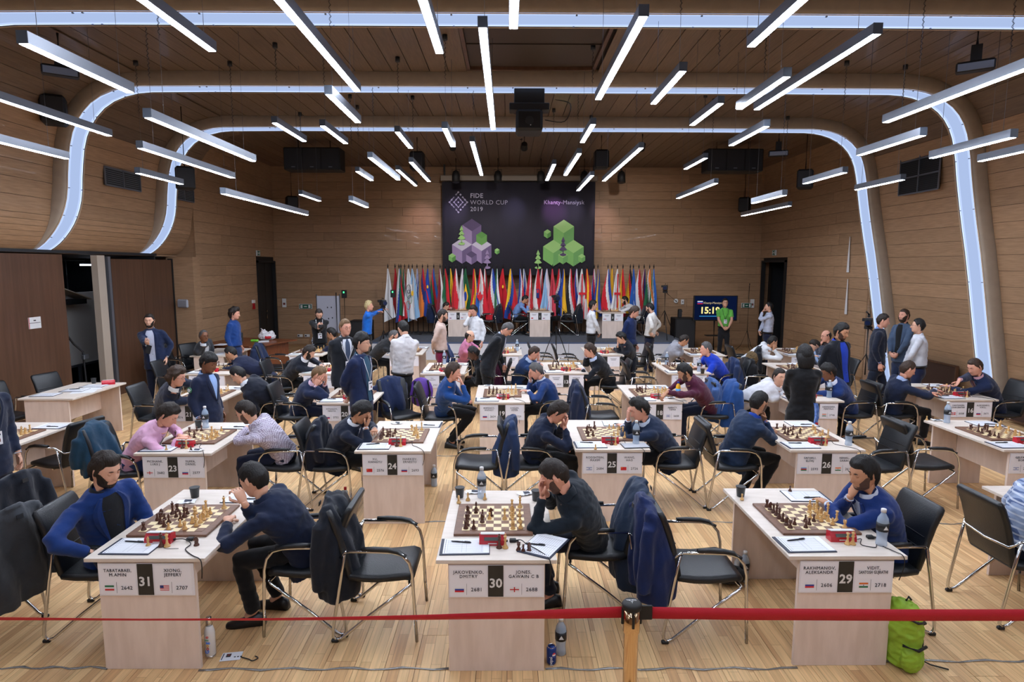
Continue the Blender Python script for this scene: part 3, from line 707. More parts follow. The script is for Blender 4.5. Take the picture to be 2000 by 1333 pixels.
def hair(kind,col,M,p,seed):
    if kind=='none': return
    T={'short':.010,'crop':.005,'med':.016,'curly':.036,'long':.022,'bald':.006,'reced':.009,'fringe':.018,'quiff':.017}[kind]
    am={'short':.004,'crop':.0015,'med':.006,'curly':.016,'long':.004,'bald':.002,'reced':.003,'fringe':.006,'quiff':.008}[kind]
    def fn(th,ph):
        X,Y,Z=headpt(th,ph); q=V((X,Y,Z)); a=abs(th)
        # hairline height as a function of azimuth
        front={'short':.068,'crop':.074,'med':.060,'curly':.062,'long':.050,'bald':.15,'reced':.088,'fringe':.042,'quiff':.070}[kind]
        if kind=='bald': line=.15 if a<1.0 else .15+(.03-.15)*sstep(1.0,1.5,a)
        else: line=front+(.018-front)*sstep(.75,1.25,a)
        if a>1.25: line=.018+(-.018-.018)*sstep(1.25,1.42,a)
        if 1.5<a<1.78: line=.026
        if a>=1.78: line=-.015+(-.07)*sstep(1.78,2.2,a)
        if kind=='long' and a>1.1: line=-.1
        if kind in('curly','med') and a>1.3: line-=.015
        d=Z-line
        if kind=='bald' and a>1.0: d=min(d,.052-Z+ (a-1.2)*.02)
        t=sstep(-.004,.022,d); n=q.normalized()
        nz=noise.noise(q*(26 if kind=='curly' else 34)+V((seed,0,0)))*am*1.6+noise.noise(q*90)*am*.6
        top=1+.5*sstep(.04,.12,Z)*(1 if kind in('short','med','quiff','fringe') else .3)
        if kind=='quiff': top+=.6*sstep(.05,.1,Z)*sstep(1.2,.3,a)
        off=-.007+t*(T*top+.007)+nz*t
        return M@(q+n*off),d>-.012
    vs,fs=head_grid(44,30,fn); mb=MB(); mb.add(vs,fs,0,True)
    if kind=='long':
        R=M.to_3x3(); rings=[]
        for z,wd,dp,x in ((.02,.095,.06,-.05),(-.05,.105,.062,-.05),(-.11,.10,.058,-.052),(-.16,.085,.045,-.05),(-.175,.05,.03,-.05)):
            rings.append([M@V((x+dp*math.cos(t),wd*math.sin(t)*(1+.05*noise.noise(V((t*3,z*30,seed)))),z)) for t in [2*math.pi*k/20 for k in range(20)]])
        mb.loft(rings)
    mb.build('hair',hair_m(col),p)
def beard(col,M,p,full=1.0,seed=0):
    def fn(th,ph):
        X,Y,Z=headpt(th,ph); q=V((X,Y,Z)); a=abs(th)
        top=-.040 if a<.45 else -.040+.05*sstep(.45,1.15,a)
        if a<.5 and -.070<Z<-.047: d=-.02
        else: d=min(top-Z,.06) 
        if a>1.42: d=-.02
        t=sstep(-.003,.012,d)
        return M@(q+q.normalized()*(-.003+t*(.0035+.007*max(0,full-.5))+noise.noise(q*60+V((seed,0,0)))*.002*t*min(1,full))),d>-.008
    vs,fs=head_grid(64,50,fn); mb=MB(); mb.add(vs,fs,0,True); mb.build('beard',hair_m(col) if full>=.75 else mat('stubble '+col,(84,60,50) if col!='light' else (150,110,85),.6,bump=.3,bscale=90),p)
def glasses(M,p,m=None):
    mb=MB()
    for s in (-1,1):
        mb.tube([M@V((.104-.004*abs(math.cos(t)),s*.033+.022*math.cos(t),.010+.016*math.sin(t))) for t in [2*math.pi*k/12 for k in range(13)]],.0014,5)
        mb.tube([M@V((.100,s*.055,.014)),M@V((.06,s*.079,.012)),M@V((-.005,s*.083,.008))],.0014,5)
    mb.tube([M@V((.105,-.011,.013)),M@V((.108,0,.015)),M@V((.105,.011,.013))],.0014,5); mb.build('spectacles',m or M_glass,p)
def brows(col,M,p):
    mb=MB()
    for s in (-1,1):
        pts=[(math.pi*0,0)]; q=[]
        for k in range(5):
            y=(.014+.0085*k); z=.031+.004*math.sin(k/4*2.2)
            q.append(M@V((.0975-.22*y*y*10-.0*k,s*y,z)))
        mb.tube(q,[.002,.0033,.0033,.0028,.0014],6)
    mb.build('eyebrows',hair_m(col),p)
def frame_M(o,f,u):
    f=V(f).normalized(); u=V(u); l=u.cross(f).normalized(); u=f.cross(l)
    return Matrix(((f.x,l.x,u.x,o[0]),(f.y,l.y,u.y,o[1]),(f.z,l.z,u.z,o[2]),(0,0,0,1)))
def hand(mb,w,d,nrm,side,curl=.35,spread=.14,s=1.0,mi=0,finger_curls=None,prev=None):
    """w wrist, d direction to fingers, nrm palm normal (palm faces nrm), side: +1 thumb on nrm x d side"""
    M=frame_M(w,d,-V(nrm)); # x=dir, z=back of hand, y=left
    def T(p): return M@V((p[0]*s,p[1]*s*side,p[2]*s))
    rings=[]
    for x,hw,ht,z in ((-.012,.022,.018,0),(.0,.024,.018,0),(.03,.036,.016,.001),(.06,.041,.014,.001),(.085,.040,.011,0),(.092,.034,.008,0)):
        rings.append([T((x,hw*math.cos(t)*(1 if math.cos(t)>0 else 1),z+ht*math.sin(t))) for t in [2*math.pi*k/12 for k in range(12)]])
    if side<0: rings=[list(reversed(r)) for r in rings]
    mb.loft(rings,mi)
    for k,(y,ln,r) in enumerate(((.029,.070,.0085),(.010,.078,.009),(-.010,.072,.0085),(-.028,.056,.0075))):
        cu=curl if finger_curls is None else finger_curls[k]
        a=spread*(1.5-k)*.55; p=V((.080,y,0)); pts=[p.copy()]; ang=cu*.5
        for q,seg in enumerate((.45,.32,.25)):
            dd=V((math.cos(ang)*math.cos(a),math.sin(a),-math.sin(ang))); p=p+dd*ln*seg
            pts.append(p.copy()); ang+=cu*1.1
        mb.tube([T(q) for q in pts],[r*s,r*.95*s,r*.88*s,r*.6*s],7,mi)
    pts=[V((.012,.022,-.004)),V((.035,.046,-.012)),V((.060,.058,-.018-.02*curl)),V((.082,.057-.012*curl,-.022-.03*curl))]
    mb.tube([T(q) for q in pts],[.0125*s,.0115*s,.010*s,.0065*s],7,mi)
def ik(S,W,a,b,pole):
    d=W-S; L=d.length
    if L>(a+b)*.995: W=S+d.normalized()*(a+b)*.995; d=W-S; L=d.length
    if L<abs(a-b)+.02: L=abs(a-b)+.02
    dn=d.normalized(); x=(a*a-b*b+L*L)/(2*L); h=math.sqrt(max(a*a-x*x,0)); pl=V(pole)-dn*V(pole).dot(dn)
    pl=pl.normalized() if pl.length>1e-4 else V((0,0,-1))
    return S+dn*x+pl*h,W
BAKE=[]
def soft(name,mb,m,parent,vox,sm=6,wr=.006,ws=9,seed=0,zf=1.7):
    me=mb.mesh(name,m); o=bpy.data.objects.new(name,me); COL.objects.link(o)
    r=o.modifiers.new('r','REMESH'); r.mode='VOXEL'; r.voxel_size=vox; r.use_smooth_shade=True
    s=o.modifiers.new('s','SMOOTH'); s.factor=.5; s.iterations=sm
    BAKE.append((o,name,m,parent,wr,ws,seed,zf)); return o
def bake_all():
    bpy.context.view_layer.update(); dg=bpy.context.evaluated_depsgraph_get()
    for o,name,m,parent,wr,ws,seed,zf in BAKE:
        me=bpy.data.meshes.new_from_object(o.evaluated_get(dg)); me.name=name
        if wr:
            n=len(me.vertices); co=[0.0]*n*3; no=[0.0]*n*3; me.vertices.foreach_get('co',co); me.vertex_normals.foreach_get('vector',no)
            sd=V((seed*3.1,seed,0))
            for i in range(n):
                p=V(co[3*i:3*i+3]); q=V((p.x*ws,p.y*ws,p.z*ws*zf))+sd
                d=(abs(noise.noise(q))*-1.6+.3+.5*noise.noise(q*2.3))*wr
                co[3*i]+=no[3*i]*d; co[3*i+1]+=no[3*i+1]*d; co[3*i+2]+=no[3*i+2]*d
            me.vertices.foreach_set('co',co)
        me.polygons.foreach_set('use_smooth',[True]*len(me.polygons)); me.update()
        extra=JOIN.get(o.name)
        bpy.data.objects.remove(o)
        if extra:
            vs=[tuple(v.co) for v in me.vertices]; fs=[tuple(p.vertices) for p in me.polygons]
            b=MB(); b.add(vs,fs,0,True); b.add(extra.v,extra.f,0,True); b.m[len(fs):]=extra.m; b.sm[len(fs):]=extra.sm
            me=b.mesh(name,m)
        me.materials.clear()
        for q in (m if isinstance(m,(list,tuple)) else [m]): me.materials.append(q)
        link(name,me,parent)
    BAKE.clear()
JOIN={}
PRESET={}
def person(label,head,hip,face,sit=True,top='jacket',tcol=(24,34,58),shirt=None,leg=(24,26,34),skin='fair',hairk=('short','dark'),brd=None,spec=False,hy=0,hp=0,arms=('table','table'),legs=None,tie=None,lanyard=None,tex=None,base=0,big=False,scale=1.0,roll=0,seat=.46,skirt=False,reach=None,sleeves=True,group=None,pat=None,width=1.0,collar=True,skip_legs=False):
    """head: world head centre; hip: world xy of hips; face: heading deg; hy/hp head yaw (+left) / pitch (+down) deg"""
    f=V((math.cos(math.radians(face)),math.sin(math.radians(face)),0)); l=V((-f.y,f.x,0)); u=V((0,0,1))
    root=thing('person',label,'person',(hip[0],hip[1],base),0,group); O=V((hip[0],hip[1],base))
    H=V(head)-O; sd=(hip[0]*7.3+hip[1]*3.1)%50
    R=random.Random(int(sd*1000))
    hz=(seat+.085) if sit else .93*scale
    P0=V((0,0,hz))
    ha=math.radians(hy); hpch=math.radians(hp)
    hf=(f*math.cos(ha)+l*math.sin(ha)); hfv=hf*math.cos(hpch)-u*math.sin(hpch)
    hu=hf*math.sin(hpch)+u*math.cos(hpch)
    if roll: hu=(hu+l*math.sin(math.radians(roll))).normalized()
    N=H-hu*.115-hfv*.015-u*.045          # base of neck (C7 level)
    d=(N-P0).normalized(); Ls=(N-P0).length
    fw=(f-d*d.dot(f)).normalized(); lf=d.cross(fw)
    bend=-fw*(.035 if sit else .01)-V((0,0,0))
    def sp(t): return P0+(N-P0)*t+bend*math.sin(math.pi*t)
    sw=.166*(.4+.6*width)
    ShL=sp(.875)+lf*sw+fw*.005; ShR=sp(.875)-lf*sw+fw*.005
    k=scale; a,b=.292*k,.258*k
    TB=.785 # forearm height on table
    # ---- arms
    arm=[]
    for s,Sh,mode in ((1,ShL,arms[0]),(-1,ShR,arms[1])):
        pole=-u+l*s*.4; nrm=-u; hd=f; cu=.35; fc=None; tside=-s
        if isinstance(mode,tuple) and mode[0]=='to':
            W=V(mode[1])-O; pole=V(mode[2]) if len(mode)>2 else pole; hd=V(mode[3]) if len(mode)>3 else f; nrm=V(mode[4]) if len(mode)>4 else -u; cu=mode[5] if len(mode)>5 else .5
        elif mode=='hang': W=Sh-u*.52*k+l*s*.05+f*.04; pole=-f+l*s*.3; hd=-u+f*.15; nrm=-l*s; cu=.45
        elif mode=='back': W=P0-f*.17+l*s*.03+u*.05; pole=l*s-f*.4; hd=-u*.6-l*s*.7; nrm=-f if s>0 else f; cu=.5
        elif mode=='front': W=P0+f*.2+l*s*.08+u*.02; pole=l*s; hd=-u*.5-l*s*.8; nrm=-f*1.0; cu=.6
        elif mode=='pocket': W=P0+l*s*.19+f*.03+u*.04; pole=-f+l*s; hd=-u+f*.3; nrm=-l*s
        elif mode=='hips': W=P0+l*s*.18+u*.12-f*.05; pole=l*s*1.0-f*.8; hd=-u*.4-f*.7; nrm=-l*s
        elif mode=='lap': W=P0+f*.32+l*s*.07+u*.06; pole=-u*.5+l*s*.6-f*.4; hd=f-l*s*.6; nrm=-u; cu=.5
        elif mode=='table': W=V((0,0,TB+.02))+f*((H.dot(f))+.12)+l*s*.14+l*(H.dot(l)*.6); pole=-u*.6+l*s*.8-f*.3; hd=f*.8-l*s*.5; nrm=-u; cu=.4
        elif mode=='fold': W=V((0,0,TB+.02+(.03 if s>0 else 0)))+f*(max(N.dot(f)+.2,.30))-l*s*.03; pole=l*s*.9-u*.3; hd=-l*s+f*.15; nrm=-u; cu=.3
        elif mode=='cross': W=sp(.58)+fw*.2-l*s*.02; pole=l*s-u*.7; hd=-l*s+u*.2; nrm=-f; cu=.3
        elif mode=='chin': W=H+hfv*.125-hu*.165+l*s*.04; pole=-u+f*.5+l*s*.25; hd=(hu*.75-hfv*.55-l*s*.15); nrm=-hfv*.5-hu*.4; cu=1.15
        elif mode=='mouth': W=H+hfv*.16-hu*.13+l*s*.03; pole=-u+f*.6+l*s*.25; hd=(hu*.8-hfv*.5); nrm=-hfv; cu=.9
        elif mode=='cheek': hs=hu.cross(hfv)*s; W=H+hfv*.065-hu*.135+hs*.085; pole=-u+f*.6+l*s*.4; hd=hu*.95-hfv*.12-hs*.05; nrm=-hs; cu=.35; tside=s
        elif mode=='temple': hs=hu.cross(hfv)*s; W=H+hfv*.10-hu*.09+hs*.075; pole=-u+f*.6+l*s*.4; hd=hu*.95-hfv*.30-hs*.12; nrm=-hs*.8-hfv*.5; cu=.45
        elif mode=='brow': W=H+hfv*.16-hu*.06+l*s*.035; pole=-u+f*.5+l*s*.25; hd=hu*.8-hfv*.35; nrm=-hfv; cu=.65
        elif mode=='eye': hs=hu.cross(hfv)*s; W=H+hfv*.145-hu*.085+hs*.05; pole=-u+f*.5+l*s*.3; hd=hu*.92-hfv*.25-hs*.15; nrm=-hfv*.9-hs*.2; cu=.4
        else: W=Sh-u*.5
        E,W=ik(Sh,W,a,b,pole); arm.append((s,Sh,E,W,V(hd).normalized(),V(nrm).normalized(),cu,tside))
    # ---- legs
    if skip_legs: LG=[]
    elif sit:
        L0=legs or {}; kf=L0.get('knee',.42); af=L0.get('foot',.40); ks=L0.get('spread',.11); LG=[]
        for s in (1,-1):
            hipj=V((0,0,hz-.01))+l*s*.085; foot_f=af+(L0.get('stagger',0)*s)
            kn=hipj+f*kf+l*s*(ks-.06)-u*.02; kz=.455+.05; kn.z=kz; an=l*s*ks+f*foot_f; an.z=.095; LG.append((s,hipj,kn,an))
    else:
        L0=legs or {}; LG=[]
        for s in (1,-1):
            st=L0.get('stride',0.03)*s; hipj=V((0,0,hz-.03))+l*s*.085; kn=l*s*.09+f*(st*.6+.02); kn.z=.50*scale; an=l*s*.10+f*st; an.z=.095; LG.append((s,hipj,kn,an))
    # ---- body core + head + hands in one mesh
    core=MB()
    core.tube([N-u*.06+d*.0,N+(H-N)*.35,H-hu*.05-hfv*.012],[.066,.057,.056],14)
    core.loft([[sp(t)+lf*rx_*math.cos(q)+fw*ry_*math.sin(q) for q in [2*math.pi*j/14 for j in range(14)]] for t,rx_,ry_ in ((0,.10,.07),(.3,.10,.07),(.6,.12,.08),(.85,.12,.07),(.98,.07,.055))])
    bare=not sleeves
    for s,Sh,E,W,hd,nrm,cu,ts in arm:
        core.tube([Sh-d*.01,Sh+(E-Sh)*.5,E,E+(W-E)*.35,E+(W-E)*.8,W,W+hd*.02],[.05,.044,.040,.042,.031,.026,.024] if bare else [.040,.030,.024,.027,.028,.0255,.024],10)
    for s,hj,kn,an in LG:
        core.tube([hj,kn,kn+(an-kn)*.6,an,an-u*.03+f*.06],[.05,.042,.038,.030,.03],8)
    ext=MB(); HM=frame_M(H,hfv,hu); add_head(ext,HM,big=big or True)
    for s,Sh,E,W,hd,nrm,cu,ts in arm: hand(ext,W+hd*.012,hd,nrm,ts,cu,s=.98)
    vox=.0105 if big else .016
    sk=skin_m(skin); bo=soft('body',core,[sk,M_lip,M_eye,M_iris],root,vox,2,0)
    JOIN[bo.name]=ext
    hair(hairk[0],hairk[1],HM,root,sd); brows('dark' if hairk[1] in('grey','blond','light') else hairk[1],HM,root)
    if brd: beard(hairk[1] if hairk[1]!='grey' else 'dark',HM,root,brd,sd)
    if spec: glasses(HM,root)
    # ---- garments
    isj=top in('jacket',); th=.016 if isj else .008
    tm_=pat or cloth('cloth %d %d %d'%tuple(tcol),tcol,.25 if isj else .35)
    G=MB(); rings=[]
    low=-.26 if (isj and sit) else (-.30 if isj else (-.06 if top=='sweater' else -.02))
    prof_=[(low,.158,.122),(-.02,.160,.122),(.12,.150,.116),(.32,.143,.110),(.5,.152,.114),(.68,.163,.115),(.80,.166,.108),(.88,.150,.094),(.95,.112,.080),(1.0,.078,.068),(1.03,.06,.06)]
    if not sit and not isj: prof_=[(.03,.150,.115),(.06,.152,.117)]+prof_[2:]
    if top=='dress': prof_=[(-1.02,.20,.17),(-.5,.195,.16),(-.15,.185,.145)]+prof_[1:]
    for t,rx_,ry_ in prof_:
        if t<0: c=P0+(u*t*.52 if (not sit) else u*t*.52-f*.02)
        else: c=sp(t)
        rings.append([c+lf*(rx_*width+th)*math.cos(q)+fw*(ry_*(.5+.5*width)+th)*math.sin(q) for q in [2*math.pi*j/20 for j in range(20)]])
    G.loft(rings)
    for s,Sh,E,W,hd,nrm,cu,ts in arm:
        r0=.053+th*.5
        G.ell(Sh-lf*s*.01-d*.012,(r0+.006,r0+.006,r0+.004),0,12,8)
        Wc=E+(W-E)*(.93 if isj else .97)
        if not sleeves:
            G.tube([Sh-lf*s*.03,Sh,Sh+(E-Sh)*.35,Sh+(E-Sh)*.72],[.06,.064,.062,.062],12)
        else:
            mid=(Sh+E)*.5
            G.tube([Sh-lf*s*.03+d*.0,Sh+(E-Sh)*.12,mid,E+(Sh-E)*.08,E+(W-E)*.1,E+(W-E)*.55,Wc],[.06,r0,.050+th*.5,.050+th*.5,.049+th*.5,.040+th*.4,.033+th*.35],12)
            if isj and shirt is not None:
                cf=MB(); cf.tube([Wc-(W-E)*.04,W+(W-E)*.0],[.0325,.032],12); cf.build('shirt_cuff',cloth('cloth %d %d %d'%tuple(shirt),shirt,.2),root)
    gname={'jacket':'jacket','shirt':'shirt','sweater':'sweater','polo':'polo_shirt','dress':'dress'}[top]
    gv=.0125 if big else .0175
    soft(gname,G,tm_,root,gv,5,.009 if not isj else .008,9,sd)
    # shirt front in the V of the jacket, lapels, collar
    def front(t,q,off):     # point on front of torso; q lateral angle from centre (rad)
        t0=max(t,0); 
        for i in range(len(prof_)-1):
            if prof_[i][0]<=t<=prof_[i+1][0] or i==len(prof_)-2:
                z0,z1=prof_[i],prof_[i+1]; w_=max(0,min(1,(t-z0[0])/(z1[0]-z0[0]))); rx_=z0[1]+(z1[1]-z0[1])*w_; ry_=z0[2]+(z1[2]-z0[2])*w_; break
        return sp(t)+lf*(rx_*width+th+off)*math.sin(q)+fw*(ry_*(.5+.5*width)+th+off)*math.cos(q)
    if isj and shirt is not None:
        sh=cloth('cloth %d %d %d'%tuple(shirt),shirt,.2) if not isinstance(shirt,bpy.types.Material) else shirt
        S=MB(); rows=[]
        tt=[.30,.36,.44,.52,.6,.68,.76,.84,.90,.95,.985]
        if (legs or {}).get('open'): tt=[-.02,.1,.2]+tt
        opn=(legs or {}).get('open')
        for t in tt:
            wq=(.03+(t-.30)/.685*.42) if not opn else (.28+.12*(t))
            wq=min(wq,.5); rows.append([front(t,wq*v,.004) for v in (-1,-.6,-.2,.2,.6,1)])
        S.loft(rows,0,caps=False,closed=False); S.build('shirt_front',pat_shirt if False else sh,root)
        Lp=MB()
        for s in(1,-1):
            rows=[]
            for t in tt:
                wq=(.03+(t-.30)/.685*.42) if not opn else (.28+.12*(t)); wq=min(wq,.5)
                ex=.30*math.sin(max(0,min(1,(t-.28)/.72))*math.pi*.85)
                rows.append([front(t,s*(wq-.02),.011),front(t,s*(wq+ex*.5),.017),front(t,s*(wq+ex),.009),front(t,s*(wq+ex),.0),front(t,s*(wq-.02),.003)])
            if s<0: rows=[list(reversed(r)) for r in rows]
            Lp.loft(rows,0,caps=True,closed=True,smooth=False)
        Lp.build('lapels',tm_,root)
        if tie:
            T=MB(); rows=[]
            for t in tt: rows.append([front(t,v*(.16 if t>.5 else .1)*(1-.3*(t>.9)),.012) for v in (-1,0,1)])
            T.loft(rows,0,caps=False,closed=False); T.build('tie',cloth('cloth %d %d %d'%tuple(tie),tie),root)
        for t_b in (.22,): MB().ell(front(t_b,.06,.006),(.006,.006,.006),0,8,6).build('button',M_dk,root)
    if collar and top!='dress':
        cm=cloth('cloth %d %d %d'%tuple(shirt),shirt,.2) if (isj and shirt is not None) else tm_
        C=MB(); ax=(H-hu*.07-N).normalized(); cx_,cy_=fr(ax)
        # ring open at the front
        fdir=(fw-ax*ax.dot(fw)).normalized(); ld=ax.cross(fdir)
        rr=[]
        for z,r in ((-.03,.070),(.016,.061),(.022,.062),(.018,.066),(-.006,.072),(-.03,.076)):
            rr.append([N+ax*(z+ (.012 if abs(q-math.pi)<1.2 else 0))+(fdir*math.cos(q)+ld*math.sin(q))*r for q in [.28+(2*math.pi-.56)*j/18 for j in range(19)]])
        C.loft(rr,0,caps=False,closed=False); C.build('collar',cm,root)
    if top=='shirt' or top=='polo':
        B=MB(); rows=[[front(t,v*.07,.006) for v in (-1,0,1)] for t in (.05,.2,.35,.5,.65,.8,.93)]; B.loft(rows,0,caps=False,closed=False); B.build('placket',tm_,root)
    if not skip_legs and not top=='dress':
        T=MB(); pm=cloth('cloth %d %d %d'%tuple(leg),leg,.2)
        T.ell(P0-u*(.01 if sit else .09),(.158*width,.125,.12 if sit else .17),0,14,8,Matrix((( lf.x,f.x,0),(lf.y,f.y,0),(0,0,1))).to_3x3())
        for s,hj,kn,an in LG:
            if sit: T.tube([hj-f*.04,hj+(kn-hj)*.3,hj+(kn-hj)*.8,kn,kn+(an-kn)*.15,kn+(an-kn)*.6,an+u*.01],[.085,.088,.073,.068,.064,.058,.056],12)
            else: T.tube([hj,hj+(kn-hj)*.4,kn,kn+(an-kn)*.5,an-u*.02],[.092,.086,.070,.064,.060],12)
        soft('trousers',T,pm,root,.013 if big else .019,5,.007,8,sd+3)
    if not skip_legs:
        for s,hj,kn,an in LG:
            S=MB(); g=V((an.x,an.y,0)); ft=(f+l*s*.18).normalized(); sd_=u.cross(ft); rings=[]
            for x,w_,h_ in ((-.085,.022,.03),(-.075,.036,.075),(-.03,.038,.095),(.03,.041,.075),(.09,.047,.052),(.15,.045,.04),(.185,.03,.03),(.195,.012,.018)):
                rings.append([g+ft*x+sd_*w_*c_+u*(max(s_*h_,0) if s_>0 else 0) for c_,s_ in [(math.cos(q),math.sin(q)) for q in [2*math.pi*j/12 for j in range(12)]]])
            S.loft([[p+u*.004 for p in r] for r in rings]); S.build('shoe',M_shoe,root)
    if not sit and top in('shirt','polo') and not skip_legs:
        B=MB(); 
        B.loft([[P0+u*(.022+z)+lf*(.160*width+.008)*math.cos(q)*r_+fw*(.124+.008)*math.sin(q)*r_ for q in [2*math.pi*j/20 for j in range(20)]] for z,r_ in ((-.02,.97),(-.02,1.0),(.016,1.0),(.016,.97))]); B.build('belt',M_shoe,root)
    if lanyard:
        Lm=MB(); c0=front(.42,.0,.02)
        for s in (1,-1): Lm.tube([N+lf*s*.072-fw*.01+u*.02,front(.93,s*.5,.016),front(.75,s*.34,.016),front(.58,s*.16,.018),c0],.0045,5,sq=.5)
        Lm.build('lanyard_strap',mat('lanyard %d'%lanyard[0],lanyard,.7),root)
        bd=front(.42,0,.024)-u*.055; bm=link('badge',MB().box((0,0,0),(.085,.003,.115)).mesh('badge',M_paper),root,bd,math.radians(face+90)+math.pi)
        MB().box((0,.0025,.03),(.06,.001,.014)).build('badge_print',M_navyc,bm); MB().box((-.015,.0025,-.02),(.022,.001,.028)).build('badge_photo',mat('badge photo',(120,60,60)),bm)
    return root,dict(H=HM,N=N,front=front,O=O,f=f,l=l,arm=arm)
def coat(x,y,face,label,col,w=.50,drop=.50,z=0,lean=0,hood=False,pat=None,group='coats hung over chairs',vox=.017):
    """garment hung over the backrest of a chair standing at x,y facing face"""
    t=thing('draped_jacket',label,'jacket',(x,y,z),math.radians(face-90),group)
    R=random.Random(int(abs(x*91+y*17))); G=MB()
    top=.955
    rings=[]
    for zz,hw,hd,yc in ((top,.10,.03,-.345),(top-.012,w*.36,.05,-.345),(top-.06,w*.46,.072,-.335),(top-.18,w*.49,.10,-.31),(top-.32,w*.51,.13,-.29),(top-drop*.8,w*.52,.15,-.285),(top-drop-.08,w*.50,.135,-.29)):
        rings.append([V((hw*math.cos(q)+lean*(top-zz),yc-.02+hd*math.sin(q)*(1+.25*math.sin(q*6+zz*4)),zz)) for q in [2*math.pi*j/28 for j in range(28)]])
    G.loft(rings)
    for s in (-1,1):
        G.tube([(s*w*.36,-.36,top-.05),(s*w*.46,-.38,top-.14),(s*w*.50+lean*.2,-.41,top-.32),(s*(w*.46)+lean*.4,-.42,top-drop+.02)],[.05,.058,.052,.045],12)
    G.tube([(-.085,-.36,top+.0),(-.05,-.405,top+.012),(.05,-.405,top+.012),(.085,-.36,top)],.018,8)
    m=pat or cloth('cloth %d %d %d'%tuple(col),col,.35)
    soft('cloth',G,m,t,vox,4,.014,9,x+y,.35)
    MB().box((0,-.455,top-.05),(.05,.004,.03),rot=rx(-.1)).build('neck_label',M_dk,t)
    if hood:
        Hd=MB(); Hd.ell((0,-.42,top-.02),(.17,.09,.13),0,16,10); soft('fur_hood',Hd,mat('tan fur',(120,96,62),.9,bump=1,bscale=90,var=.4,nscale=30),t,.014,1,.03,30,3)
    return t

# ================= lamps
BARS=[(-3.54, 4.76, 4.22, 1.3), (-2.76, 4.78, 4.6, 1.3), (-1.69, 4.65, 4.56, 2.6), (-5.54, 6.32, 4.4, 2.6), (-5.79, 5.78, 4.0, 2.6), (-3.6, 6.42, 4.08, 2.6), (-4.51, 7.83, 4.04, 2.6), (-5.69, 9.77, 4.02, 1.3), (-4.26, 9.47, 3.68, 3.9), (-4.24, 12.94, 4.06, 1.3), (-1.88, 6.76, 4.4, 1.3), (-3.27, 8.98, 4.6, 1.3), (-2.65, 9.16, 4.6, 1.3), (-0.64, 4.81, 4.6, 1.3), (-0.21, 5.46, 4.6, 3.9), (0.05, 4.19, 4.6, 1.3), (1.09, 5.21, 4.6, 2.5), (1.8, 6.6, 4.6, 1.3), (-1.65, 9.55, 4.6, 1.3), (-0.85, 8.64, 4.46, 1.3), (-0.57, 10.26, 4.6, 3.7), (1.21, 9.0, 4.6, 1.3), (1.24, 10.93, 4.54, 2.6), (2.15, 10.19, 4.5, 3.9), (1.74, 12.96, 4.46, 2.6), (0.92, 12.44, 4.6, 2.3), (-2.21, 10.22, 4.34, 2.6), (-2.29, 13.21, 4.6, 2.6), (-1.75, 11.51, 4.48, 2.6), (-2.93, 12.37, 4.44, 1.3), (-2.88, 11.6, 3.8, 1.3), (2.22, 4.6, 4.6, 1.3), (3.18, 5.56, 4.6, 2.6), (2.8, 6.43, 4.5, 1.3), (2.62, 7.85, 4.6, 1.2), (4.46, 5.01, 4.3, 2.5), (4.74, 7.23, 4.1, 1.3), (5.46, 6.83, 4.0, 1.3), (6.26, 7.06, 4.0, 1.3), (3.37, 8.27, 4.42, 1.3), (5.16, 9.63, 4.04, 1.3), (6.17, 9.81, 3.96, 1.3), (3.59, 11.46, 4.56, 1.3), (3.86, 11.65, 4.14, 2.6), (4.49, 10.17, 3.76, 1.3), (5.84, 12.96, 3.86, 2.6)]
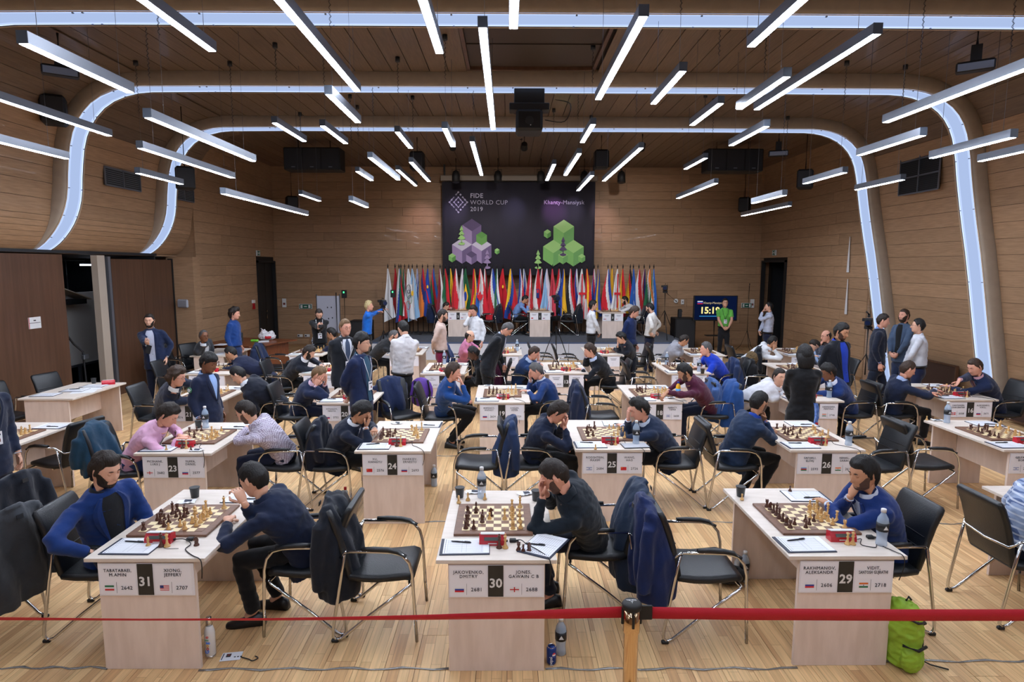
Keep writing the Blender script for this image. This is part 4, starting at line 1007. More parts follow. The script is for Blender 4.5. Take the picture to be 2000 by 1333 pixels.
BARLAB=['short linear pendant lamp near the second lit rib, second from left', 'short linear pendant lamp near the top of the picture, first from left', 'long linear pendant lamp near the top of the picture, second from left', 'long linear pendant lamp near the second lit rib, first from left', 'long linear pendant lamp near the third lit rib, first from left', 'long linear pendant lamp near the third lit rib, third from left', 'long linear pendant lamp near the third lit rib, second from left', 'short linear pendant lamp near the far end of the hall, first from left', 'long linear pendant lamp near the far end of the hall, second from left', 'short linear pendant lamp near the far end of the hall, third from left', 'short linear pendant lamp near the second lit rib, third from left', 'short linear pendant lamp near the third lit rib, fourth from left', 'short linear pendant lamp near the third lit rib, fifth from left', 'short linear pendant lamp near the top of the picture, third from left', 'long linear pendant lamp near the second lit rib, fourth from left', 'short linear pendant lamp near the top of the picture, fourth from left', 'long linear pendant lamp near the top of the picture, fifth from left', 'short linear pendant lamp near the second lit rib, fifth from left', 'short linear pendant lamp near the third lit rib, sixth from left', 'short linear pendant lamp near the third lit rib, seventh from left', 'long linear pendant lamp near the third lit rib, eighth from left', 'short linear pendant lamp near the third lit rib, tenth from left', 'long linear pendant lamp near the third lit rib, ninth from left', 'long linear pendant lamp near the third lit rib, eleventh from left', 'long linear pendant lamp near the far end of the hall, tenth from left', 'long linear pendant lamp near the far end of the hall, ninth from left', 'long linear pendant lamp near the far end of the hall, sixth from left', 'long linear pendant lamp near the far end of the hall, seventh from left', 'long linear pendant lamp near the far end of the hall, eighth from left', 'short linear pendant lamp near the far end of the hall, fifth from left', 'short linear pendant lamp near the far end of the hall, fourth from left', 'short linear pendant lamp near the top of the picture, sixth from left', 'long linear pendant lamp near the second lit rib, eighth from left', 'short linear pendant lamp near the second lit rib, seventh from left', 'short linear pendant lamp near the second lit rib, sixth from left', 'long linear pendant lamp near the second lit rib, ninth from left', 'short linear pendant lamp near the third lit rib, fourteenth from left', 'short linear pendant lamp near the third lit rib, fifteenth from left', 'short linear pendant lamp near the third lit rib, sixteenth from left', 'short linear pendant lamp near the third lit rib, thirteenth from left', 'short linear pendant lamp near the far end of the hall, fourteenth from left', 'short linear pendant lamp near the far end of the hall, fifteenth from left', 'short linear pendant lamp near the third lit rib, twelfth from left', 'long linear pendant lamp near the far end of the hall, eleventh from left', 'short linear pendant lamp near the far end of the hall, thirteenth from left', 'long linear pendant lamp near the far end of the hall, twelfth from left']
bar_m={}
def pendant(i,x,y,z,L,pink=False):
    k=(round(L,1))
    if k not in bar_m:
        bar_m[k]=(MB().box((0,L/2,.045),(.08,L,.088)).mesh('housing',M_alu),MB().box((0,L/2,-.001),(.066,L-.02,.004)).mesh('diffuser',M_lamp),MB().box((0,-.002,.045),(.084,.006,.092),bev=.001).mesh('end_cap',mat('end cap grey',(74,84,98),.5)))
    t=thing('pendant_lamp',BARLAB[i] if i<len(BARLAB) else 'linear pendant lamp over the rear of the hall',"lamp",(x,y,z),0,'suspended linear lamps')
    a,b_,c=bar_m[k]; link('housing',a,t); link('diffuser',b_,t); link('end_cap',c,t)
    for yy in (L*.12,L*.88): MB().tube([(0,yy,.09),(0,yy,ZC-.02-z)],.003,4).build('suspension_wire',M_alu,t)
    mb=MB(); hx=ZC-.03-z; mb.tube([(.0+.012*math.cos(q*1.3),L*.12+.012*math.sin(q*1.3),hx*.55+q*.012) for q in range(int(hx*.45/.012))],.003,3); mb.build('coiled_cord',M_dk,t)
    MB().lathe([(.035,0),(.035,.07),(.0005,.07)],10,c=(0,L*.12,ZC-z-.085)).build('ceiling_box',M_dk,t)
for i,(x,y,z,L_) in enumerate(BARS): pendant(i,x,y,z,L_)
for q,(x,y,L_) in enumerate([(-5.5,-3.6,2.6),(-3.2,-2.6,2.6),(-1.0,-3.9,3.9),(1.4,-2.9,2.6),(3.6,-3.8,2.6),(5.8,-2.4,2.6),(-5.6,1.0,2.6),(-3.4,2.0,1.3),(-1.2,.6,2.6),(1.2,.9,2.6),(3.4,.4,2.6),(5.6,1.2,2.6),(-6.4,4.0,2.6),(6.9,4.2,2.6)]):
    pendant(999,x,y,4.6,L_)
# ================= boards and furniture
TX={31:(-2.30,3.73),30:(-.067,3.70),29:(2.19,3.745),28:(4.41,3.80),22:(-5.45,5.95),23:(-3.31,5.94),24:(-1.15,6.01),25:(1.07,6.06),26:(3.25,6.04),27:(5.43,6.05),
 21:(-4.30,8.19),20:(-2.20,8.2),19:(-.07,8.25),18:(2.10,8.28),17:(4.28,8.33),16:(6.50,8.42),10:(-5.16,10.46),11:(-3.21,10.5),12:(-1.12,10.5),13:(1.03,10.57),14:(3.17,10.55),15:(5.30,10.52),
 9:(-4.22,12.7),8:(-2.17,12.85),7:(-.07,12.78),6:(2.06,12.8),5:(4.19,12.7),4:(6.25,12.7)}
SG={31:(('TABATABAEI,','M.AMIN','2642','ir'),('XIONG,','JEFFERY','2707','us')),30:(('JAKOVENKO,','DMITRY','2681','ru'),('JONES,','GAWAIN C B','2688','eng')),29:(('RAKHMANOV,','ALEKSANDR','2606','ru'),('VIDIT,','SANTOSH GUJRATHI','2718','in')),
 28:(('','','',''),('','','','')),22:(('','','',''),('','','','')),23:(('MCSHANE,','LUKE J','2682','eng'),('YUFFA,','DANIIL','2577','ru')),24:(('XU,','XIANGYU','2576','cn'),('INARKIEV,','ERNESTO','2693','ru')),25:(('RODSHTEIN,','MAXIM','2684','isr'),('WANG,','HAO','2726','cn')),
 26:(('SAFARLI,','ELTAJ','2593','az'),('NIHAL,','SARIN','2610','in')),27:(('GELFAND,','BORIS','2696','isr'),('','','','')),21:(('','','2674','ru'),('','','','')),20:(('VITIUGOV,','NIKITA','2732','ru'),('','','','')),19:(('ESIPENKO,','ANDREY','2624','ru'),('SVIDLER,','PETER','2729','ru')),
 18:(('','','','ru'),('NABATY,','TAMIR','2658','isr')),17:(('','','','ru'),('HARIKRISHNA,','PENTALA','2746','in')),16:(('CHRISTIANSEN,','JOHAN-SEBASTIAN','2558','no'),('ALEKSEENKO,','KIRILL','2671','ru')),
 13:(('','','2639','fr'),('','','','ru')),12:(('YU,','YANGYI','2763','cn'),('','','','ru')),11:(('','','','ru'),('','','','')),10:(('','','2748','ru'),('','','','')),14:(('','','','us'),('','','','isr')),15:(('','','',''),('','','','')),
 9:(('','','',''),('','','','')),8:(('','','','ru'),('','','','')),7:(('','','','ru'),('','','','ru')),6:(('','','','nl'),('','','','')),5:(('','','',''),('','','','')),4:(('','','',''),('','','',''))}
PB={31:P('r00 p13 k15 q12 b22 p21 p03 n04 p24 r16 b33 p35 p26 q34','d')+P('p30 p41 p52 q53 n45 b55 p64 p61 r50 n63 b62 p65 q56 k77','l'),
 30:P('r00 b10 k01 b02 p05 q04 n22 p24 p15 r03 n34 b16','d')+P('p33 q53 r60 p61 b64 p63 n65 k77 p74 r70 p72 q66','l'),
 29:P('r00 n01 b02 q03 k04 b05 n06 r07 p11 p20 p31 p32 p42','d')+P('p43 p52 b53 p62 p61 q72 k74 b65 r70 p63 p66 p67 r77 n55 n64','l')}
TH_=.766
for n,(x,y) in TX.items():
    table(n,x,y,*SG[n])
    bx,by={31:(-.03,.58),30:(-.03,.62),29:(-.01,.58),24:(-.0,.545),25:(.0,.565)}.get(n,(0,.58)); rot={30:.007,31:.007}.get(n,0)
    chessboard(n,x+bx,y+by,TH_,rot,near=n in(31,30,29),pieces=PB.get(n),seed=n)
    far=y>9
    clock(n,x+{31:-.03,30:-.03,29:.08}.get(n,.01),y+.235,TH_,{31:-.0}.get(n,0))
    if n in (24,31,23,25,16): pass
    clipboard(n,x-.21+(.05 if n==31 else 0),y+.165+(.02 if n==30 else 0),TH_,0.03 if n!=31 else -.02,'near left side',pen=.1*((n%5)-2),full=not far)
    if n!=30: clipboard(n,x+.22,y+1.03,TH_,math.pi-.04,'far right side',pen=.1*((n%3)-1),full=not far)
    else: clipboard(n,x+.31,y+.20,TH_,math.pi/2-.5,'near right side',pen=-1.3)
    loose('dk' if n!=29 else 'lq',n,x+.015+(.0 if n!=29 else .07),y+.17,TH_,'in front of the red clock, on its left'); loose('lk',n,x+.055+(.0 if n!=29 else .065),y+.168,TH_,'in front of the red clock, on its right')
loose('lb',31,-2.37,3.90,TH_,'by the clipboard corner'); loose('dn',31,-2.06,3.915,TH_,'right of the clock near the cable')
loose('dr',30,.075,3.835,TH_,'between the clock and tilted clipboard'); loose('dp',30,.105,3.815,TH_,'between two captured dark pieces'); loose('dn',30,.143,3.82,TH_,'beside the corner of tilted clipboard')
loose('ln',30,*(-0.378,4.640,0.770),'beside the cup at far left corner'); loose('lb',30,*(-0.310,4.693,0.770),'behind the far left board corner'); loose('lp',30,*(-0.177,4.714,0.770),'in front of the water bottle')
loose('lp',29,*(1.864,4.697,0.770),'in front of the dark cup'); loose('dp',29,*(2.328,4.875,0.770),'at the far edge of the table')
loose('lp',25,*(0.894,6.064,0.770),'on the clipboard corner'); loose('lp',27,*(5.074,7.256,0.770),'at the far left table corner'); loose('lb',14,*(2.872,11.645,0.770),'at the far left table corner'); loose('lr',14,*(2.891,11.521,0.770),'beside another pale piece at the corner')
loose('dn',16,*(6.607,8.615,0.770),'right of the red clock'); loose('lp',23,*(-3.418,6.036,0.770),'on the clipboard corner'); loose('dp',23,*(-3.163,6.018,0.770),'right of the red clock')
# extra birch tables
t=table('',-6.43,8.47,label='empty birch table with papers and a red clock beside the walnut partition')
clipboard('',-6.60,8.72,TH_,.1,'nearest on the empty birch table',full=True); clipboard('',-6.42,9.05,TH_,.1,'middle on the empty birch table',pen=.2); clipboard('',-6.35,9.38,TH_,.1,'farthest on the empty birch table')
for i in range(3): tag(MB().box((0,0,.001),(.21,.30,.001)).build('paper_sheet',M_paper,loc=(-6.22-.05*i,8.95+.2*i,TH_+.0005+.001*i),rz=.3*i-1.2),['nearest loose paper sheet on the empty birch table','middle loose paper sheet on the empty birch table','farthest loose paper sheet on the empty birch table'][i],'paper','loose papers on the empty table')
t=thing('chess_clock','red chess clock on the far end of the empty birch table','clock',(-6.22,9.52,TH_),.5); link('case',ck_me,t); MB().box((0,.02,.068),(.15,.03,.006),rot=rx(-.25)).build('rocker',M_white,t)
cup(-6.5,9.6,TH_,'dark cup at the far end of the empty birch table')
t=table('',-6.15,12.6,label='birch table of the older seated man by the left wall')
for i in range(3): tag(MB().box((0,0,.001),(.21,.30,.001)).build('paper_sheet',M_paper,loc=(-6.1+.1*i,12.8+.3*i,TH_+.0005),rz=.3*i-1),['left paper sheet on the older man\'s table','middle paper sheet on the older man\'s table','right paper sheet on the older man\'s table'][i],'paper','papers on the table by the left wall')
# stage tables
for n,x,y in ((2,-1.47,18.45),(1,.98,18.4),(3,3.1,18.05)):
    table(n,x,y,('','','',{2:'ru',1:'cn',3:'fr'}[n]),('','','',{2:'nl',1:'ru',3:'eng'}[n]),z=.5,label='birch table number %d standing on the grey stage'%n)
    chessboard(n,x,y+.45,1.266,0,seed=n+40)
# ================= chairs
def ch(x,y,face,label,z=0,far=False,**k): return chair(x,y,face,label,z=z,far=far,**k)
CH=[(-.90,4.30,0,'empty black chair with dark coats left of board 30'),(1.40,4.27,0,'empty black chair with blue coats between boards 30 and 29'),
 (-.32,6.66,180,'empty black chair with navy jacket right of board 24'),(-4.95,6.75,165,'empty black chair right of board 22 showing its back'),
 (4.02,6.58,183,'empty black chair right of board 26, back towards board 27'),(4.62,6.66,0,'empty black chair left of board 27, back to back with another'),
 (-7.15,8.75,-12,'nearer empty chair behind the empty birch table'),(-6.95,9.55,-12,'farther empty chair behind the empty birch table'),
 (1.36,8.82,0,'empty black chair with navy coat left of board 18'),
 (-5.95,11.0,0,'empty black chair in front of the standing bearded man'),
 (-1.55,8.85,-55,'black chair with navy jacket right of board 20'),
 (-6.95,13.0,0,'empty chair with black coat beside the older seated man'),(2.42,10.95,0,'empty black chair left of board 14'),(1.32,13.3,0,'empty chair with arms up by the stage skirt, right one'),(.80,13.45,0,'empty chair by the stage skirt, left one'),
 (5.0,13.0,150,'empty chair with black coat right of board 5'),(4.50,11.1,0,'chair with dark blue jacket left of board 15'),(-5.0,13.2,0,'chair with navy coat by the brown desk'),
 (3.88,4.43,0,'black chair of the player in plaid shirt at right edge'),(-3.78,4.13,172,'chair with grey coat at the left edge, nearest the camera'),(-4.30,4.85,172,'dark chair at the left edge behind the grey coat')]
for c in CH: ch(c[0],c[1],c[2],c[3])
for x,y,f_,lab in ((-1.95,18.9,0,'stage chair left of table 2'),(-.6,18.95,180,'stage chair with dark coat right of table 2'),(.4,18.9,0,'stage chair left of table 1'),(1.85,18.9,180,'stage chair right of table 1'),(3.85,18.6,180,'stage chair right of table 3')):
    ch(x,y,f_,lab,z=.5)
# ================= people
NAVY=(20,30,56);BLK=(17,18,22);DN=(14,22,40)
def S(label,hd,n,side,hip=None,hipd=(0,0),chairlab=None,z=0,**k):
    tx,ty=TX[n] if n in TX else n
    hx=tx+side*.76+hipd[0]; hy_=ty+.60+hipd[1]
    if hip: hx,hy_=hip
    face=k.pop('face',0 if side<0 else 180)
    cpx,cpy=k.pop('cpos',(hx,hy_))
    lab=chairlab or 'black chair under %s'%label.split(',')[0].replace('young man','man')
    if k.get('sit',True) and not k.pop('nochair',False):
        cf=k.pop('cface',0 if side<0 else 180); a=math.radians(cf)
        ch(cpx-.05*math.cos(a),cpy,cf,' '.join(lab.split()[:15]),z=z)
    k.pop('cface',None)
    return person(label,hd,(hx,hy_),face,base=z,group='players and visitors in the hall',**k)
S('bearded man in bright blue jacket and black shirt, left of board 31',(-2.795,4.169,1.200),31,-1,hip=(-2.88,4.33),face=-30,cface=5,big=True,tcol=(20,54,118),shirt=(30,33,40),leg=NAVY,skin='fair',hairk=('med','dark'),brd=.8,hy=10,hp=18,arms=('lap',('to',(-2.768,3.936,0.700),(-.3,-1,-.1),(.9,.1,-.3),(0,0,-1),.5)),legs=dict(open=1,knee=.44),width=1.1)
S('young man in dark navy suit leaning on the table, right of board 31',(-1.797,4.251,1.100),31,1,hip=(-1.50,4.36),width=1.1,big=True,tcol=(20,33,62),shirt=None,leg=BLK,skin='fair',hairk=('short','black'),hy=-15,hp=28,arms=(('to',(-1.986,4.215,0.800),(.3,-.9,-.3),(-.3,.9,.0),(0,0,-1),.4),('to',(-1.807,4.096,0.980),(-.3,-.8,-.6),(-.45,.1,.9),(-.5,.3,-.2),.9)),legs=dict(foot=.30,stagger=.05),chairlab='black chair under the young man right of board 31')
S('man in black shirt holding his forehead, right of board 30',(0.341,4.207,1.140),30,1,hip=(.64,4.60),big=True,top='shirt',tcol=(22,33,44),leg=(24,30,46),skin='pink',hairk=('short','dark'),brd=.5,hy=-5,hp=38,arms=('brow','eye'),legs=dict(foot=.30),width=1.22)
S('young man in blue blazer with hand on chin, right of board 29',(2.577,4.286,1.130),29,1,hip=(2.84,4.42),cpos=(2.68,4.36),width=1.15,big=True,tcol=(16,48,112),shirt=(205,215,235),leg=NAVY,skin='tan',hairk=('med','black'),brd=.3,hy=12,hp=14,arms=('fold','chin'),legs=dict(foot=.35))
S('person in blue plaid shirt seated at the right edge',(4.02,4.36,1.15),28,-1,hip=(3.87,4.40),nochair=True,width=1.2,big=True,top='shirt',pat=pattern('plaid shirt cloth','plaid',((150,165,195),(90,108,150),(200,208,222)),7),tcol=(150,165,195),leg=NAVY,skin='fair',hairk=('short','dark'),arms=('table','table'))
S('man in pink shirt looking at his board, left of board 23',(-3.469,6.189,1.100),23,-1,hip=(-3.98,6.42),top='shirt',tcol=(232,180,212),leg=(40,60,110),skin='pink',hairk=('med','dark'),hp=38,big=True,arms=(('to',(-3.450,6.348,0.830),(-.3,.9,-.4),(.9,-.3,0),(0,0,-1),.8),('to',(-3.435,6.267,0.820),(-.3,-.9,-.4),(.9,.4,0),(0,0,-1),.8)),lanyard=(24,28,40))
S('man in small checked shirt with hands on face, right of board 23',(-2.744,6.384,1.080),23,1,hip=(-2.45,6.62),top='shirt',big=True,pat=pattern('small check cloth','check',((205,200,215),(110,90,120)),75),tcol=(190,180,200),leg=NAVY,skin='fair',hairk=('short','dark'),brd=.4,hp=35,arms=('fold','cheek'))
S('man in navy suit with hand on forehead, left of board 24',(-1.564,6.467,1.060),24,-1,hip=(-1.88,6.62),tcol=(18,28,50),shirt=(225,230,240),leg=BLK,skin='tan',hairk=('med','black'),hp=40,big=True,arms=('fold','eye'))
S('man in dark navy sweater covering his face, left of board 25',(0.534,6.468,1.060),25,-1,hip=(.30,6.66),top='sweater',tcol=(20,32,58),leg=BLK,skin='pink',hairk=('med','dark'),hp=42,big=True,arms=('eye','brow'),hy=-8)
S('man in navy blazer resting forehead on hand, right of board 25',(1.431,6.502,1.080),25,1,hip=(1.80,6.68),tcol=(26,42,70),shirt=(205,220,240),leg=BLK,skin='pink',hairk=('quiff','black'),hp=24,hy=8,big=True,arms=('fold','brow'))
S('man in dark blue jacket seen from behind, left of board 26',(2.736,6.562,1.140),26,-1,hip=(2.52,6.62),face=12,tcol=(28,48,78),shirt=(30,70,170),leg=BLK,skin='tan',hairk=('short','black'),brd=.6,hy=12,hp=18,big=True,arms=('fold','chin'),width=1.12,legs=dict(foot=.2))
S('youth with glasses in navy jacket, left of board 21',(-4.328,7.992,1.160),21,-1,hip=(-4.95,8.75),tcol=(22,34,60),shirt=(225,222,218),leg=BLK,skin='pink',hairk=('curly','brown'),spec=True,hp=15,arms=('fold','fold'))
S('man with glasses in black suit, right of board 21',(-3.802,8.638,1.080),21,1,hip=(-3.35,8.95),tcol=(18,24,40),shirt=(215,220,230),leg=BLK,skin='fair',hairk=('short','black'),spec=True,hp=40,arms=('lap','lap'))
S('man in navy suit covering face with hands, left of board 20',(-2.675,8.641,1.080),20,-1,hip=(-3.02,8.85),tcol=(24,36,68),shirt=(220,190,210),leg=NAVY,skin='pink',hairk=('short','light'),hp=35,arms=('eye','cheek'))
S('youth in blue shirt with hand on mouth, left of board 19',(-0.743,8.281,1.180),19,-1,hip=(-.92,8.78),top='shirt',tcol=(26,72,138),leg=BLK,skin='pink',hairk=('med','brown'),hp=12,arms=('lap','mouth'),legs=dict(foot=.1))
S('man in blue blazer hiding his eyes, right of board 19',(0.431,8.952,1.080),19,1,hip=(.66,8.98),tcol=(24,56,112),shirt=(205,215,235),leg=BLK,skin='pink',hairk=('short','grey'),hp=30,arms=('table','eye'))
S('man in maroon sweater reaching across his board, right of board 18',(2.494,8.523,1.140),18,1,hip=(2.98,8.92),top='sweater',tcol=(82,24,54),leg=NAVY,skin='tan',hairk=('med','black'),brd=.3,hp=32,arms=(('to',(2.015,8.094,0.950),(.1,-.2,-.9),(-.7,-.1,-.7),(-.3,0,-.9),.7),'fold'))
S('man in white shirt turning to the camera, left of board 17',(3.893,8.676,1.040),17,-1,hip=(3.42,9.05),top='shirt',tcol=(222,222,228),leg=BLK,skin='fair',hairk=('short','dark'),hy=-80,hp=5,arms=('fold','fold'))
S('man with glasses in blue blazer, right of board 17',(4.579,8.645,1.120),17,1,hip=(5.05,8.95),tcol=(22,52,112),shirt=(215,220,235),leg=NAVY,skin='brown',hairk=('med','black'),spec=True,hp=25,arms=('fold','fold'))
S('young man in navy suit moving a piece, left of board 16',(5.774,8.750,1.140),16,-1,hip=(5.72,8.92),tcol=(22,34,62),shirt=(170,190,230),leg=BLK,skin='pink',hairk=('short','brown'),hp=22,hy=-10,arms=(('to',(6.002,8.577,0.830),(0,.5,-.8),(.9,-.2,0),(0,0,-1),.4),('to',(6.164,8.697,0.850),(-.2,-.8,-.5),(.9,.1,-.2),(0,0,-1),.6)))
S('man in navy blazer and pink tie, right of board 16',(6.750,8.738,1.180),16,1,hip=(7.28,9.0),tcol=(24,38,72),shirt=(196,150,160),tie=(120,60,80),leg=BLK,skin='pink',hairk=('short','brown'),hp=26,hy=10,arms=('fold',('to',(6.247,8.461,1.000),(.1,.2,-.9),(-.5,-.1,-.8),(-.5,0,-.4),.8)))
S('boy in black hoodie behind the bending man, right of board 12',(-0.597,10.831,1.080),12,1,hip=(-.32,11.1),top='sweater',tcol=(20,22,28),leg=BLK,skin='dark',hairk=('short','black'),hp=25,arms=('lap','lap'))
S('man in blue jacket resting his head on hand, left of board 13',(0.471,10.979,1.060),13,-1,hip=(.22,11.2),tcol=(26,56,104),shirt=(180,200,235),leg=BLK,skin='pink',hairk=('short','brown'),hp=34,arms=('fold','eye'))
S('man in black suit leaning on his hand, right of board 13',(1.460,10.740,1.140),13,1,hip=(1.85,11.15),tcol=(16,20,30),shirt=(190,205,235),leg=BLK,skin='pink',hairk=('med','brown'),hp=22,arms=('table','temple'))
S('man in royal blue polo shirt, right of board 14',(3.578,10.955,1.140),14,1,hip=(4.02,11.2),top='polo',tcol=(20,62,196),leg=NAVY,skin='pink',hairk=('short','grey'),hy=-8,hp=8,arms=('table','chin'),sleeves=False,width=1.1)
S('man with hand over his face behind the woman in black',(6.187,12.255,1.040),15,1,hip=(6.05,11.3),tcol=(28,38,60),shirt=(150,180,225),leg=BLK,skin='fair',hairk=('short','dark'),hp=35,arms=('fold','cheek'))
S('bearded man in dark suit with folded arms, left of board 11',(-3.455,10.660,1.120),11,-1,hip=(-3.98,11.0),tcol=(20,26,40),shirt=(220,220,225),leg=BLK,skin='fair',hairk=('med','dark'),brd=1,hp=35,arms=('fold','fold'))
S('player in navy suit with both hands on face, right of board 10',(-4.927,10.950,1.060),10,1,hip=(-4.30,11.1),tcol=(22,30,58),leg=BLK,skin='tan',hairk=('short','black'),hp=38,arms=('fold','eye'))
S('dark haired player in navy suit, right of board 9',(-3.834,13.428,1.140),9,1,hip=(-3.42,13.5),tcol=(22,30,58),leg=BLK,skin='tan',hairk=('med','black'),hp=20,arms=('fold','chin'))
S('man with glasses in charcoal jacket, left of board 8',(-2.423,13.040,1.140),8,-1,hip=(-2.98,13.4),tcol=(34,36,40),leg=BLK,skin='fair',hairk=('reced','grey'),brd=.6,spec=True,hp=32,arms=('fold','fold'))
S('balding man with glasses in pink shirt, left of board 7',(-0.793,12.870,1.150),7,-1,hip=(-.95,13.35),top='shirt',tcol=(222,140,178),leg=BLK,skin='fair',hairk=('bald','dark'),spec=True,hp=10,arms=('fold','fold'))
S('dark haired player with hand at mouth, right of board 6',(2.404,12.875,1.120),6,1,hip=(2.75,13.5),tcol=(24,30,44),leg=BLK,skin='fair',hairk=('med','black'),hp=30,arms=('fold','mouth'))
S('player in light grey blazer leaning forward, left of board 5',(3.680,12.766,1.080),5,-1,hip=(3.42,13.2),tcol=(150,150,158),leg=(60,60,66),skin='tan',hairk=('reced','dark'),hp=40,arms=('lap','fold'))
S('player in white shirt with hand on temple, left of board 4',(5.500,12.679,1.060),4,-1,hip=(5.18,13.2),top='shirt',tcol=(226,228,232),leg=BLK,skin='tan',hairk=('short','black'),hp=25,arms=('temple','cheek'))
S('balding man with glasses peering over the black jacket',(6.619,12.669,1.180),4,1,hip=(6.98,13.3),tcol=(60,50,50),leg=BLK,skin='pink',hairk=('bald','dark'),spec=True,hp=10,arms=('fold','chin'))
S('older man in grey suit seated by the left wall',(-6.195,12.559,1.180),(-6.15,12.6),-1,hip=(-6.65,13.3),face=-35,cface=-25,tcol=(58,62,70),shirt=(225,228,235),leg=(50,54,62),skin='brown',hairk=('reced','grey'),spec=True,hp=5,arms=('lap','lap'),legs=dict(open=1))
# standing
def ST(label,hd,face,dx=0,dy=0,**k):
    sc_=(hd[2]-k.get('base',0)+.125)/1.80
    return person(label,hd,(hd[0]-dx,hd[1]-dy),face,sit=False,scale=sc_,group='players and visitors in the hall',**k)
ST('bearded man in navy suit standing before the walnut partition',(-6.450,11.134,1.620),-75,dx=-.03,dy=-.05,tcol=(22,36,68),shirt=(190,196,216),leg=NAVY,skin='fair',hairk=('short','dark'),brd=1,hp=5,arms=('pocket',('to',(-6.080,10.518,1.120),(-1,0,-.6),(.2,-.5,.8),(0,1,0),.5)),legs=dict(open=1),width=1.1)
ST('curly haired man in blue sweater standing in side view',(-5.783,13.097,1.600),0,dx=.02,top='sweater',tcol=(22,62,128),leg=(34,52,92),skin='pink',hairk=('curly','dark'),hp=10,arms=('hang','hang'),width=1.2)
ST('bearded photographer in black holding a camera',(-4.164,13.645,1.560),-70,tcol=(20,21,25),leg=BLK,skin='fair',hairk=('crop','dark'),brd=1,hp=42,lanyard=(225,225,230),arms=(('to',(-4.014,13.374,1.280),(-.9,0,-.8),(-.5,-.5,.6),(0,1,0),.9),('to',(-4.066,13.251,1.270),(.9,0,-.8),(.5,-.5,.6),(0,1,0),.9)),top='sweater')
ST('large man with glasses in black suit and patterned tie',(-2.466,9.355,1.680),-55,dx=.04,dy=-.05,tcol=(28,32,40),shirt=(225,230,240),tie=(70,84,110),leg=BLK,skin='pink',hairk=('short','light'),spec=True,hy=10,hp=8,arms=('hang','back'),lanyard=(232,232,236),width=1.25)
ST('young man with glasses, navy blazer, checked shirt and badge',(-1.852,7.789,1.640),-20,dx=.02,tcol=(26,40,78),shirt=(44,84,110),leg=NAVY,skin='fair',hairk=('fringe','black'),spec=True,hp=5,hy=15,arms=('back','back'),lanyard=(225,228,235),legs=dict(open=1))
ST('blond cameraman in bright blue sweater reaching to his tripod',(-3.452,15.375,1.620),5,dx=.06,top='sweater',tcol=(26,112,214),leg=BLK,skin='pink',hairk=('med','blond'),hp=0,arms=(('to',(-3.225,16.008,1.500),(0,.3,-1),(.9,0,.1),(0,0,-1),.5),('to',(-3.259,15.914,1.480),(0,-.3,-1),(.9,0,.1),(0,0,-1),.5)))
ST('man in white shirt seen from behind, standing at board 12',(-1.639,9.705,1.630),112,dx=.03,dy=.02,top='shirt',tcol=(226,224,226),leg=BLK,skin='fair',hairk=('short','black'),hp=32,hy=10,arms=('front','front'),width=1.1)
ST('man in beige patterned shirt and maroon trousers',(-1.304,12.370,1.620),5,dx=.03,top='shirt',tcol=(206,180,168),leg=(120,22,62),skin='fair',hairk=('short','dark'),brd=.4,hp=14,arms=('hang','back'),width=1.15)
ST('young man in white shirt rubbing his eye near stage table 2',(-0.771,14.098,1.600),-120,top='shirt',tcol=(226,228,232),leg=BLK,skin='pink',hairk=('med','dark'),hp=22,arms=('hang','eye'))
ST('grey haired man with glasses in black suit bending over a board',(-0.007,10.724,1.520),-8,dx=.34,dy=.0,tcol=(20,24,32),shirt=(190,200,230),leg=BLK,skin='pink',hairk=('short','grey'),spec=True,hp=50,arms=('hang','back'),width=1.15)
ST('dark haired youth in white shirt standing before the stage',(2.136,15.379,1.640),0,dx=.03,top='shirt',tcol=(228,230,234),leg=BLK,skin='fair',hairk=('med','black'),hp=5,arms=('hang','front'))
ST('young man in navy shirt standing right of board 6',(2.704,13.142,1.640),-40,dx=.06,top='shirt',tcol=(18,38,84),leg=(20,26,40),skin='pink',hairk=('med','brown'),hp=26,arms=('hang','hang'),hy=20)
ST('bearded man in white shirt with hands behind, by the stage',(3.495,15.050,1.600),150,dx=.0,top='shirt',tcol=(226,222,216),leg=NAVY,skin='fair',hairk=('short','black'),brd=.6,hp=20,arms=('hips','hips'),width=1.15)
ST('man in bright green polo shirt with badge',(6.214,17.570,1.580),-95,top='polo',tcol=(112,200,86),leg=(30,32,38),skin='fair',hairk=('short','dark'),spec=True,arms=('front','front'),sleeves=False,lanyard=(40,44,50),width=1.1)
ST('man in pale blue shirt on the phone in the doorway',(6.858,16.108,1.560),165,top='shirt',tcol=(196,204,226),leg=(26,34,60),skin='fair',hairk=('short','black'),arms=('mouth','front'))
ST('man in black jacket and royal blue shirt, arms behind',(4.931,9.025,1.660),-70,dx=-.02,dy=-.03,tcol=(18,22,32),shirt=(22,60,178),leg=BLK,skin='tan',hairk=('med','black'),brd=.4,hy=10,hp=18,arms=('back','back'),legs=dict(open=1),width=1.15)
ST('tall man in dark navy suit walking beside the lit column',(6.655,10.853,1.660),-30,dx=.05,tcol=(18,26,46),shirt=(120,150,210),leg=(20,28,46),skin='pink',hairk=('short','dark'),hp=12,arms=('hang','hang'),legs=dict(stride=.18))
ST('long bearded man in blue denim jacket by the right wall',(7.616,11.756,1.680),200,tcol=(74,92,118),shirt=(22,24,28),leg=(40,54,84),skin='pink',hairk=('short','brown'),brd=2.2,arms=('front','front'),legs=dict(open=1))
ST('man in white shirt talking beside the right wall',(7.087,10.535,1.600),150,dx=-.05,top='shirt',tcol=(222,226,236),leg=(26,36,70),skin='fair',hairk=('short','black'),spec=True,arms=('front','front'),width=1.1)
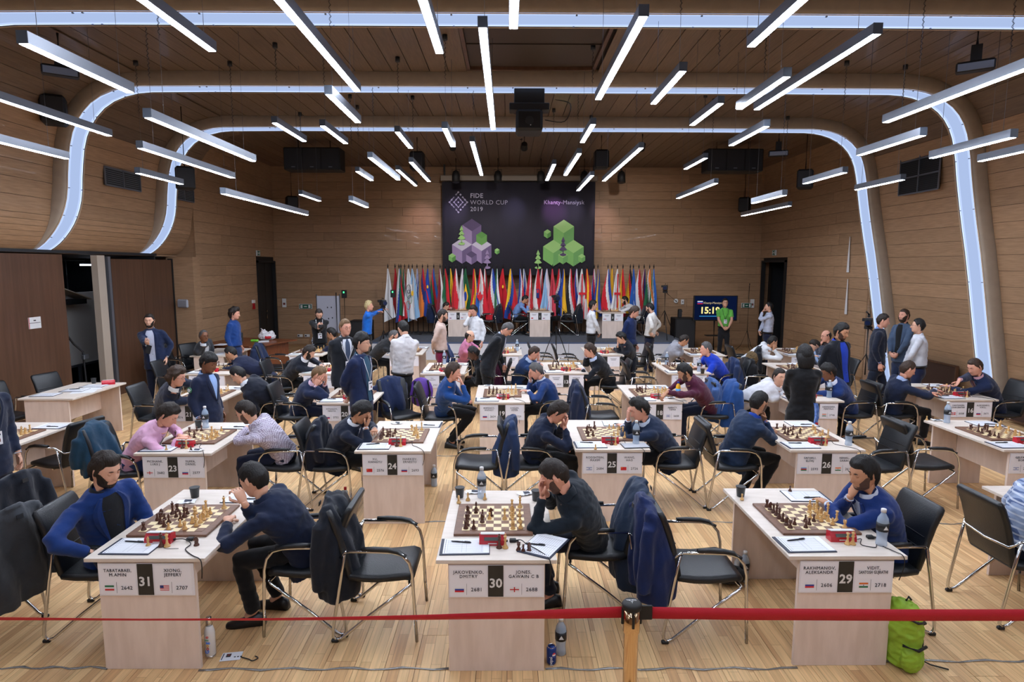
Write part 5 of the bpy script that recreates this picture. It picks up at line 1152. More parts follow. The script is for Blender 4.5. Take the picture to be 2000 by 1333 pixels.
ST('woman in black dress with black bob hair seen from behind',(3.763,7.696,1.500),80,top='dress',tcol=(17,18,22),leg=BLK,skin='fair',hairk=('long','black'),hp=8,arms=('front','front'))
r,_=ST('boy in navy blazer with a round green sleeve badge',(-3.686,7.549,1.420),-12,dx=.02,tcol=(24,34,62),shirt=(150,180,230),leg=NAVY,skin='brown',hairk=('fringe','black'),hp=22,arms=('hang','hang'))
A0=_['arm'][1]; pc=(A0[1]*.62+A0[2]*.38)+V((-.02,-.078,0))
MB().tube([pc,pc+V((-.002,-.006,0))],.034,20).build('sleeve_badge',mat('badge green',(60,130,90),.6),r); MB().tube([pc+V((-.002,-.004,0)),pc+V((-.004,-.010,0))],.022,16).build('sleeve_badge_centre',M_white,r)
ST('person in navy suit with blue lanyard cut by the left edge',(-4.52,5.25,1.68),-20,tcol=(24,34,58),shirt=(200,210,230),leg=NAVY,skin='fair',hairk=('short','dark'),lanyard=(40,90,200),arms=('hang','back'))
# on the stage
def SS(label,hd,hip,face,**k): return person(label,hd,hip,face,base=.5,group='players and visitors in the hall',**k)
SS('player in lilac shirt left of stage table 2',(-1.880,18.900,1.396),(-2.05,18.98),0,top='shirt',tcol=(186,180,214),leg=BLK,skin='fair',hairk=('short','dark'),hp=30,arms=('fold','chin'))
SS('player in light blue shirt left of stage table 1',(0.535,18.900,1.603),(.22,18.98),0,top='shirt',tcol=(120,156,216),leg=BLK,skin='tan',hairk=('short','black'),hp=30,arms=('fold','mouth'))
SS('dark dressed person aiming a camera on the stage',(1.517,19.200,1.413),(1.75,19.1),180,tcol=(22,22,28),leg=BLK,skin='tan',hairk=('long','dark'),hp=5,arms=('eye','eye'),top='sweater')
SS('bearded player in white shirt and black vest right of table 3',(3.554,18.600,1.593),(3.95,18.7),180,top='shirt',tcol=(225,225,228),leg=BLK,skin='fair',hairk=('short','black'),brd=1,hp=22,arms=('fold','fold'))
# ================= coats over chairs
coat(-.90,4.30,0,'dark navy coat draped over the chair left of board 30',(22,28,40),drop=.62,vox=.014)
coat(1.36,4.26,0,'bright navy jacket over the chair between boards 30 and 29',(18,36,84),drop=.60,vox=.014,lean=.06)
coat(.66,4.60,180,'slate blue coat hanging behind the man in black shirt',(34,50,74),drop=.72,vox=.014)
coat(-.32,6.66,180,'navy jacket over the empty chair right of board 24',(30,50,88),drop=.55)
coat(-2.42,6.62,180,'dark navy jacket hung behind the man in checked shirt',(18,24,42),drop=.45,w=.46)
coat(-4.02,6.42,0,'teal blue jacket on the chair of the man in pink',(24,60,84),drop=.45)
coat(1.36,8.82,0,'dark blue coat over the chair in front of board 13',(24,36,66),drop=.55)
coat(2.95,8.92,180,'blue jacket hanging behind the man in maroon sweater',(34,76,140),drop=.6)
coat(3.42,9.05,0,'faded blue corduroy jacket left of board 17',(66,96,150),drop=.55)
coat(-1.55,8.85,-55,'navy jacket over the chair right of board 20',(28,42,78),drop=.5)
coat(4.50,11.1,0,'dark blue jacket on the chair left of board 15',(30,48,86),drop=.55)
coat(4.08,11.2,180,'black coat with tan fur hood behind the blue polo',(18,19,24),drop=.55,hood=True)
coat(5.0,13.0,150,'big black coat over the chair right of board 5',(16,20,28),drop=.5,w=.56)
coat(-6.95,13.0,0,'black coat on the chair beside the older seated man',(20,22,26),drop=.45)
coat(-5.0,13.2,0,'navy coat on the chair by the brown desk',(26,40,72),drop=.6)
coat(-1.0,13.35,0,'blue jacket hung behind the man in pink shirt',(40,66,110),drop=.45)
coat(-.6,18.95,180,'dark navy coat over the stage chair right of table 2',(20,28,48),drop=.5,z=.5)
coat(1.85,18.9,180,'dark coat over the stage chair right of table 1',(20,28,42),drop=.5,z=.5)
coat(3.9,18.6,180,'navy coat over the stage chair right of table 3',(22,30,50),drop=.5,z=.5)
coat(-2.0,18.95,0,'navy coat behind the player in lilac shirt',(24,38,72),drop=.5,z=.5)
coat(-3.78,4.13,172,'grey felt coat over the chair at the left edge',(62,66,72),drop=.60,vox=.014,w=.56)
coat(-4.30,4.85,172,'dark jacket over the chair behind the grey coat',(24,30,42),drop=.5)
coat(.15,11.2,0,'maroon lined jacket behind the man left of board 13',(70,22,52),drop=.5)
bake_all()

# ================= stage backdrop, flags
Mb=mat('dark violet banner cloth',(38,36,52),.8,bump=.15,bscale=8,stretch=(3,1,.3),sheen=.2)
bn=thing('stage_banner','dark violet banner with isometric cubes hanging behind the flags','banner',(.34,19.35,0))
mb=MB(); X0,X1,Z0,Z1=-2.35,2.36,2.33,5.17
cols=48; rings=[]
for i in range(cols+1):
    x=X0+(X1-X0)*i/cols; yy=.012*math.sin(i*1.3)+.008*math.sin(i*.55+1)
    rings.append([V((x,yy,Z0)),V((x,yy,Z1)),V((x,yy+.012,Z1)),V((x,yy+.012,Z0))])
mb.loft(rings); mb.build('cloth',Mb,bn)
def bp_(px,py): # banner print coordinates in metres from photo-measured layout (u right, v up)
    return V((X0+(px-863)/299*(X1-X0),-.03,Z1-(py-356)/162*(Z1-Z0)))
C=dict(pt=(84,70,104),pl=(148,128,168),pr=(104,88,126),w=(190,184,204),gt=(150,196,120),gl=(120,176,98),gr=(104,158,92),gd=(86,140,70),gk=(98,150,78),sil=(170,168,190))
MC={k:mat('banner print '+k,v,.8) for k,v in C.items()}
_off=[0]
def cube(nm,cx,cy,s,top,l,r,sc_=1):
    _off[0]-=.0025
    h=s*.5; w_=s*.866
    t=link(nm,MB().poly([bp_(cx-w_,cy-h),bp_(cx,cy),bp_(cx+w_,cy-h),bp_(cx,cy-2*h)]).mesh(nm,MC[top]),bn)
    MB().poly([bp_(cx-w_,cy-h),bp_(cx-w_,cy-h+s*sc_),bp_(cx,cy+s*sc_),bp_(cx,cy)]).build('left_face',MC[l],t); MB().poly([bp_(cx,cy),bp_(cx,cy+s*sc_),bp_(cx+w_,cy+s*sc_-h),bp_(cx+w_,cy-h)]).build('right_face',MC[r],t)
    t.location.y=_off[0]
def tree(cx,cy,hh,c1,c2):
    m=MB(); u=hh/5
    for k in range(3):
        y=cy-hh+u*1.1*k; wd=u*(.55+.28*k); m.poly([bp_(cx-wd,y+u*1.2),bp_(cx-wd*.5,y+u*1.38),bp_(cx+wd*.5,y+u*1.38),bp_(cx+wd,y+u*1.2),bp_(cx,y)])
    m.poly([bp_(cx-1,cy-u*1.4),bp_(cx-1,cy-u*.5),bp_(cx+1,cy-u*.5),bp_(cx+1,cy-u*1.4)]); m.poly([bp_(cx+u*math.cos(q)*.95,cy-u*.35+u*.35*math.sin(q)) for q in [-2*math.pi*k/14 for k in range(14)]])
    o=m.build('printed_tree',MC[c1],bn); o.location.y=-.045
cube('printed_cube',921,441,21.5,'pt','pl','pr',1.2)
cube('printed_cube',901.5,475.5,22.4,'w','pl','pr'); cube('printed_cube',940,475.5,22.4,'w','pl','pr'); cube('printed_cube',940,453.5,12,'gd','gk','gk'); cube('printed_cube',920,487.5,12,'pt','pl','pr'); cube('printed_cube',882,487.5,8,'gt','gl','gd'); cube('printed_cube',970.5,476,5.5,'gt','gl','gd')
cube('printed_cube',1101,444,23.3,'gt','gl','gr'); cube('printed_cube',1081,479,23.3,'gt','gl','gr'); cube('printed_cube',1120.6,479,23.3,'gt','gl','gr'); cube('printed_cube',1100,487.5,11,'gt','gl','gr'); cube('printed_cube',1137,488,8,'gt','gl','gr'); cube('printed_cube',1069,445.5,8,'gt','gl','gd')
tree(901,465,34,'gt','gd'); tree(951,507,34,'pl','w'); tree(1051,507,34,'gt','gd'); tree(1100,484,34,'pt','pr')
lg=MB(); cx,cy=895,391
for i in range(-4,5):
    for j in range(-4,5):
        if abs(i)+abs(j)<=5 and not(i<-2 and j==0 and False):
            if (i+j)%2==0 and abs(i)+abs(j)<=4:
                p=bp_(cx+i*4.3,cy+j*4.3); r=.028 if max(abs(i),abs(j))<3 else .034
                lg.poly([p+V((r*a,0,r*b)) for a,b in ((1,0),(0,1),(-1,0),(0,-1))][::-1])
for (i,j),(k,l_) in (((-4,0),(-1,-3)),((-4,0),(-1,3)),((-2,-2),(0,-4)),((-2,2),(0,4)),((4,0),(2,-2)),((4,0),(2,2)),((-2,0),(0,-2)),((-2,0),(0,2)),((0,-2),(2,0)),((0,2),(2,0))):
    a,b=bp_(cx+i*4.3,cy+j*4.3),bp_(cx+k*4.3,cy+l_*4.3); d=(b-a).normalized(); n=V((-d.z,0,d.x))*.008; lg.poly([a-n,b-n,b+n,a+n])
lg.build('printed_emblem',MC['sil'],bn)
for tx_,px,py,sz,bd in (('FIDE',918,380,.19,.004),('WORLD CUP',918,391.5,.185,-.001),('2019',918,403,.185,.001)):
    text('banner_text',tx_,sz,MC['sil'],bn,tuple(bp_(px,py)),align='LEFT',bold=bd,sp=1.08)
text('banner_text','Khanty-Mansiysk',.175,MC['sil'],bn,tuple(bp_(1101,391)),sp=1.05)
sc_c=thing('projection_screen_case','long white roller screen case above the banner','screen case',(.36,19.5,5.22)); MB().box((0,0,.08),(4.85,.16,.17),bev=.02).build('case',mat('ivory case',(150,140,128),.5),sc_c)
for s in (-1,1): MB().box((s*2.3,.0,.32),(.05,.05,.34)).build('bracket',M_dk,sc_c)
MB().tube([(-2.34,-.06,-.04),(2.34,-.06,-.04)],.02,8).build('banner_bar',M_alu,sc_c)
# flags: (x px, bands [(colour,weight)], slant, emblem)
FL=[(-3.66, 'white flag on its pole, number 1 from left', [('white', 1)], 0, None, 0.9, 0), (-3.48, 'red flag on its pole, number 2 from left', [('red', 1)], 0, None, 0.7, 0.22), (-3.32, 'white blue and red flag on its pole, number 3 from left', [('white', 1), ('blue', 1), ('red', 1)], 0.8, None, 1, 0), (-3.26, 'dark green flag on its pole, number 4 from left', [('green', 1)], 0, None, 0.5, 0), (-3.18, 'green and white flag on its pole, number 5 from left', [('green', 1), ('white', 1), ('red', 1)], 0.3, None, 0.6, 0.22), (-3.02, 'white with coloured rings flag on its pole, number 6 from left', [('white', 1)], 0, 'rings', 1.1, 0), (-2.91, 'light blue and white with a sun flag on its pole, number 7 from left', [('lblue', 1), ('white', 1), ('lblue', 1)], 0.2, 'sun', 1, 0), (-2.8, 'blue and white striped flag on its pole, number 8 from left', [('white', 1), ('blue', 1), ('white', 1), ('blue', 1), ('white', 1)], 0.5, None, 0.7, 0.22), (-2.6, 'red blue and orange flag on its pole, number 9 from left', [('orange', 1), ('navy', 1), ('red', 1)], -0.7, None, 1.1, 0), (-2.44, 'plain blue flag on its pole, number 10 from left', [('blue', 1)], 0, 'star', 0.8, 0), (-2.28, 'light blue red and green flag on its pole, number 11 from left', [('green', 1), ('red', 1), ('mblue', 1)], -0.8, None, 1, 0.22), (-2.06, 'maroon and white flag on its pole, number 12 from left', [('maroon', 1), ('white', 1)], 0.3, None, 0.7, 0), (-1.9, 'green and red flag on its pole, number 13 from left', [('green', 1), ('red', 1)], -0.6, None, 0.9, 0), (-1.77, 'yellow and green flag on its pole, number 14 from left', [('green', 1), ('yellow', 1)], -0.5, None, 0.8, 0.22), (-1.59, 'bright red with white edge flag on its pole, number 15 from left', [('red', 1), ('red', 1), ('white', 1)], -0.5, None, 1, 0), (-1.38, 'off white flag on its pole, number 16 from left', [('white', 1), ('pwhite', 1)], 0, None, 0.7, 0), (-1.29, 'green yellow and blue flag on its pole, number 17 from left', [('green', 1)], 0, 'brazil', 1.1, 0.22), (-1.01, 'red yellow and light blue flag on its pole, number 18 from left', [('red', 1), ('yellow', 1), ('mblue', 1)], 0.8, None, 0.9, 0), (-0.82, 'white and red with a maple leaf flag on its pole, number 19 from left', [('red', 1), ('white', 1), ('white', 1), ('red', 1)], 0.3, 'canada', 1.3, 0), (-0.7, 'dark red and white flag on its pole, number 20 from left', [('white', 1), ('dred', 1)], 0.3, None, 0.7, 0.22), (-0.46, 'blue white and red flag on its pole, number 21 from left', [('red', 1), ('white', 1), ('blue', 1)], -0.9, None, 1.3, 0), (-0.33, 'green and white pale flag on its pole, number 22 from left', [('green', 1), ('white', 1)], 0.4, None, 0.6, 0), (-0.14, 'plain red with a gold star flag on its pole, number 23 from left', [('red', 1)], 0, 'star', 1.3, 0.22), (0.11, 'yellow blue and red flag on its pole, number 24 from left', [('yellow', 1), ('blue', 1), ('red', 1)], 0.9, None, 1.3, 0), (0.4, 'red white and blue narrow flag on its pole, number 25 from left', [('blue', 1), ('white', 1), ('red', 1)], 0.6, None, 0.7, 0), (0.51, 'blue and white flag on its pole, number 26 from left', [('white', 1), ('blue', 1), ('white', 1)], 0.5, None, 0.8, 0.22), (0.69, 'red with white stripe flag on its pole, number 27 from left', [('red', 1), ('red', 1), ('white', 1), ('red', 1)], 0.4, None, 0.8, 0), (0.93, 'red and white with a blue crest flag on its pole, number 28 from left', [('white', 1), ('red', 1), ('red', 1)], -0.5, 'crest', 1.1, 0), (1.07, 'white narrow flag on its pole, number 29 from left', [('white', 1), ('rose', 1)], 0.6, None, 0.6, 0.22), (1.22, 'pale blue and white flag on its pole, number 30 from left', [('lblue', 1), ('pwhite', 1)], -0.7, None, 1.2, 0), (1.39, 'faded rose red flag on its pole, number 31 from left', [('rose', 1)], 0, None, 0.8, 0), (1.61, 'red white and blue with broad red flag on its pole, number 32 from left', [('red', 1), ('white', 1), ('blue', 1), ('white', 1)], 0.9, None, 1.1, 0.22), (1.72, 'blue and yellow flag on its pole, number 33 from left', [('blue', 1), ('yellow', 1)], 0.2, None, 0.7, 0), (1.93, 'red white and black flag on its pole, number 34 from left', [('black', 1), ('white', 1), ('red', 1)], -0.6, None, 0.9, 0), (2.14, 'white blue and red slanting flag on its pole, number 35 from left', [('red', 1), ('blue', 1), ('white', 1)], -0.6, None, 1, 0.22), (2.29, 'white with a red cross flag on its pole, number 36 from left', [('white', 1)], 0, 'cross', 1.1, 0), (2.45, 'red and yellow flag on its pole, number 37 from left', [('red', 1), ('yellow', 1), ('red', 1)], 0.3, None, 0.8, 0), (2.7, 'white with blue and red diagonals flag on its pole, number 38 from left', [('white', 1), ('blue', 1), ('red', 1), ('white', 1)], -0.9, None, 0.9, 0.22), (2.78, 'blue with yellow cross flag on its pole, number 39 from left', [('blue', 1), ('yellow', 1), ('blue', 1)], 0, None, 0.7, 0), (3.09, 'blue white and red broad flag on its pole, number 40 from left', [('red', 1), ('white', 1), ('blue', 1)], -0.6, None, 1.2, 0), (3.24, 'plain yellow flag on its pole, number 41 from left', [('yellow', 1)], 0, None, 0.6, 0.22), (3.38, 'white with thin red cross flag on its pole, number 42 from left', [('white', 1)], 0, 'cross', 1, 0), (3.55, 'red and yellow slanting flag on its pole, number 43 from left', [('yellow', 1), ('red', 1)], -0.6, None, 0.8, 0), (3.82, 'black red and yellow flag on its pole, number 44 from left', [('yellow', 1), ('red', 1), ('black', 1)], -0.9, None, 1.2, 0.22), (3.87, 'blue narrow flag on its pole, number 45 from left', [('mblue', 1)], 0, None, 0.6, 0), (4.04, 'red and white slanting flag on its pole, number 46 from left', [('white', 1), ('red', 1)], -0.6, None, 1.1, 0), (4.25, 'red white and blue starred flag on its pole, number 47 from left', [('white', 1), ('red', 1), ('navy', 1)], -0.3, None, 0.8, 0.22), (4.37, 'orange white and green flag on its pole, number 48 from left', [('green', 1), ('white', 1), ('orange', 1)], -0.9, None, 1.1, 0), (4.5, 'light blue white and green flag on its pole, number 49 from left', [('green', 1), ('white', 1), ('mblue', 1)], -0.3, None, 0.8, 0)]
def fcol(n): 
    t=dict(white=(226,228,232),red=(206,24,44),blue=(24,70,170),green=(20,104,66),lblue=(140,185,225),orange=(238,130,48),navy=(26,40,110),maroon=(140,30,52),yellow=(244,196,40),black=(26,26,30),dred=(170,24,44),mblue=(30,100,190),lgreen=(60,150,80),pwhite=(214,206,222),rose=(205,60,80))[n]
    return mat('flag cloth '+n,t,.8,bump=.1,bscale=10,sheen=.2)
def flag(x,y,z0,top,label,bands,slant,emb,wd,seed):
    t=thing('flag',label,'flag',(x,y,z0),0,'national flags on poles behind the stage tables'); r=random.Random(seed)
    MB().tube([(0,0,.02),(0,0,top)],.014,6).build('pole',mat('dark flag pole',(48,34,26),.4),t); MB().tube([(0,0,top),(0,0,top+.03),(0,0,top+.13)],[.012,.024,.003],8).build('finial',M_black,t)
    MB().lathe([(.17,0),(.17,.02),(.05,.05),(.025,.1),(.0005,.1)],12).build('pole_base',M_dk,t)
    cols_=[c for c,_ in bands]; tot=sum(w_ for _,w_ in bands); mb=MB(); nu,nv=22,18; H0=top-.02; Hn=1.42+r.uniform(-.1,.1); vs=[]
    lean_=r.uniform(-.05,.05)
    for j in range(nv+1):
        v=j/nv; half=(.03+.36*wd*v**.9)*.5; 
        for i in range(nu+1):
            u=i/nu; fold=math.sin(u*math.pi*(2.2+seed%3*.5)+seed)*(.012+.045*v)
            zz=H0-Hn*v-(.16*v*v*(u if seed%2 else 1-u))
            vs.append((-half+2*half*u+lean_*v+.012*math.sin(v*7+seed),-.03-.0*v+fold,zz))
    fs=[];mi=[]
    for j in range(nv):
        for i in range(nu):
            a=j*(nu+1)+i; u=(i+.5)/nu; v=(j+.5)/nv; q=(u+slant*(v-.5))*tot; acc=0; k=0
            for k,(c,w_) in enumerate(bands):
                acc+=w_
                if q<acc: break
            fs.append((a,a+1,a+nu+2,a+nu+1)); mi.append(k)
    mb.v=vs; mb.f=fs; mb.m=mi; mb.sm=[True]*len(fs); mb.build('cloth',[fcol(c) for c in cols_],t)
    yq=-.105
    def disc(cx,cz,rx_,rz_,m,n=20,name='emblem',yy=yq): MB().poly([(cx+rx_*math.cos(q),yy,cz+rz_*math.sin(q)) for q in [2*math.pi*k/n for k in range(n)]],th=.004,nrm=(0,1,0)).build(name,m,t)
    if emb=='canada':
        Lf=[(0,1),(.18,.62),(.38,.72),(.30,.25),(.62,.48),(.70,.32),(1,.30),(.85,.02),(.95,-.08),(.42,-.42),(.48,-.62),(.05,-.52),(.04,-1),(-.04,-1),(-.05,-.52),(-.48,-.62),(-.42,-.42),(-.95,-.08),(-.85,.02),(-1,.30),(-.70,.32),(-.62,.48),(-.30,.25),(-.38,.72),(-.18,.62)]
        MB().poly([(-.02+a*.10,yq,H0-.85+b*.19) for a,b in Lf],th=.004,nrm=(0,1,0)).build('maple_leaf',fcol('red'),t)
    if emb=='brazil':
        MB().poly([(0,yq,H0-.45),(.075,yq,H0-.85),(0,yq,H0-1.25),(-.075,yq,H0-.85)],th=.004,nrm=(0,1,0)).build('yellow_rhombus',fcol('yellow'),t); disc(-.01,H0-.85,.045,.15,fcol('blue'),yy=yq-.006)
    if emb=='rings':
        for cx,cz,c in ((0,H0-.62,'black'),(.03,H0-.95,'lgreen'),(-.02,H0-1.12,'red'),(.0,H0-.78,'navy')): MB().tube([(cx+.06*math.cos(q),yq-.004,cz+.13*math.sin(q)) for q in [2*math.pi*k/18 for k in range(19)]],.008,5).build('ring',fcol(c),t)
    if emb=='sun': disc(0,H0-.75,.035,.08,fcol('yellow'))
    if emb=='crest':
        MB().box((0,yq,H0-.75),(.09,.004,.28)).build('crest',fcol('navy'),t); MB().box((0,yq-.004,H0-.68),(.05,.004,.1)).build('crest_check',fcol('red'),t)
    if emb=='cross':
        MB().box((0,yq,H0-.7),(.035,.004,1.1)).build('cross_bar',fcol('red'),t); MB().box((0,yq-.002,H0-.75),(.20,.004,.07)).build('cross_bar',fcol('red'),t)
    if emb=='star': disc(0,H0-.55,.03,.06,fcol('yellow'),5)
for k,(x,lab,bands,slant,emb,wd,dy) in enumerate(FL): flag(x,19.05+dy,.5,2.05,lab,bands,slant,emb,wd,k)
# ================= stage and hall equipment
def tripod(name,x,y,z,h,lab,cat='tripod',spread=.42,head=True,col=M_black,th=.014):
    t=thing(name,lab,cat,(x,y,z))
    MB().tube([(0,0,h*.3),(0,0,h)],th,8).build('column',col,t)
    for k in range(3):
        a=k*2.094+.5; MB().tube([(0,0,h*.62 if head else h*.32),(math.cos(a)*spread*.55,math.sin(a)*spread*.55,h*.3 if head else .17),(math.cos(a)*spread,math.sin(a)*spread,.01)],th*.8,6).build('leg',col,t)
    return t
def vidcam(x,y,z,h,lab,rz=0,big=False):
    t=tripod('camera_tripod',x,y,z,h,'black tripod carrying '+lab)
    MB().box((0,0,h+.03),(.12,.12,.06),bev=.01).build('fluid_head',M_dk,t); MB().tube([(.03,-.03,h),(.28,-.25,h-.25)],.01,6).build('pan_handle',M_black,t)
    c=thing('video_camera',lab,'camera',(x,y,z+h+.065),rz)
    MB().box((0,0,.08),(.13,.30,.15),bev=.015).build('body',M_dk,c); MB().tube([(0,-.15,.08),(0,-.26,.08)],[.05,.058],14).build('lens',M_black,c); MB().tube([(0,-.262,.08),(0,-.264,.08)],.048,14).build('lens_glass',mat('lens glass',(30,40,70),.05),c); MB().box((-.09,.05,.12),(.06,.09,.06),bev=.006).build('viewfinder',M_black,c); MB().tube([(0,-.1,.19),(0,.1,.19)],.012,8).build('handle',M_black,c)
    if big: MB().tube([(0,-.05,.24),(-.03,-.25,.30)],.018,8).build('microphone',M_black,c); MB().box((0,0,.205),(.05,.10,.05)).build('light_mount',M_dk,c); MB().tube([(.02,.05,.2),(-.0,.12,.5)],.006,6).build('antenna',M_black,c)
    return t
vidcam(-3.221,16.000,0,1.52,'video camera of the blond operator left of the flags',.4)
vidcam(1.318,16.600,0,1.62,'video camera on the tall tripod before stage table 1',.1)
vidcam(4.578,17.900,.5,1.35,'video camera right of the flags on the stage',-.3)
vidcam(7.35,12.45,0,1.35,'large shoulder video camera by the right wall column',-.6,big=True)
def micstand(x,y,z,h,lab):
    t=tripod('microphone_stand',x,y,z,h,lab,'stand',.32,head=False,th=.010)
    MB().tube([(0,0,h),(0,-.02,h+.09)],[.012,.02],8).build('microphone',M_dk,t)
micstand(-1.844,22.401,.5,1.72,'thin tripod stand with sensor before stage table 2')
micstand(1.206,21.854,.5,1.72,'thin tripod stand with sensor before stage table 1')
micstand(3.888,21.150,.5,1.72,'thin tripod stand with sensor before stage table 3')
micstand(7.45,19.0,0,2.0,'tall black microphone stand beside the right doorway')
def ledstand(x,y,h,lab):
    t=tripod('sensor_stand',x,y,0,h,lab,'stand',.3,head=False,th=.010); MB().box((0,0,h+.07),(.13,.10,.22),bev=.01).build('sensor_box',M_black,t); MB().box((0,-.052,h+.12),(.04,.006,.05)).build('green_lamp',emis('green led',(80,230,150),2.0),t)
ledstand(-4.610,17.500,1.75,'black sensor box on stand with green light, nearer whiteboard'); ledstand(-3.290,17.800,1.75,'black sensor box on stand with green light behind the blond man')
# white board on the left
wbx=thing('flip_board','grey white board on a stand near the left wall','board',(-4.808,16.600,0),.12)
MB().box((0,0,1.32),(.58,.03,.98)).build('panel',mat('board grey',(150,152,164),.4),wbx)
for s in (-1,1): MB().tube([(s*.3,0,.02),(s*.3,0,1.85)],.016,6).build('upright',M_alu,wbx)
MB().box((0,0,.82),(.62,.05,.03)).build('tray',M_alu,wbx); MB().tube([(.22,-.05,0),(.22,-.05,1.9)],.014,6).build('black_pole',M_black,wbx)
for i,(a,b) in enumerate(((-.02,1.5),(.08,1.5),(.0,1.2),(.1,1.22))): MB().box((a,-.017,b),(.03,.002,.04)).build('mark',M_dk,wbx)
# loudspeakers on the floor
def pa(x,y,z,w_,d,h,lab):
    t=thing('loudspeaker',lab,'loudspeaker',(x,y,z)); MB().box((0,0,h/2),(w_,d,h),bev=.02).build('cabinet',M_black,t); MB().box((0,-d/2-.004,h/2),(w_*.9,.008,h*.9)).build('grille',M_dk,t); MB().box((w_/2-.0,0,h*.75),(.02,.12,.04)).build('handle',M_dk,t)
pa(5.408,18.900,0,.62,.6,1.05,'big black loudspeaker between stage and screen'); pa(-4.362,18.400,0,.62,.6,1.0,'big black loudspeaker behind the blond man'); pa(5.302,18.900,1.05,.11,.12,.26,'small black loudspeaker on top of the big one'); 
# TV screen
tv=thing('display_screen','flat screen on a stand showing the time 15:19','screen',(6.22,18.4,0)); MB().box((0,0,1.37),(1.32,.06,.76),bev=.01).build('bezel',M_black,tv)
MB().box((0,-.034,1.38),(1.25,.004,.70)).build('screen_panel',emis('screen blue',(14,26,60),.8),tv)
MB().tube([(0,.03,.03),(0,.03,1.1)],.03,8).build('pole',M_black,tv); MB().box((0,0,.02),(.8,.5,.03),bev=.01).build('stand_base',M_black,tv); MB().box((0,.0,.55),(.5,.3,.02)).build('shelf',M_black,tv)
text('screen_text','15:19',.27,emis('screen yellow',(250,232,150),1.2),tv,(-.17,-.040,1.30),bold=.008); text('screen_text','Khanty-Mansiysk',.085,emis('screen sand',(220,200,160),.9),tv,(-.08,-.040,1.53)); MB().box((-.17,-.04,1.135),(.62,.002,.022)).build('blue_bar',emis('screen cyan',(60,150,220),.9),tv)
for i,c in enumerate(((230,232,240),(40,80,200),(200,40,60))): MB().box((-.47,-.040,1.575-.033*i),(.16,.002,.033)).build('flag_stripe',emis('scr%d'%i,c,.8),tv)
# hung monitors, projector, lights
for x,lab in ((-4.85,'black array of hanging monitors left of the banner'),(5.68,'black array of hanging monitors right of the banner')):
    t=thing('hanging_monitor',lab,'monitor',(x,16.0,4.97)); MB().box((0,0,.28),(1.40,.5,.55),bev=.02).build('cabinet',M_black,t)
    for q in (-.46,0,.46): MB().box((q,-.256,.28),(.42,.01,.48)).build('front_panel',M_dk,t); MB().box((q,-.262,.08),(.09,.004,.015)).build('badge_plate',M_alu,t)
    for q in (-.4,.4): MB().tube([(q,0,.55),(q,0,.83)],.015,6).build('hanger',M_black,t)
pj=thing('projector','black video projector hanging from the ceiling before the banner','projector',(.36,10.75,4.72)); MB().box((0,0,.28),(.44,.55,.34),bev=.04).build('body',M_black,pj); MB().tube([(0,-.27,.26),(0,-.31,.26)],.07,16).build('lens',M_dk,pj); MB().box((0,0,.78),(.5,.4,.62),bev=.01).build('lift_shaft',M_black,pj); MB().box((0,0,1.07),(.98,.5,.04)).build('ceiling_plate',M_dk,pj); MB().box((0,-.1,.5),(.66,.25,.12),bev=.01).build('cradle',M_dk,pj); MB().box((.02,-.285,.2),(.015,.004,.03)).build('indicator',M_white,pj)
cable([(0.891,11.902,5.680),(1.05,10.7,5.3),(.95,10.6,5.0),(.62,10.6,5.02)],'thin black cable looping beside the projector',.008,'projector_cable')
def spot(x,y,z,lab,tx_=None,down=.25):
    t=thing('stage_spotlight',lab,'spotlight',(x,y,z)); MB().tube([(0,0,.10),(0,0,.06),(0,-.02,-.06),(0,-.05,-down)],[.04,.085,.11,.115],14).build('lamp_body',M_black,t); MB().tube([(0,-.05,-down),(0,-.052,-down-.008)],.085,14).build('lens',M_dk,t)
    MB().tube([(-.11,0,-.1),(-.11,0,.12),(.11,0,.12),(.11,0,-.1)],.008,5).build('yoke',M_black,t); MB().tube([(0,0,.12),(0,0,ZC-.02-z)],.012,6).build('drop_rod',M_black,t)
for i,(px,nm) in enumerate(((893,'first'),(972,'second'),(1053,'third'),(1135,'fourth'),(1205,'fifth'))):
    spot((px-1012)/1205*18.6+.2+.14,18.4,5.28,'%s black stage spotlight from left above the banner'%nm)
for x,y,z,lab,rz_ in ((-6.3,12.4,4.3,'dark wall loudspeaker near the left rib',.5),(-7.05,10.0,5.0,'dark loudspeaker under the ceiling at far left',.5),(6.9,14.6,4.62,'dark wall loudspeaker by the right rib',-.5),(-2.2,15.5,5.15,'dark loudspeaker hanging left of ceiling centre',0),(2.25,15.2,5.15,'dark loudspeaker hanging right of ceiling centre',0),(-6.6,19.3,4.5,'dark corner loudspeaker high on the left',.5),(7.3,19.3,4.5,'dark corner loudspeaker high on the right',-.5)):
    t=thing('ceiling_loudspeaker',lab,'loudspeaker',(x,y,z),rz_); MB().box((0,0,0),(.34,.32,.44),bev=.04).build('cabinet',M_black,t); MB().box((0,-.165,0),(.28,.008,.36)).build('grille',M_dk,t); MB().tube([(0,0,.2),(0,0,ZC-.02-z)],.012,6).build('bracket',M_black,t)
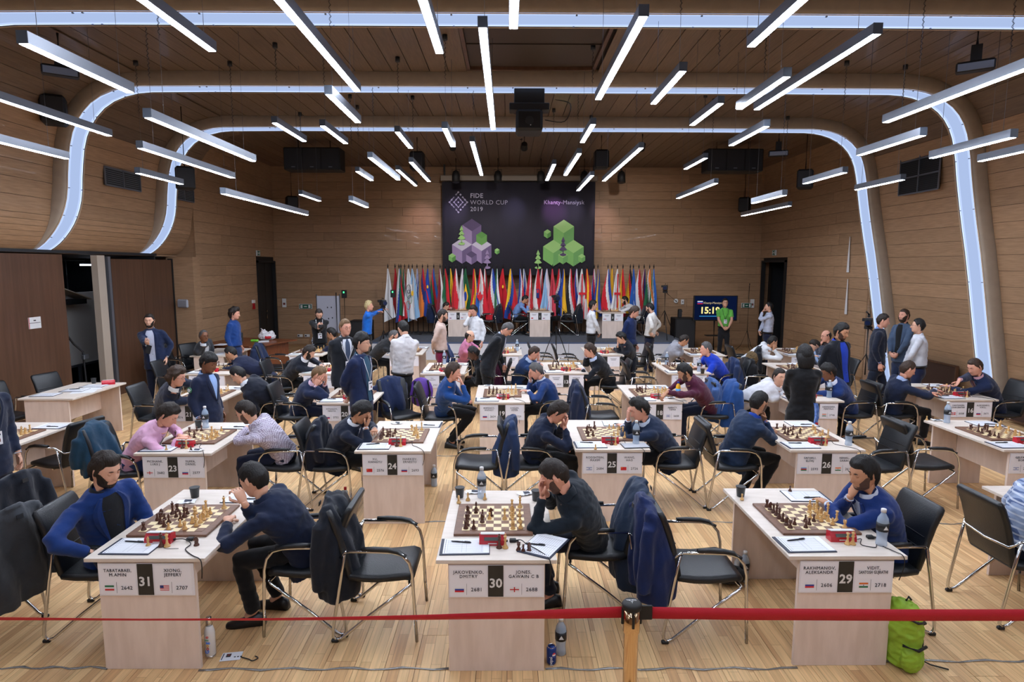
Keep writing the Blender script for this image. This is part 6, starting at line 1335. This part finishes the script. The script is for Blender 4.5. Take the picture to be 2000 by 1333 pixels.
for p,rr,lab in (((-3.628, 9.471, 5.79), 0.17, 'near left'), ((4.042, 9.414, 5.79), 0.17, 'near right'), ((-3.69, 12.545, 5.79), 0.15, 'middle left'), ((3.992, 12.508, 5.79), 0.15, 'middle right'), ((-3.7, 15.681, 5.79), 0.15, 'far left'), ((4.08, 15.554, 5.79), 0.15, 'far right')):
    pass
    t=thing('ceiling_vent','round cream ceiling vent, %s one'%lab,'vent',p,0,'round ceiling vents'); MB().lathe([(rr,0),(rr,.014),(.0005,.014)],24).build('plate',mat('cream vent',(170,150,128),.6),t); MB().lathe([(rr*.8,-.006),(rr*.8,.002),(.0005,.002)],24).build('grille',mat('cream vent',(170,150,128),.6),t)
for i,(px,py) in enumerate(((75,75),(1,1))):pass
t=thing('dome_camera','small dome security camera below the projector','camera',(0.339,15.719,5.750)); MB().lathe([(.075,.05),(.08,.02),(.06,0),(.0005,0)],16).build('dome_ring',M_white,t); MB().ell((0,0,0),(.05,.05,.05),0,12,8).build('dome',M_black,t)
for p,lab,rz_ in (((-6.017, 8.725, 5.2), 'black work light fixture on the left ceiling', 0.6), ((6.082, 8.349, 5.2), 'black work light fixture on the right ceiling', -0.6), ((6.237, 14.584, 5.2), 'black work light fixture hanging right of centre', -0.3)):
    pass
    t=thing('work_light',lab,'light fixture',p,rz_); MB().box((0,0,0),(.42,.16,.13),bev=.02).build('housing',M_black,t); MB().box((0,-.083,-.01),(.38,.006,.09)).build('front_glass',M_alu,t); MB().box((0,0,.16),(.12,.12,.2)).build('bracket',M_black,t); MB().tube([(0,0,.25),(0,0,.52)],.02).build('stem',M_black,t)
# wall grilles
def grille(x,y,z,ly,lz,lab,nx,nz,s):
    t=thing('air_grille',lab,'grille',(x,y,z)); MB().box((0,0,0),(.02,ly,lz)).build('backing',M_black if s>0 else M_dk,t)
    mb=MB(); n=int(lz/.035)
    for i in range(n): mb.box((-s*.015,0,-lz/2+(i+.5)*lz/n),(.012,ly-.04,.012))
    mb.build('slats',M_dk if s>0 else mat('grey slats',(104,112,120),.5),t,kind='stuff')
    for yy in [-ly/2+ly*i/nx for i in range(nx+1)]: MB().box((-s*.022,yy,0),(.02,.025,lz)).build('frame_bar',M_alu,t)
    for zz in [-lz/2+lz*i/nz for i in range(nz+1)]: MB().box((-s*.022,0,zz),(.02,ly,.025)).build('frame_bar',M_alu,t)
grille(-7.40,12.2,4.25,1.1,.33,'grey air grille on the left bulge, nearer one',2,1,-1); grille(-7.40,14.45,4.25,.85,.33,'grey air grille on the left bulge, farther one',2,1,-1); grille(7.86,12.0,4.5,1.15,.95,'large black air grille between the right columns',2,3,1)
M_htr=mat('dark brown heater cover',(62,42,36),.5,bump=.3,bscale=150)
for y,ly,lab in ((12.1,1.35,'dark brown perforated heater cover between the right columns'),(9.2,1.9,'dark brown heater cover at the right edge by board 27')):
    t=thing('heater_cover',lab,'heater cover',(8.50,y,0)); MB().box((0,0,.40),(.05,ly,.68)).build('perforated_panel',M_htr,t)
    for zz in (.06,.745): MB().box((-.02,0,zz),(.05,ly,.03)).build('frame_bar',M_dark,t)
    for yy in (-ly/2,ly/2): MB().box((-.02,yy,.40),(.05,.03,.72)).build('frame_bar',M_dark,t)
# exit signs, fire alarm, small wall items
M_exit=mat('exit sign green',(20,96,74),.4)
def exitsign(x,y,z,rz_,lab,w_=.30):
    t=thing('exit_sign',lab,'sign',(x,y,z),rz_); MB().box((0,0,0),(w_,.03,.16),bev=.004).build('housing',M_white,t); MB().box((0,-.017,0),(w_*.92,.004,.135)).build('green_face',M_exit,t); MB().box((-w_*.3,-.020,0),(w_*.16,.002,.10)).build('figure',M_white,t); MB().box((w_*.3,-.020,0),(w_*.16,.002,.10)).build('doorway_print',M_white,t); MB().box((0,-.020,0),(w_*.22,.002,.03)).build('arrow',M_white,t)
exitsign(*(-6.512,19.960,1.305),0,'green exit sign on the back wall left of the stage',.42); exitsign(*(7.762,19.960,1.358),0,'green exit sign right of the display screen',.34)
exitsign(XL+.03,18.6,2.98,math.pi/2,'small green exit sign above the left black door',.25); exitsign(XR-.03,18.9,3.03,-math.pi/2,'small green exit sign above the right doorway',.25)
t=thing('fire_alarm','white and red fire alarm left of the black door','alarm',(XL+.03,18.1,1.45),math.pi/2); MB().box((0,0,.12),(.14,.05,.09)).build('white_box',M_white,t); MB().tube([(0,0,.07),(0,0,-.1)],[.035,.05],10).build('red_bell',mat('alarm red',(190,30,40),.4),t)
t=thing('wall_notice','white notice right of the left black door','notice',(-7.2,19.97,1.42)); MB().box((0,0,0),(.13,.01,.28)).build('sheet',M_white,t); MB().box((0,-.007,-.03),(.07,.004,.07)).build('print',mat('notice print',(120,60,50)),t)
t=thing('wall_notice','white notice beside the right doorway','notice',(7.95,19.97,1.42)); MB().box((0,0,0),(.13,.01,.28)).build('sheet',M_white,t); MB().box((0,-.007,-.03),(.07,.004,.07)).build('print',mat('notice print',(120,60,50)),t)
for i,(p,lab) in enumerate((((-6.73, 19.96, 0.357), 'left twin socket on the back wall'), ((-6.498, 19.96, 0.357), 'right twin socket on the back wall'))):
    t=thing('wall_socket',lab,'socket',p); MB().box((0,0,0),(.17,.02,.09),bev=.005).build('plate',M_white,t); MB().box((-.04,-.012,0),(.05,.004,.05)).build('outlet',M_dk,t)
for i,(p,lab) in enumerate((((5.459, 19.96, 1.504), 'round white clock shaped control on the back wall'), ((5.677, 19.96, 1.471), 'square white switch panel beside the round control'))):
    t=thing('wall_control',lab,'control',p)
    (MB().tube([(0,0,0),(0,-.02,0)],.07,18) if i==0 else MB().box((0,0,0),(.10,.02,.16),bev=.005)).build('plate',M_white,t); MB().box((0,-.024,0),(.03,.004,.03)).build('dial',M_dk,t)
t=thing('wall_sensor','white oval box on the pillar left of the wood wall','sensor',(-7.63,14.62,1.72),-.4); MB().box((0,-.03,0),(.34,.06,.2),bev=.028).build('cover',mat('pale grey plastic',(176,180,190),.4),t)
for y,z,lab in ((14.75,2.9,'upper narrow white slit in the right wall'),(14.72,1.9,'lower narrow white slit in the right wall')):
    t=thing('wall_slit_light',lab,'slit',(8.125,y,z)); MB().poly([(0,-.05,-.42),(0,.05,-.42),(0,.012,.42),(0,-.0,.42)],th=.01,nrm=(-1,0,0)).build('white_wedge',M_white,t)
# brown desk on the left with things on it
dk=thing('wooden_desk','brown veneered desk with curved top before the left black door','desk',(-6.25,14.95,0),-.28)
M_desk=mat('brown veneer desk',(128,72,40),.4,col2=(104,56,30),stretch=(1,6,1),nscale=5)
dt=[(-.9,-.75),(.55,-.75),(.75,-.5),(.72,.0),(.78,.75),(-.9,.75)]
MB().poly([(a,b,.74) for a,b in dt],th=.03,nrm=(0,0,1)).build('desktop',M_desk,dk); MB().box((.58,0,.37),(.04,1.3,.72)).build('front_panel',M_desk,dk); MB().box((-.1,-.62,.37),(1.3,.04,.72)).build('side_panel',M_desk,dk); MB().box((-.1,.62,.37),(1.3,.04,.72)).build('side_panel',M_desk,dk)
t=thing('plastic_bag','white and red plastic bag on the brown desk','bag',(-6.0,15.35,.77)); b_=MB(); b_.ell((0,0,.09),(.22,.14,.10),0,14,9); b_.ell((-.08,.02,.17),(.09,.08,.08),0,12,8); b_.ell((.1,0,.13),(.09,.09,.10),0,12,8); b_.tube([(-.1,0,.2),(-.13,0,.27),(-.05,.02,.25)],.02,6); soft('bag_skin',b_,mat('white film',(222,218,220),.4),t,.014,1,.03,14,5); MB().ell((.05,-.1,.08),(.10,.05,.05),0,10,7).build('red_contents',mat('alarm red',(190,30,40),.4),t)
t=thing('laptop','black laptop open on the brown desk','laptop',(-6.55,14.75,.77),.3); MB().box((0,0,.012),(.36,.25,.02),bev=.004).build('base',M_dk,t); MB().box((0,.13,.12),(.36,.012,.22),rot=rx(-.25)).build('lid',M_black,t); MB().box((0,-.0,.0235),(.30,.13,.003)).build('keys',M_black,t)
t=thing('green_box','small lime green case on the brown desk','case',(-6.15,14.95,.77)); MB().box((0,0,.03),(.18,.10,.06),bev=.02).build('shell',mat('lime plastic',(120,200,60),.4),t); MB().box((0,0,.062),(.10,.02,.008),bev=.003).build('grip',M_dk,t)
for i,(x,y) in enumerate(((-6.7,14.4),(-5.95,15.0))): tag(MB().box((0,0,.003),(.24,.32,.006)).build('paper_stack',M_paper,loc=(x,y,.77),rz=.4*i),['stack of white papers at the near side of the brown desk','stack of white papers at the right of the brown desk'][i],'paper')
bottle(-6.15,15.6,.77,'clear bottle standing behind the plastic bag on the desk')
# barrier
st_=thing('barrier_post','brass coloured barrier post with black cap','barrier post',(.62,2.88,0))
M_brass=mat('polished brass steel',(206,176,138),.12,1)
MB().lathe([(.17,0),(.17,.012),(.12,.03),(.04,.045),(.0005,.045)],24).build('base',M_brass,st_); MB().lathe([(.036,.03),(.036,.79),(.042,.805),(.042,.925),(.0005,.926)],24).build('post_tube',M_brass,st_)
cp=MB().lathe([(.043,.92),(.048,.925),(.049,.945),(.042,.955),(.0005,.957)],24).build('cap',M_black,st_)
for k in range(4):
    a=k*math.pi/2-math.pi/2; MB().box((.045*math.cos(a),.045*math.sin(a),.885),(.012,.012,.09),bev=.002,rot=rzm(a)).build('belt_slot',M_black,st_)
text('cap_text','TEMPO',.016,M_white,cp,(0,.012,.9572),rot=(0,0,0)); text('cap_emblem','T',.022,M_white,cp,(0,-.008,.9572),rot=(0,0,0))
MB().box((.075,.0,.90),(.055,.012,.075),bev=.003).build('belt_clip',M_black,st_)
M_belt=mat('red webbing',(186,14,38),.7,bump=.2,bscale=300)
def belt(pts,lab):
    mb=MB(); rings=[]
    for x,y,z,h_,a in pts:
        dz=h_/2*math.cos(a); dy=h_/2*math.sin(a); rings.append([V((x,y-dy,z-dz)),V((x,y-dy-.0012,z-dz)),V((x,y+dy-.0012,z+dz)),V((x,y+dy,z+dz))])
    mb.loft(rings,0); tag(mb.build('barrier_belt',M_belt),lab,'barrier belt')
belt([(.575,2.88,.902,.060,0),(.3,2.88,.894,.056,-.12),(0,2.88,.886,.050,-.35),(-.4,2.88,.877,.050,-.55),(-.8,2.88,.872,.050,-.72),(-1.2,2.88,.868,.050,-.82),(-1.8,2.88,.868,.050,-.86),(-2.2,2.88,.872,.050,-.8),(-2.8,2.88,.878,.050,-.7),(-3.6,2.88,.885,.05,-.6)],'long red barrier belt stretching left from the post')
belt([(.70,2.88,.898,.062,0),(1.2,2.88,.889,.062,0),(2.0,2.88,.882,.062,0),(3.0,2.88,.880,.062,0),(3.9,2.88,.885,.062,0)],'red barrier belt stretching right from the post')
# cable covers on the floor
M_tape=mat('silver tape',(150,148,146),.25,.6,bump=.5,bscale=25)
for y,x0,x1,lab in ((3.76,-3.6,-2.6,'silver taped floor cable left of board 31'),(3.74,-2.0,-.38,'silver taped floor cable between boards 31 and 30'),(3.73,.25,1.9,'silver taped floor cable between boards 30 and 29'),(3.80,2.5,4.1,'silver taped floor cable right of board 29'),(6.06,-3.0,-1.46,'silver taped floor cable between boards 23 and 24'),(6.07,-.84,.76,'silver taped floor cable between boards 24 and 25'),(6.05,1.38,2.94,'silver taped floor cable between boards 25 and 26'),(8.28,-1.89,-.38,'silver taped floor cable between boards 20 and 19'),(8.3,-3.99,-2.51,'silver taped floor cable between boards 21 and 20'),(6.0,4.0,5.1,'silver taped floor cable between boards 26 and 27'),(8.4,-6.1,-4.7,'silver taped floor cable left of board 21')):
    mb=MB(); pts=[(x0+(x1-x0)*i/16,y+.012*math.sin(i*1.7+x0),.003) for i in range(17)]; mb.tube(pts,[.009+.003*math.sin(i*2.1) for i in range(17)],6,sq=.45); tag(mb.build('floor_cable',M_tape),lab,'cable')
# clock cables
cable([(-2.24,3.99,.775),(-2.17,3.97,.785),(-2.10,3.92,.775),(-2.10,3.85,.771),(-2.02,3.77,.771),(-1.94,3.715,.768),(-1.925,3.705,.72),(-1.935,3.715,.64)],'black cable from the clock of board 31 over the table edge',.0035)
cable([(-2.24,3.96,.77),(-2.27,3.90,.771),(-2.23,3.86,.771),(-2.15,3.86,.771)],'thin loop of cable by the clock of board 31',.0018)
cable([(.035,3.95,.776),(.09,3.95,.785),(.13,3.89,.782),(.19,3.82,.782),(.25,3.75,.771),(.27,3.69,.768),(.275,3.685,.71),(.27,3.70,.6)],'black cable from the clock of board 30 over the table edge',.0035)
cable([(2.37,3.97,.776),(2.40,3.97,.778),(2.36,3.90,.771),(2.43,3.86,.771),(2.47,3.90,.771),(2.52,3.80,.771),(2.54,3.74,.768),(2.545,3.732,.70),(2.53,3.75,.6)],'black cable from the clock of board 29 over the table edge',.003)
for n in (23,24,25,26,19,16,18):
    x,y=TX[n]; cable([(x+.11,y+.24,.776),(x+.16,y+.27,.79),(x+.17,y+.2,.771),(x+.24,y+.12,.771),(x+.31,y-.002,.768),(x+.32,y-.012,.70),(x+.30,y+.005,.62)],'black clock cable hanging off the table of board %d'%n,.003)
for n,dx in ((31,.11),(30,.075),(29,.26)):
    x,y=TX[n]; t=thing('cable_plug','black cable junction beside the clock of board %d'%n,'plug',(x+dx+(.05 if n==31 else .03),y+.26,TH_)); MB().box((0,0,.011),(.045,.035,.022),bev=.005).build('junction_box',M_black,t); MB().box((.03,0,.008),(.02,.014,.012),bev=.002).build('plug_tip',M_dk,t)
# cups, bottles and personal things on the tables
for p,n,lab in (((-2.5, 4.774, 0.766), 0.77, 'dark plastic cup at the far end of board 31'), ((-0.38, 4.768, 0.766), 0.77, 'dark cup at the far left corner of board 30'), ((0.229, 4.701, 0.766), 0.77, 'dark cup at the elbow of the man in black shirt'), ((1.885, 4.784, 0.766), 0.77, 'dark cup at the far left corner of board 29'), ((-3.533, 6.919, 0.766), 0.77, 'dark cup beside the bottle behind board 23'), ((3.387, 10.535, 0.766), 0.77, 'dark cup near the front right corner of board 14')):
    cup(p[0],p[1],.766,lab)
for p,lab in (((-0.204, 4.768, 0.766), 'water bottle at the far side of board 30'), ((2.497, 3.906, 0.766), 'tall water bottle near the front right of board 29'), ((-3.451, 6.919, 0.766), 'water bottle on the far edge of table 23'), ((1.344, 6.258, 0.766), 'water bottle on the tablet beside board 25'), ((3.551, 6.218, 0.766), 'water bottle at the right of board 26'), ((5.241, 7.148, 0.766), 'water bottle at the far left of board 27'), ((4.566, 8.562, 0.766), 'water bottle at the right of board 17'), ((-1.194, 11.591, 0.766), 'water bottle at the far side of board 12'), ((3.39, 10.745, 0.766), 'water bottle in front of the blue polo'), ((2.992, 11.424, 0.766), 'water bottle at the far left of board 14'), ((2.444, 13.23, 0.766), 'water bottle at the right of board 6'), ((0.215, 13.38, 0.766), 'water bottle at the right of board 7'), ((-4.358, 13.775, 0.766), 'water bottle at the far side of board 9')):
    bottle(p[0],p[1],.766+(.012 if px==1242 else 0),lab,s=1.08)
t=thing('juice_bottle','orange drink bottle with blue cap on the table of board 18','bottle',(2.417,8.560,0.766)); MB().lathe([(.031,0),(.034,.01),(.033,.10),(.034,.15),(.028,.18),(.014,.2),(.014,.21),(.0005,.21)],14).build('bottle_body',mat('orange drink',(240,178,40),.2),t); MB().lathe([(.016,.205),(.016,.228),(.0005,.23)],12).build('cap',M_flag['blue'],t); MB().lathe([(.0345,.07),(.0352,.07),(.0352,.13),(.0345,.13)],14).build('label_band',M_flag['lblue'],t)
t=thing('tablet','closed black tablet case under the bottle at board 25','tablet',(1.319,6.184,0.766),.1); MB().box((0,0,.005),(.27,.17,.010),bev=.003).build('case',M_dk,t); MB().box((-.0,.0,.0108),(.26,.155,.0015)).build('cover_sheet',mat('pale cover',(176,178,184)),t)
for p,rz_,lab in (((-0.275, 4.864, 0.768), 0, 'crumpled blue and white packet behind the cup, board 30'), ((0.148, 4.829, 0.768), 0.4, 'crumpled packet by the sleeve of the man in black'), ((-2.507, 4.661, 0.768), 0.2, 'grey foil packet behind board 31'), ((-3.115, 6.024, 0.768), 0, 'glasses case in front of board 23'), ((2.304, 8.517, 0.768), 0.3, 'silver packets by the orange drink bottle'), ((5.187, 7.239, 0.768), 0, 'crumpled packet beside the bottle of board 27'), ((-1.299, 7.096, 0.768), 0, 'white notebook behind board 24'), ((1.514, 10.622, 0.768), 0, 'dark packet at the right of board 13'), ((-0.299, 9.411, 0.768), 0, 'blue black packet behind board 19')):
    wipes(p[0],p[1],.768,lab,rz_)
# things on the floor
def floorbottle(px,py,lab,s=1.2):
    pass
for p,lab in (((0.364, 3.899, 0.0), 'water bottle on the floor beside the blue can'), ((-0.872, 7.111, 0.0), 'water bottle on the floor right of board 24'), ((1.981, 4.867, 0.0), 'water bottle on the floor under board 29'), ((-5.755, 7.124, 0.0), 'water bottle on the floor under board 22'), ((-6.844, 9.859, 0.0), 'water bottle on the floor under the empty table')):
    bottle(p[0],p[1],0,lab,s=1.12)
p_=(-1.810,6.660,0.000)
t=thing('small_bottle','small drink bottle with red cap on the floor by board 24','bottle',p_); MB().lathe([(.025,0),(.027,.01),(.026,.06),(.028,.10),(.012,.13),(.0005,.13)],12).build('bottle_body',M_water,t); MB().lathe([(.016,.125),(.016,.155),(.0005,.157)],12).build('cap',M_flag['red'],t)
p_=(1.928,4.909,0.000)
t=thing('thermos_bottle','pale thermos on the floor under board 29','bottle',p_); MB().lathe([(.03,0),(.031,.01),(.031,.16),(.02,.18),(.02,.21),(.0005,.212)],14).build('bottle_body',M_white,t); MB().lathe([(.021,.19),(.021,.215),(.0005,.216)],12).build('cap',M_alu,t)
t=thing('steel_flask','white steel flask with colourful lettering on the floor','flask',(-1.990,3.877,-0.000))
MB().lathe([(.032,.018),(.034,.022),(.034,.17),(.031,.19),(.020,.225),(.0005,.225)],20).build('flask_body',mat('white enamel',(225,222,220),.25,coat=.5),t); MB().lathe([(.030,0),(.033,.004),(.033,.020),(.0005,.021)],20).build('steel_base',M_chrome,t); MB().lathe([(.0205,.222),(.019,.25),(.0185,.275),(.016,.283),(.0005,.284)],16).build('steel_cap',M_chrome,t)
gm=[(66,133,244),(219,68,55),(244,180,0),(66,133,244),(15,157,88),(219,68,55)]
for i,(c_,col_) in enumerate(zip('Google',gm)):
    text('lettering',c_,.036,mat('print %d%d%d'%col_,col_,.5),t,(-.0035,-.0352,.055+i*.0205),rot=(math.pi/2,-math.pi/2,0),bold=.0006)
t=thing('drink_can','blue soda can standing on the floor','can',(0.294,3.796,0.000)); MB().lathe([(.024,0),(.031,.008),(.033,.014),(.033,.108),(.026,.120),(.0005,.120)],24).build('can_body',mat('can blue',(18,54,130),.25,.3,var=.2),t); MB().lathe([(.027,.118),(.027,.122),(.024,.1225),(.023,.119),(.0005,.119)],20).build('can_lid',M_chrome,t)
mb=MB()
def onc(a,z,r=.0334): return (r*math.sin(a),-r*math.cos(a),z)
for (z0,z1,mi) in ((.080,.092,0),(.070,.080,1),(.058,.070,2)):
    mb.loft([[V(onc(.45+.36*k*math.sqrt(max(0,1-((zz-.075)/.0175)**2)),zz)) for k in (-1,-.5,0,.5,1)] for zz in (z0,(z0+z1)/2,z1)],mi,caps=False,closed=False)
mb.build('round_emblem',[M_flag['red'],M_white,M_flag['blue']],t); text('can_text','pepsi',.03,M_white,t,(-.006,-.0345,.035),rot=(math.pi/2,-math.pi/2,0))
t=thing('accreditation_badge','white badge card with photo lying on the floor','badge',(-1.850,3.871,0.000),.15); MB().box((0,0,.004),(.13,.09,.003),bev=.001).build('card',M_paper,t); MB().box((-.02,.01,.0062),(.03,.035,.001)).build('badge_photo',M_dk,t); MB().box((-.02,.014,.007),(.016,.02,.0006)).build('photo_face',mat('badge photo',(120,60,60)),t)
for i in range(3): MB().box((.025+.02*i,-.012,.0062),(.011,.010,.001)).build('badge_icon',M_ink,t)
MB().box((-.055,.0,.0062),(.006,.07,.001)).build('badge_stripe',M_ink,t)
cable([(-1.786,3.864,0.004),(-1.72,3.83,.012),(-1.68,3.80,.02),(-1.66,3.84,.012),(-1.69,3.87,.006)],'grey lanyard strap curled beside the floor badge',.004,'lanyard')
bgm=mat('lime nylon',(150,190,52),.6,bump=.3,bscale=12,var=.15)
t=thing('backpack','lime green backpack on the floor beside table 29','backpack',(2.603,3.785,0),.2)
G=MB(); G.loft([[V((wx*math.cos(q),wy*math.sin(q)*1.0,z)) for q in [2*math.pi*k/20 for k in range(20)]] for z,wx,wy in ((.0,.05,.08),(.03,.09,.12),(.12,.10,.13),(.16,.095,.125),(.26,.115,.13),(.36,.10,.12),(.42,.07,.09),(.445,.03,.04))])
soft('bag_body',G,bgm,t,.010,3,.012,14,3); G=MB(); G.ell((-.01,-.10,.10),(.085,.05,.10),0,14,10); soft('front_pocket',G,bgm,t,.008,2,.008,18,5)
bake_all()
MB().tube([(-.09,-.06,.385),(-.02,-.13,.36),(.08,-.09,.33),(.12,0,.25),(.105,.06,.14)],.012,8,sq=.5).build('black_piping',M_black,t); MB().tube([(-.09,-.1,.20),(-.02,-.152,.185),(.06,-.13,.19)],.010,8).build('zip',M_black,t)
MB().tube([(.09,-.02,.20),(.13,-.04,.17),(.12,-.05,.10),(.10,-.06,.05),(.16,-.08,.02),(.25,-.13,.008)],.008,6,sq=.5).build('strap',M_black,t); MB().tube([(.01,0,.44),(.02,-.01,.47),(.05,0,.44)],.007,6).build('carry_loop',M_black,t)
t=thing('shoulder_bag','black bag lying under the table of board 29','bag',(1.83,4.85,0)); MB().ell((0,0,.07),(.17,.12,.07),0,14,8).build('bag_body',cloth('cloth 20 20 24',(20,20,24)),t); MB().tube([(-.12,0,.1),(0,-.05,.17),(.12,0,.1)],.01,6).build('strap',M_black,t)
t=thing('purple_bag','purple and black bag hanging on the chair behind white shirt','bag',(-1.389,9.754,0),.3); MB().ell((0,0,.60),(.20,.10,.24),0,16,10).build('bag_body',mat('purple nylon',(92,52,150),.6,bump=.2),t); MB().tube([(-.1,-.08,.8),(-.13,-.11,.6),(-.1,-.1,.42)],.02,6).build('strap',M_black,t); MB().tube([(.1,-.08,.8),(.13,-.11,.6),(.1,-.1,.42)],.02,6).build('strap',M_black,t)
t=thing('compact_camera','black camera held by the bearded photographer','camera',(-3.950,13.091,1.330)); MB().box((0,0,0),(.13,.06,.08),bev=.01).build('body',M_black,t); MB().tube([(0,-.03,0),(0,-.07,0)],.03,12).build('lens',M_dk,t)
t=thing('phone','dark phone held before the chest of the bearded standing man','phone',(-6.165,10.598,1.180)); MB().box((0,-.05,0),(.09,.012,.15),rot=ry(.3),bev=.003).build('case',M_black,t); MB().box((0,-.058,0),(.07,.002,.12),rot=ry(.3)).build('screen',M_dk,t)
sc_=thing('blue_scarf','light blue patterned scarf held by the woman in black','scarf',(3.729,7.267,0)); mb=MB(); vs=[]
for j in range(14):
    for i in range(8): vs.append((-.02+.05*(i/7-.5)+.03*math.sin(j*.5),-.02+.02*math.sin(i*1.8+j*.6),.98-.045*j))
mb.add(vs,[(j*8+i,j*8+i+1,j*8+i+9,j*8+i+8) for j in range(13) for i in range(7)],0,True); mb.build('cloth',mat('scarf blue',(70,110,200),.8,col2=(150,180,230),nscale=30),sc_); MB().box((-.0,-.035,.72),(.03,.008,.05)).build('red_print',M_flag['red'],sc_)
# spot light beams onto the banner (lamps of the stage rig)
for x,tx_,col,pw in ((1.2,1.45,(.75,.35,.8),110),(-2.4,-2.6,(.9,.62,.7),70),(2.7,2.95,(.9,.65,.7),75),(-1.4,-1.6,(.62,.5,.8),60),(.3,.2,(.6,.55,.85),40),(2.0,2.0,(.7,.6,.8),50)):
    L_=bpy.data.lights.new('stage_spot_beam','SPOT'); L_.energy=pw; L_.color=col; L_.spot_size=.75; L_.spot_blend=1; L_.shadow_soft_size=.05
    o=bpy.data.objects.new('stage_spot_beam',L_); COL.objects.link(o); o.location=(x+.1,18.3,4.95); o.rotation_euler=(V((tx_,19.4,4.3))-V(o.location)).to_track_quat('-Z','Y').to_euler()

# work lamp burning inside the dark store behind the partition
t=thing('store_lamp','small lit lamp tube high in the dark store','lamp',(-8.9,13.2,2.62)); MB().box((0,0,0),(.06,.3,.03)).build('lamp_tube',emis('store lamp glow',(220,230,255),12.0),t); MB().box((0,0,.05),(.12,.8,.05)).build('housing',M_dk,t); MB().tube([(0,0,.07),(0,0,.21)],.01,6).build('rod',M_dk,t)
# added front wash with invented fixtures, brightening tables, flags and back wall
for x in (-1.3,.4,3.2):
    L_=bpy.data.lights.new('added_stage_wash','SPOT'); L_.energy=300; L_.color=(1,.93,.88); L_.spot_size=1.45; L_.spot_blend=1; L_.shadow_soft_size=.08
    o=bpy.data.objects.new('added_stage_wash',L_); COL.objects.link(o); o.location=(x,15.2,5.3); o.rotation_euler=(V((x*1.25,19.6,2.4))-V(o.location)).to_track_quat('-Z','Y').to_euler()
    t=thing('stage_spotlight','added black ceiling spotlight aimed at the flags, %s'%({-1.3:'western',.4:'central',3.2:'eastern'}[x]),'spotlight',(x,15.12,5.42)); MB().tube([(0,-.1,.06),(0,.04,-.03)],[.07,.08],12).build('lamp_body',M_black,t); MB().tube([(0,-.05,.04),(0,-.05,.3)],.015,6).build('stem',M_black,t)
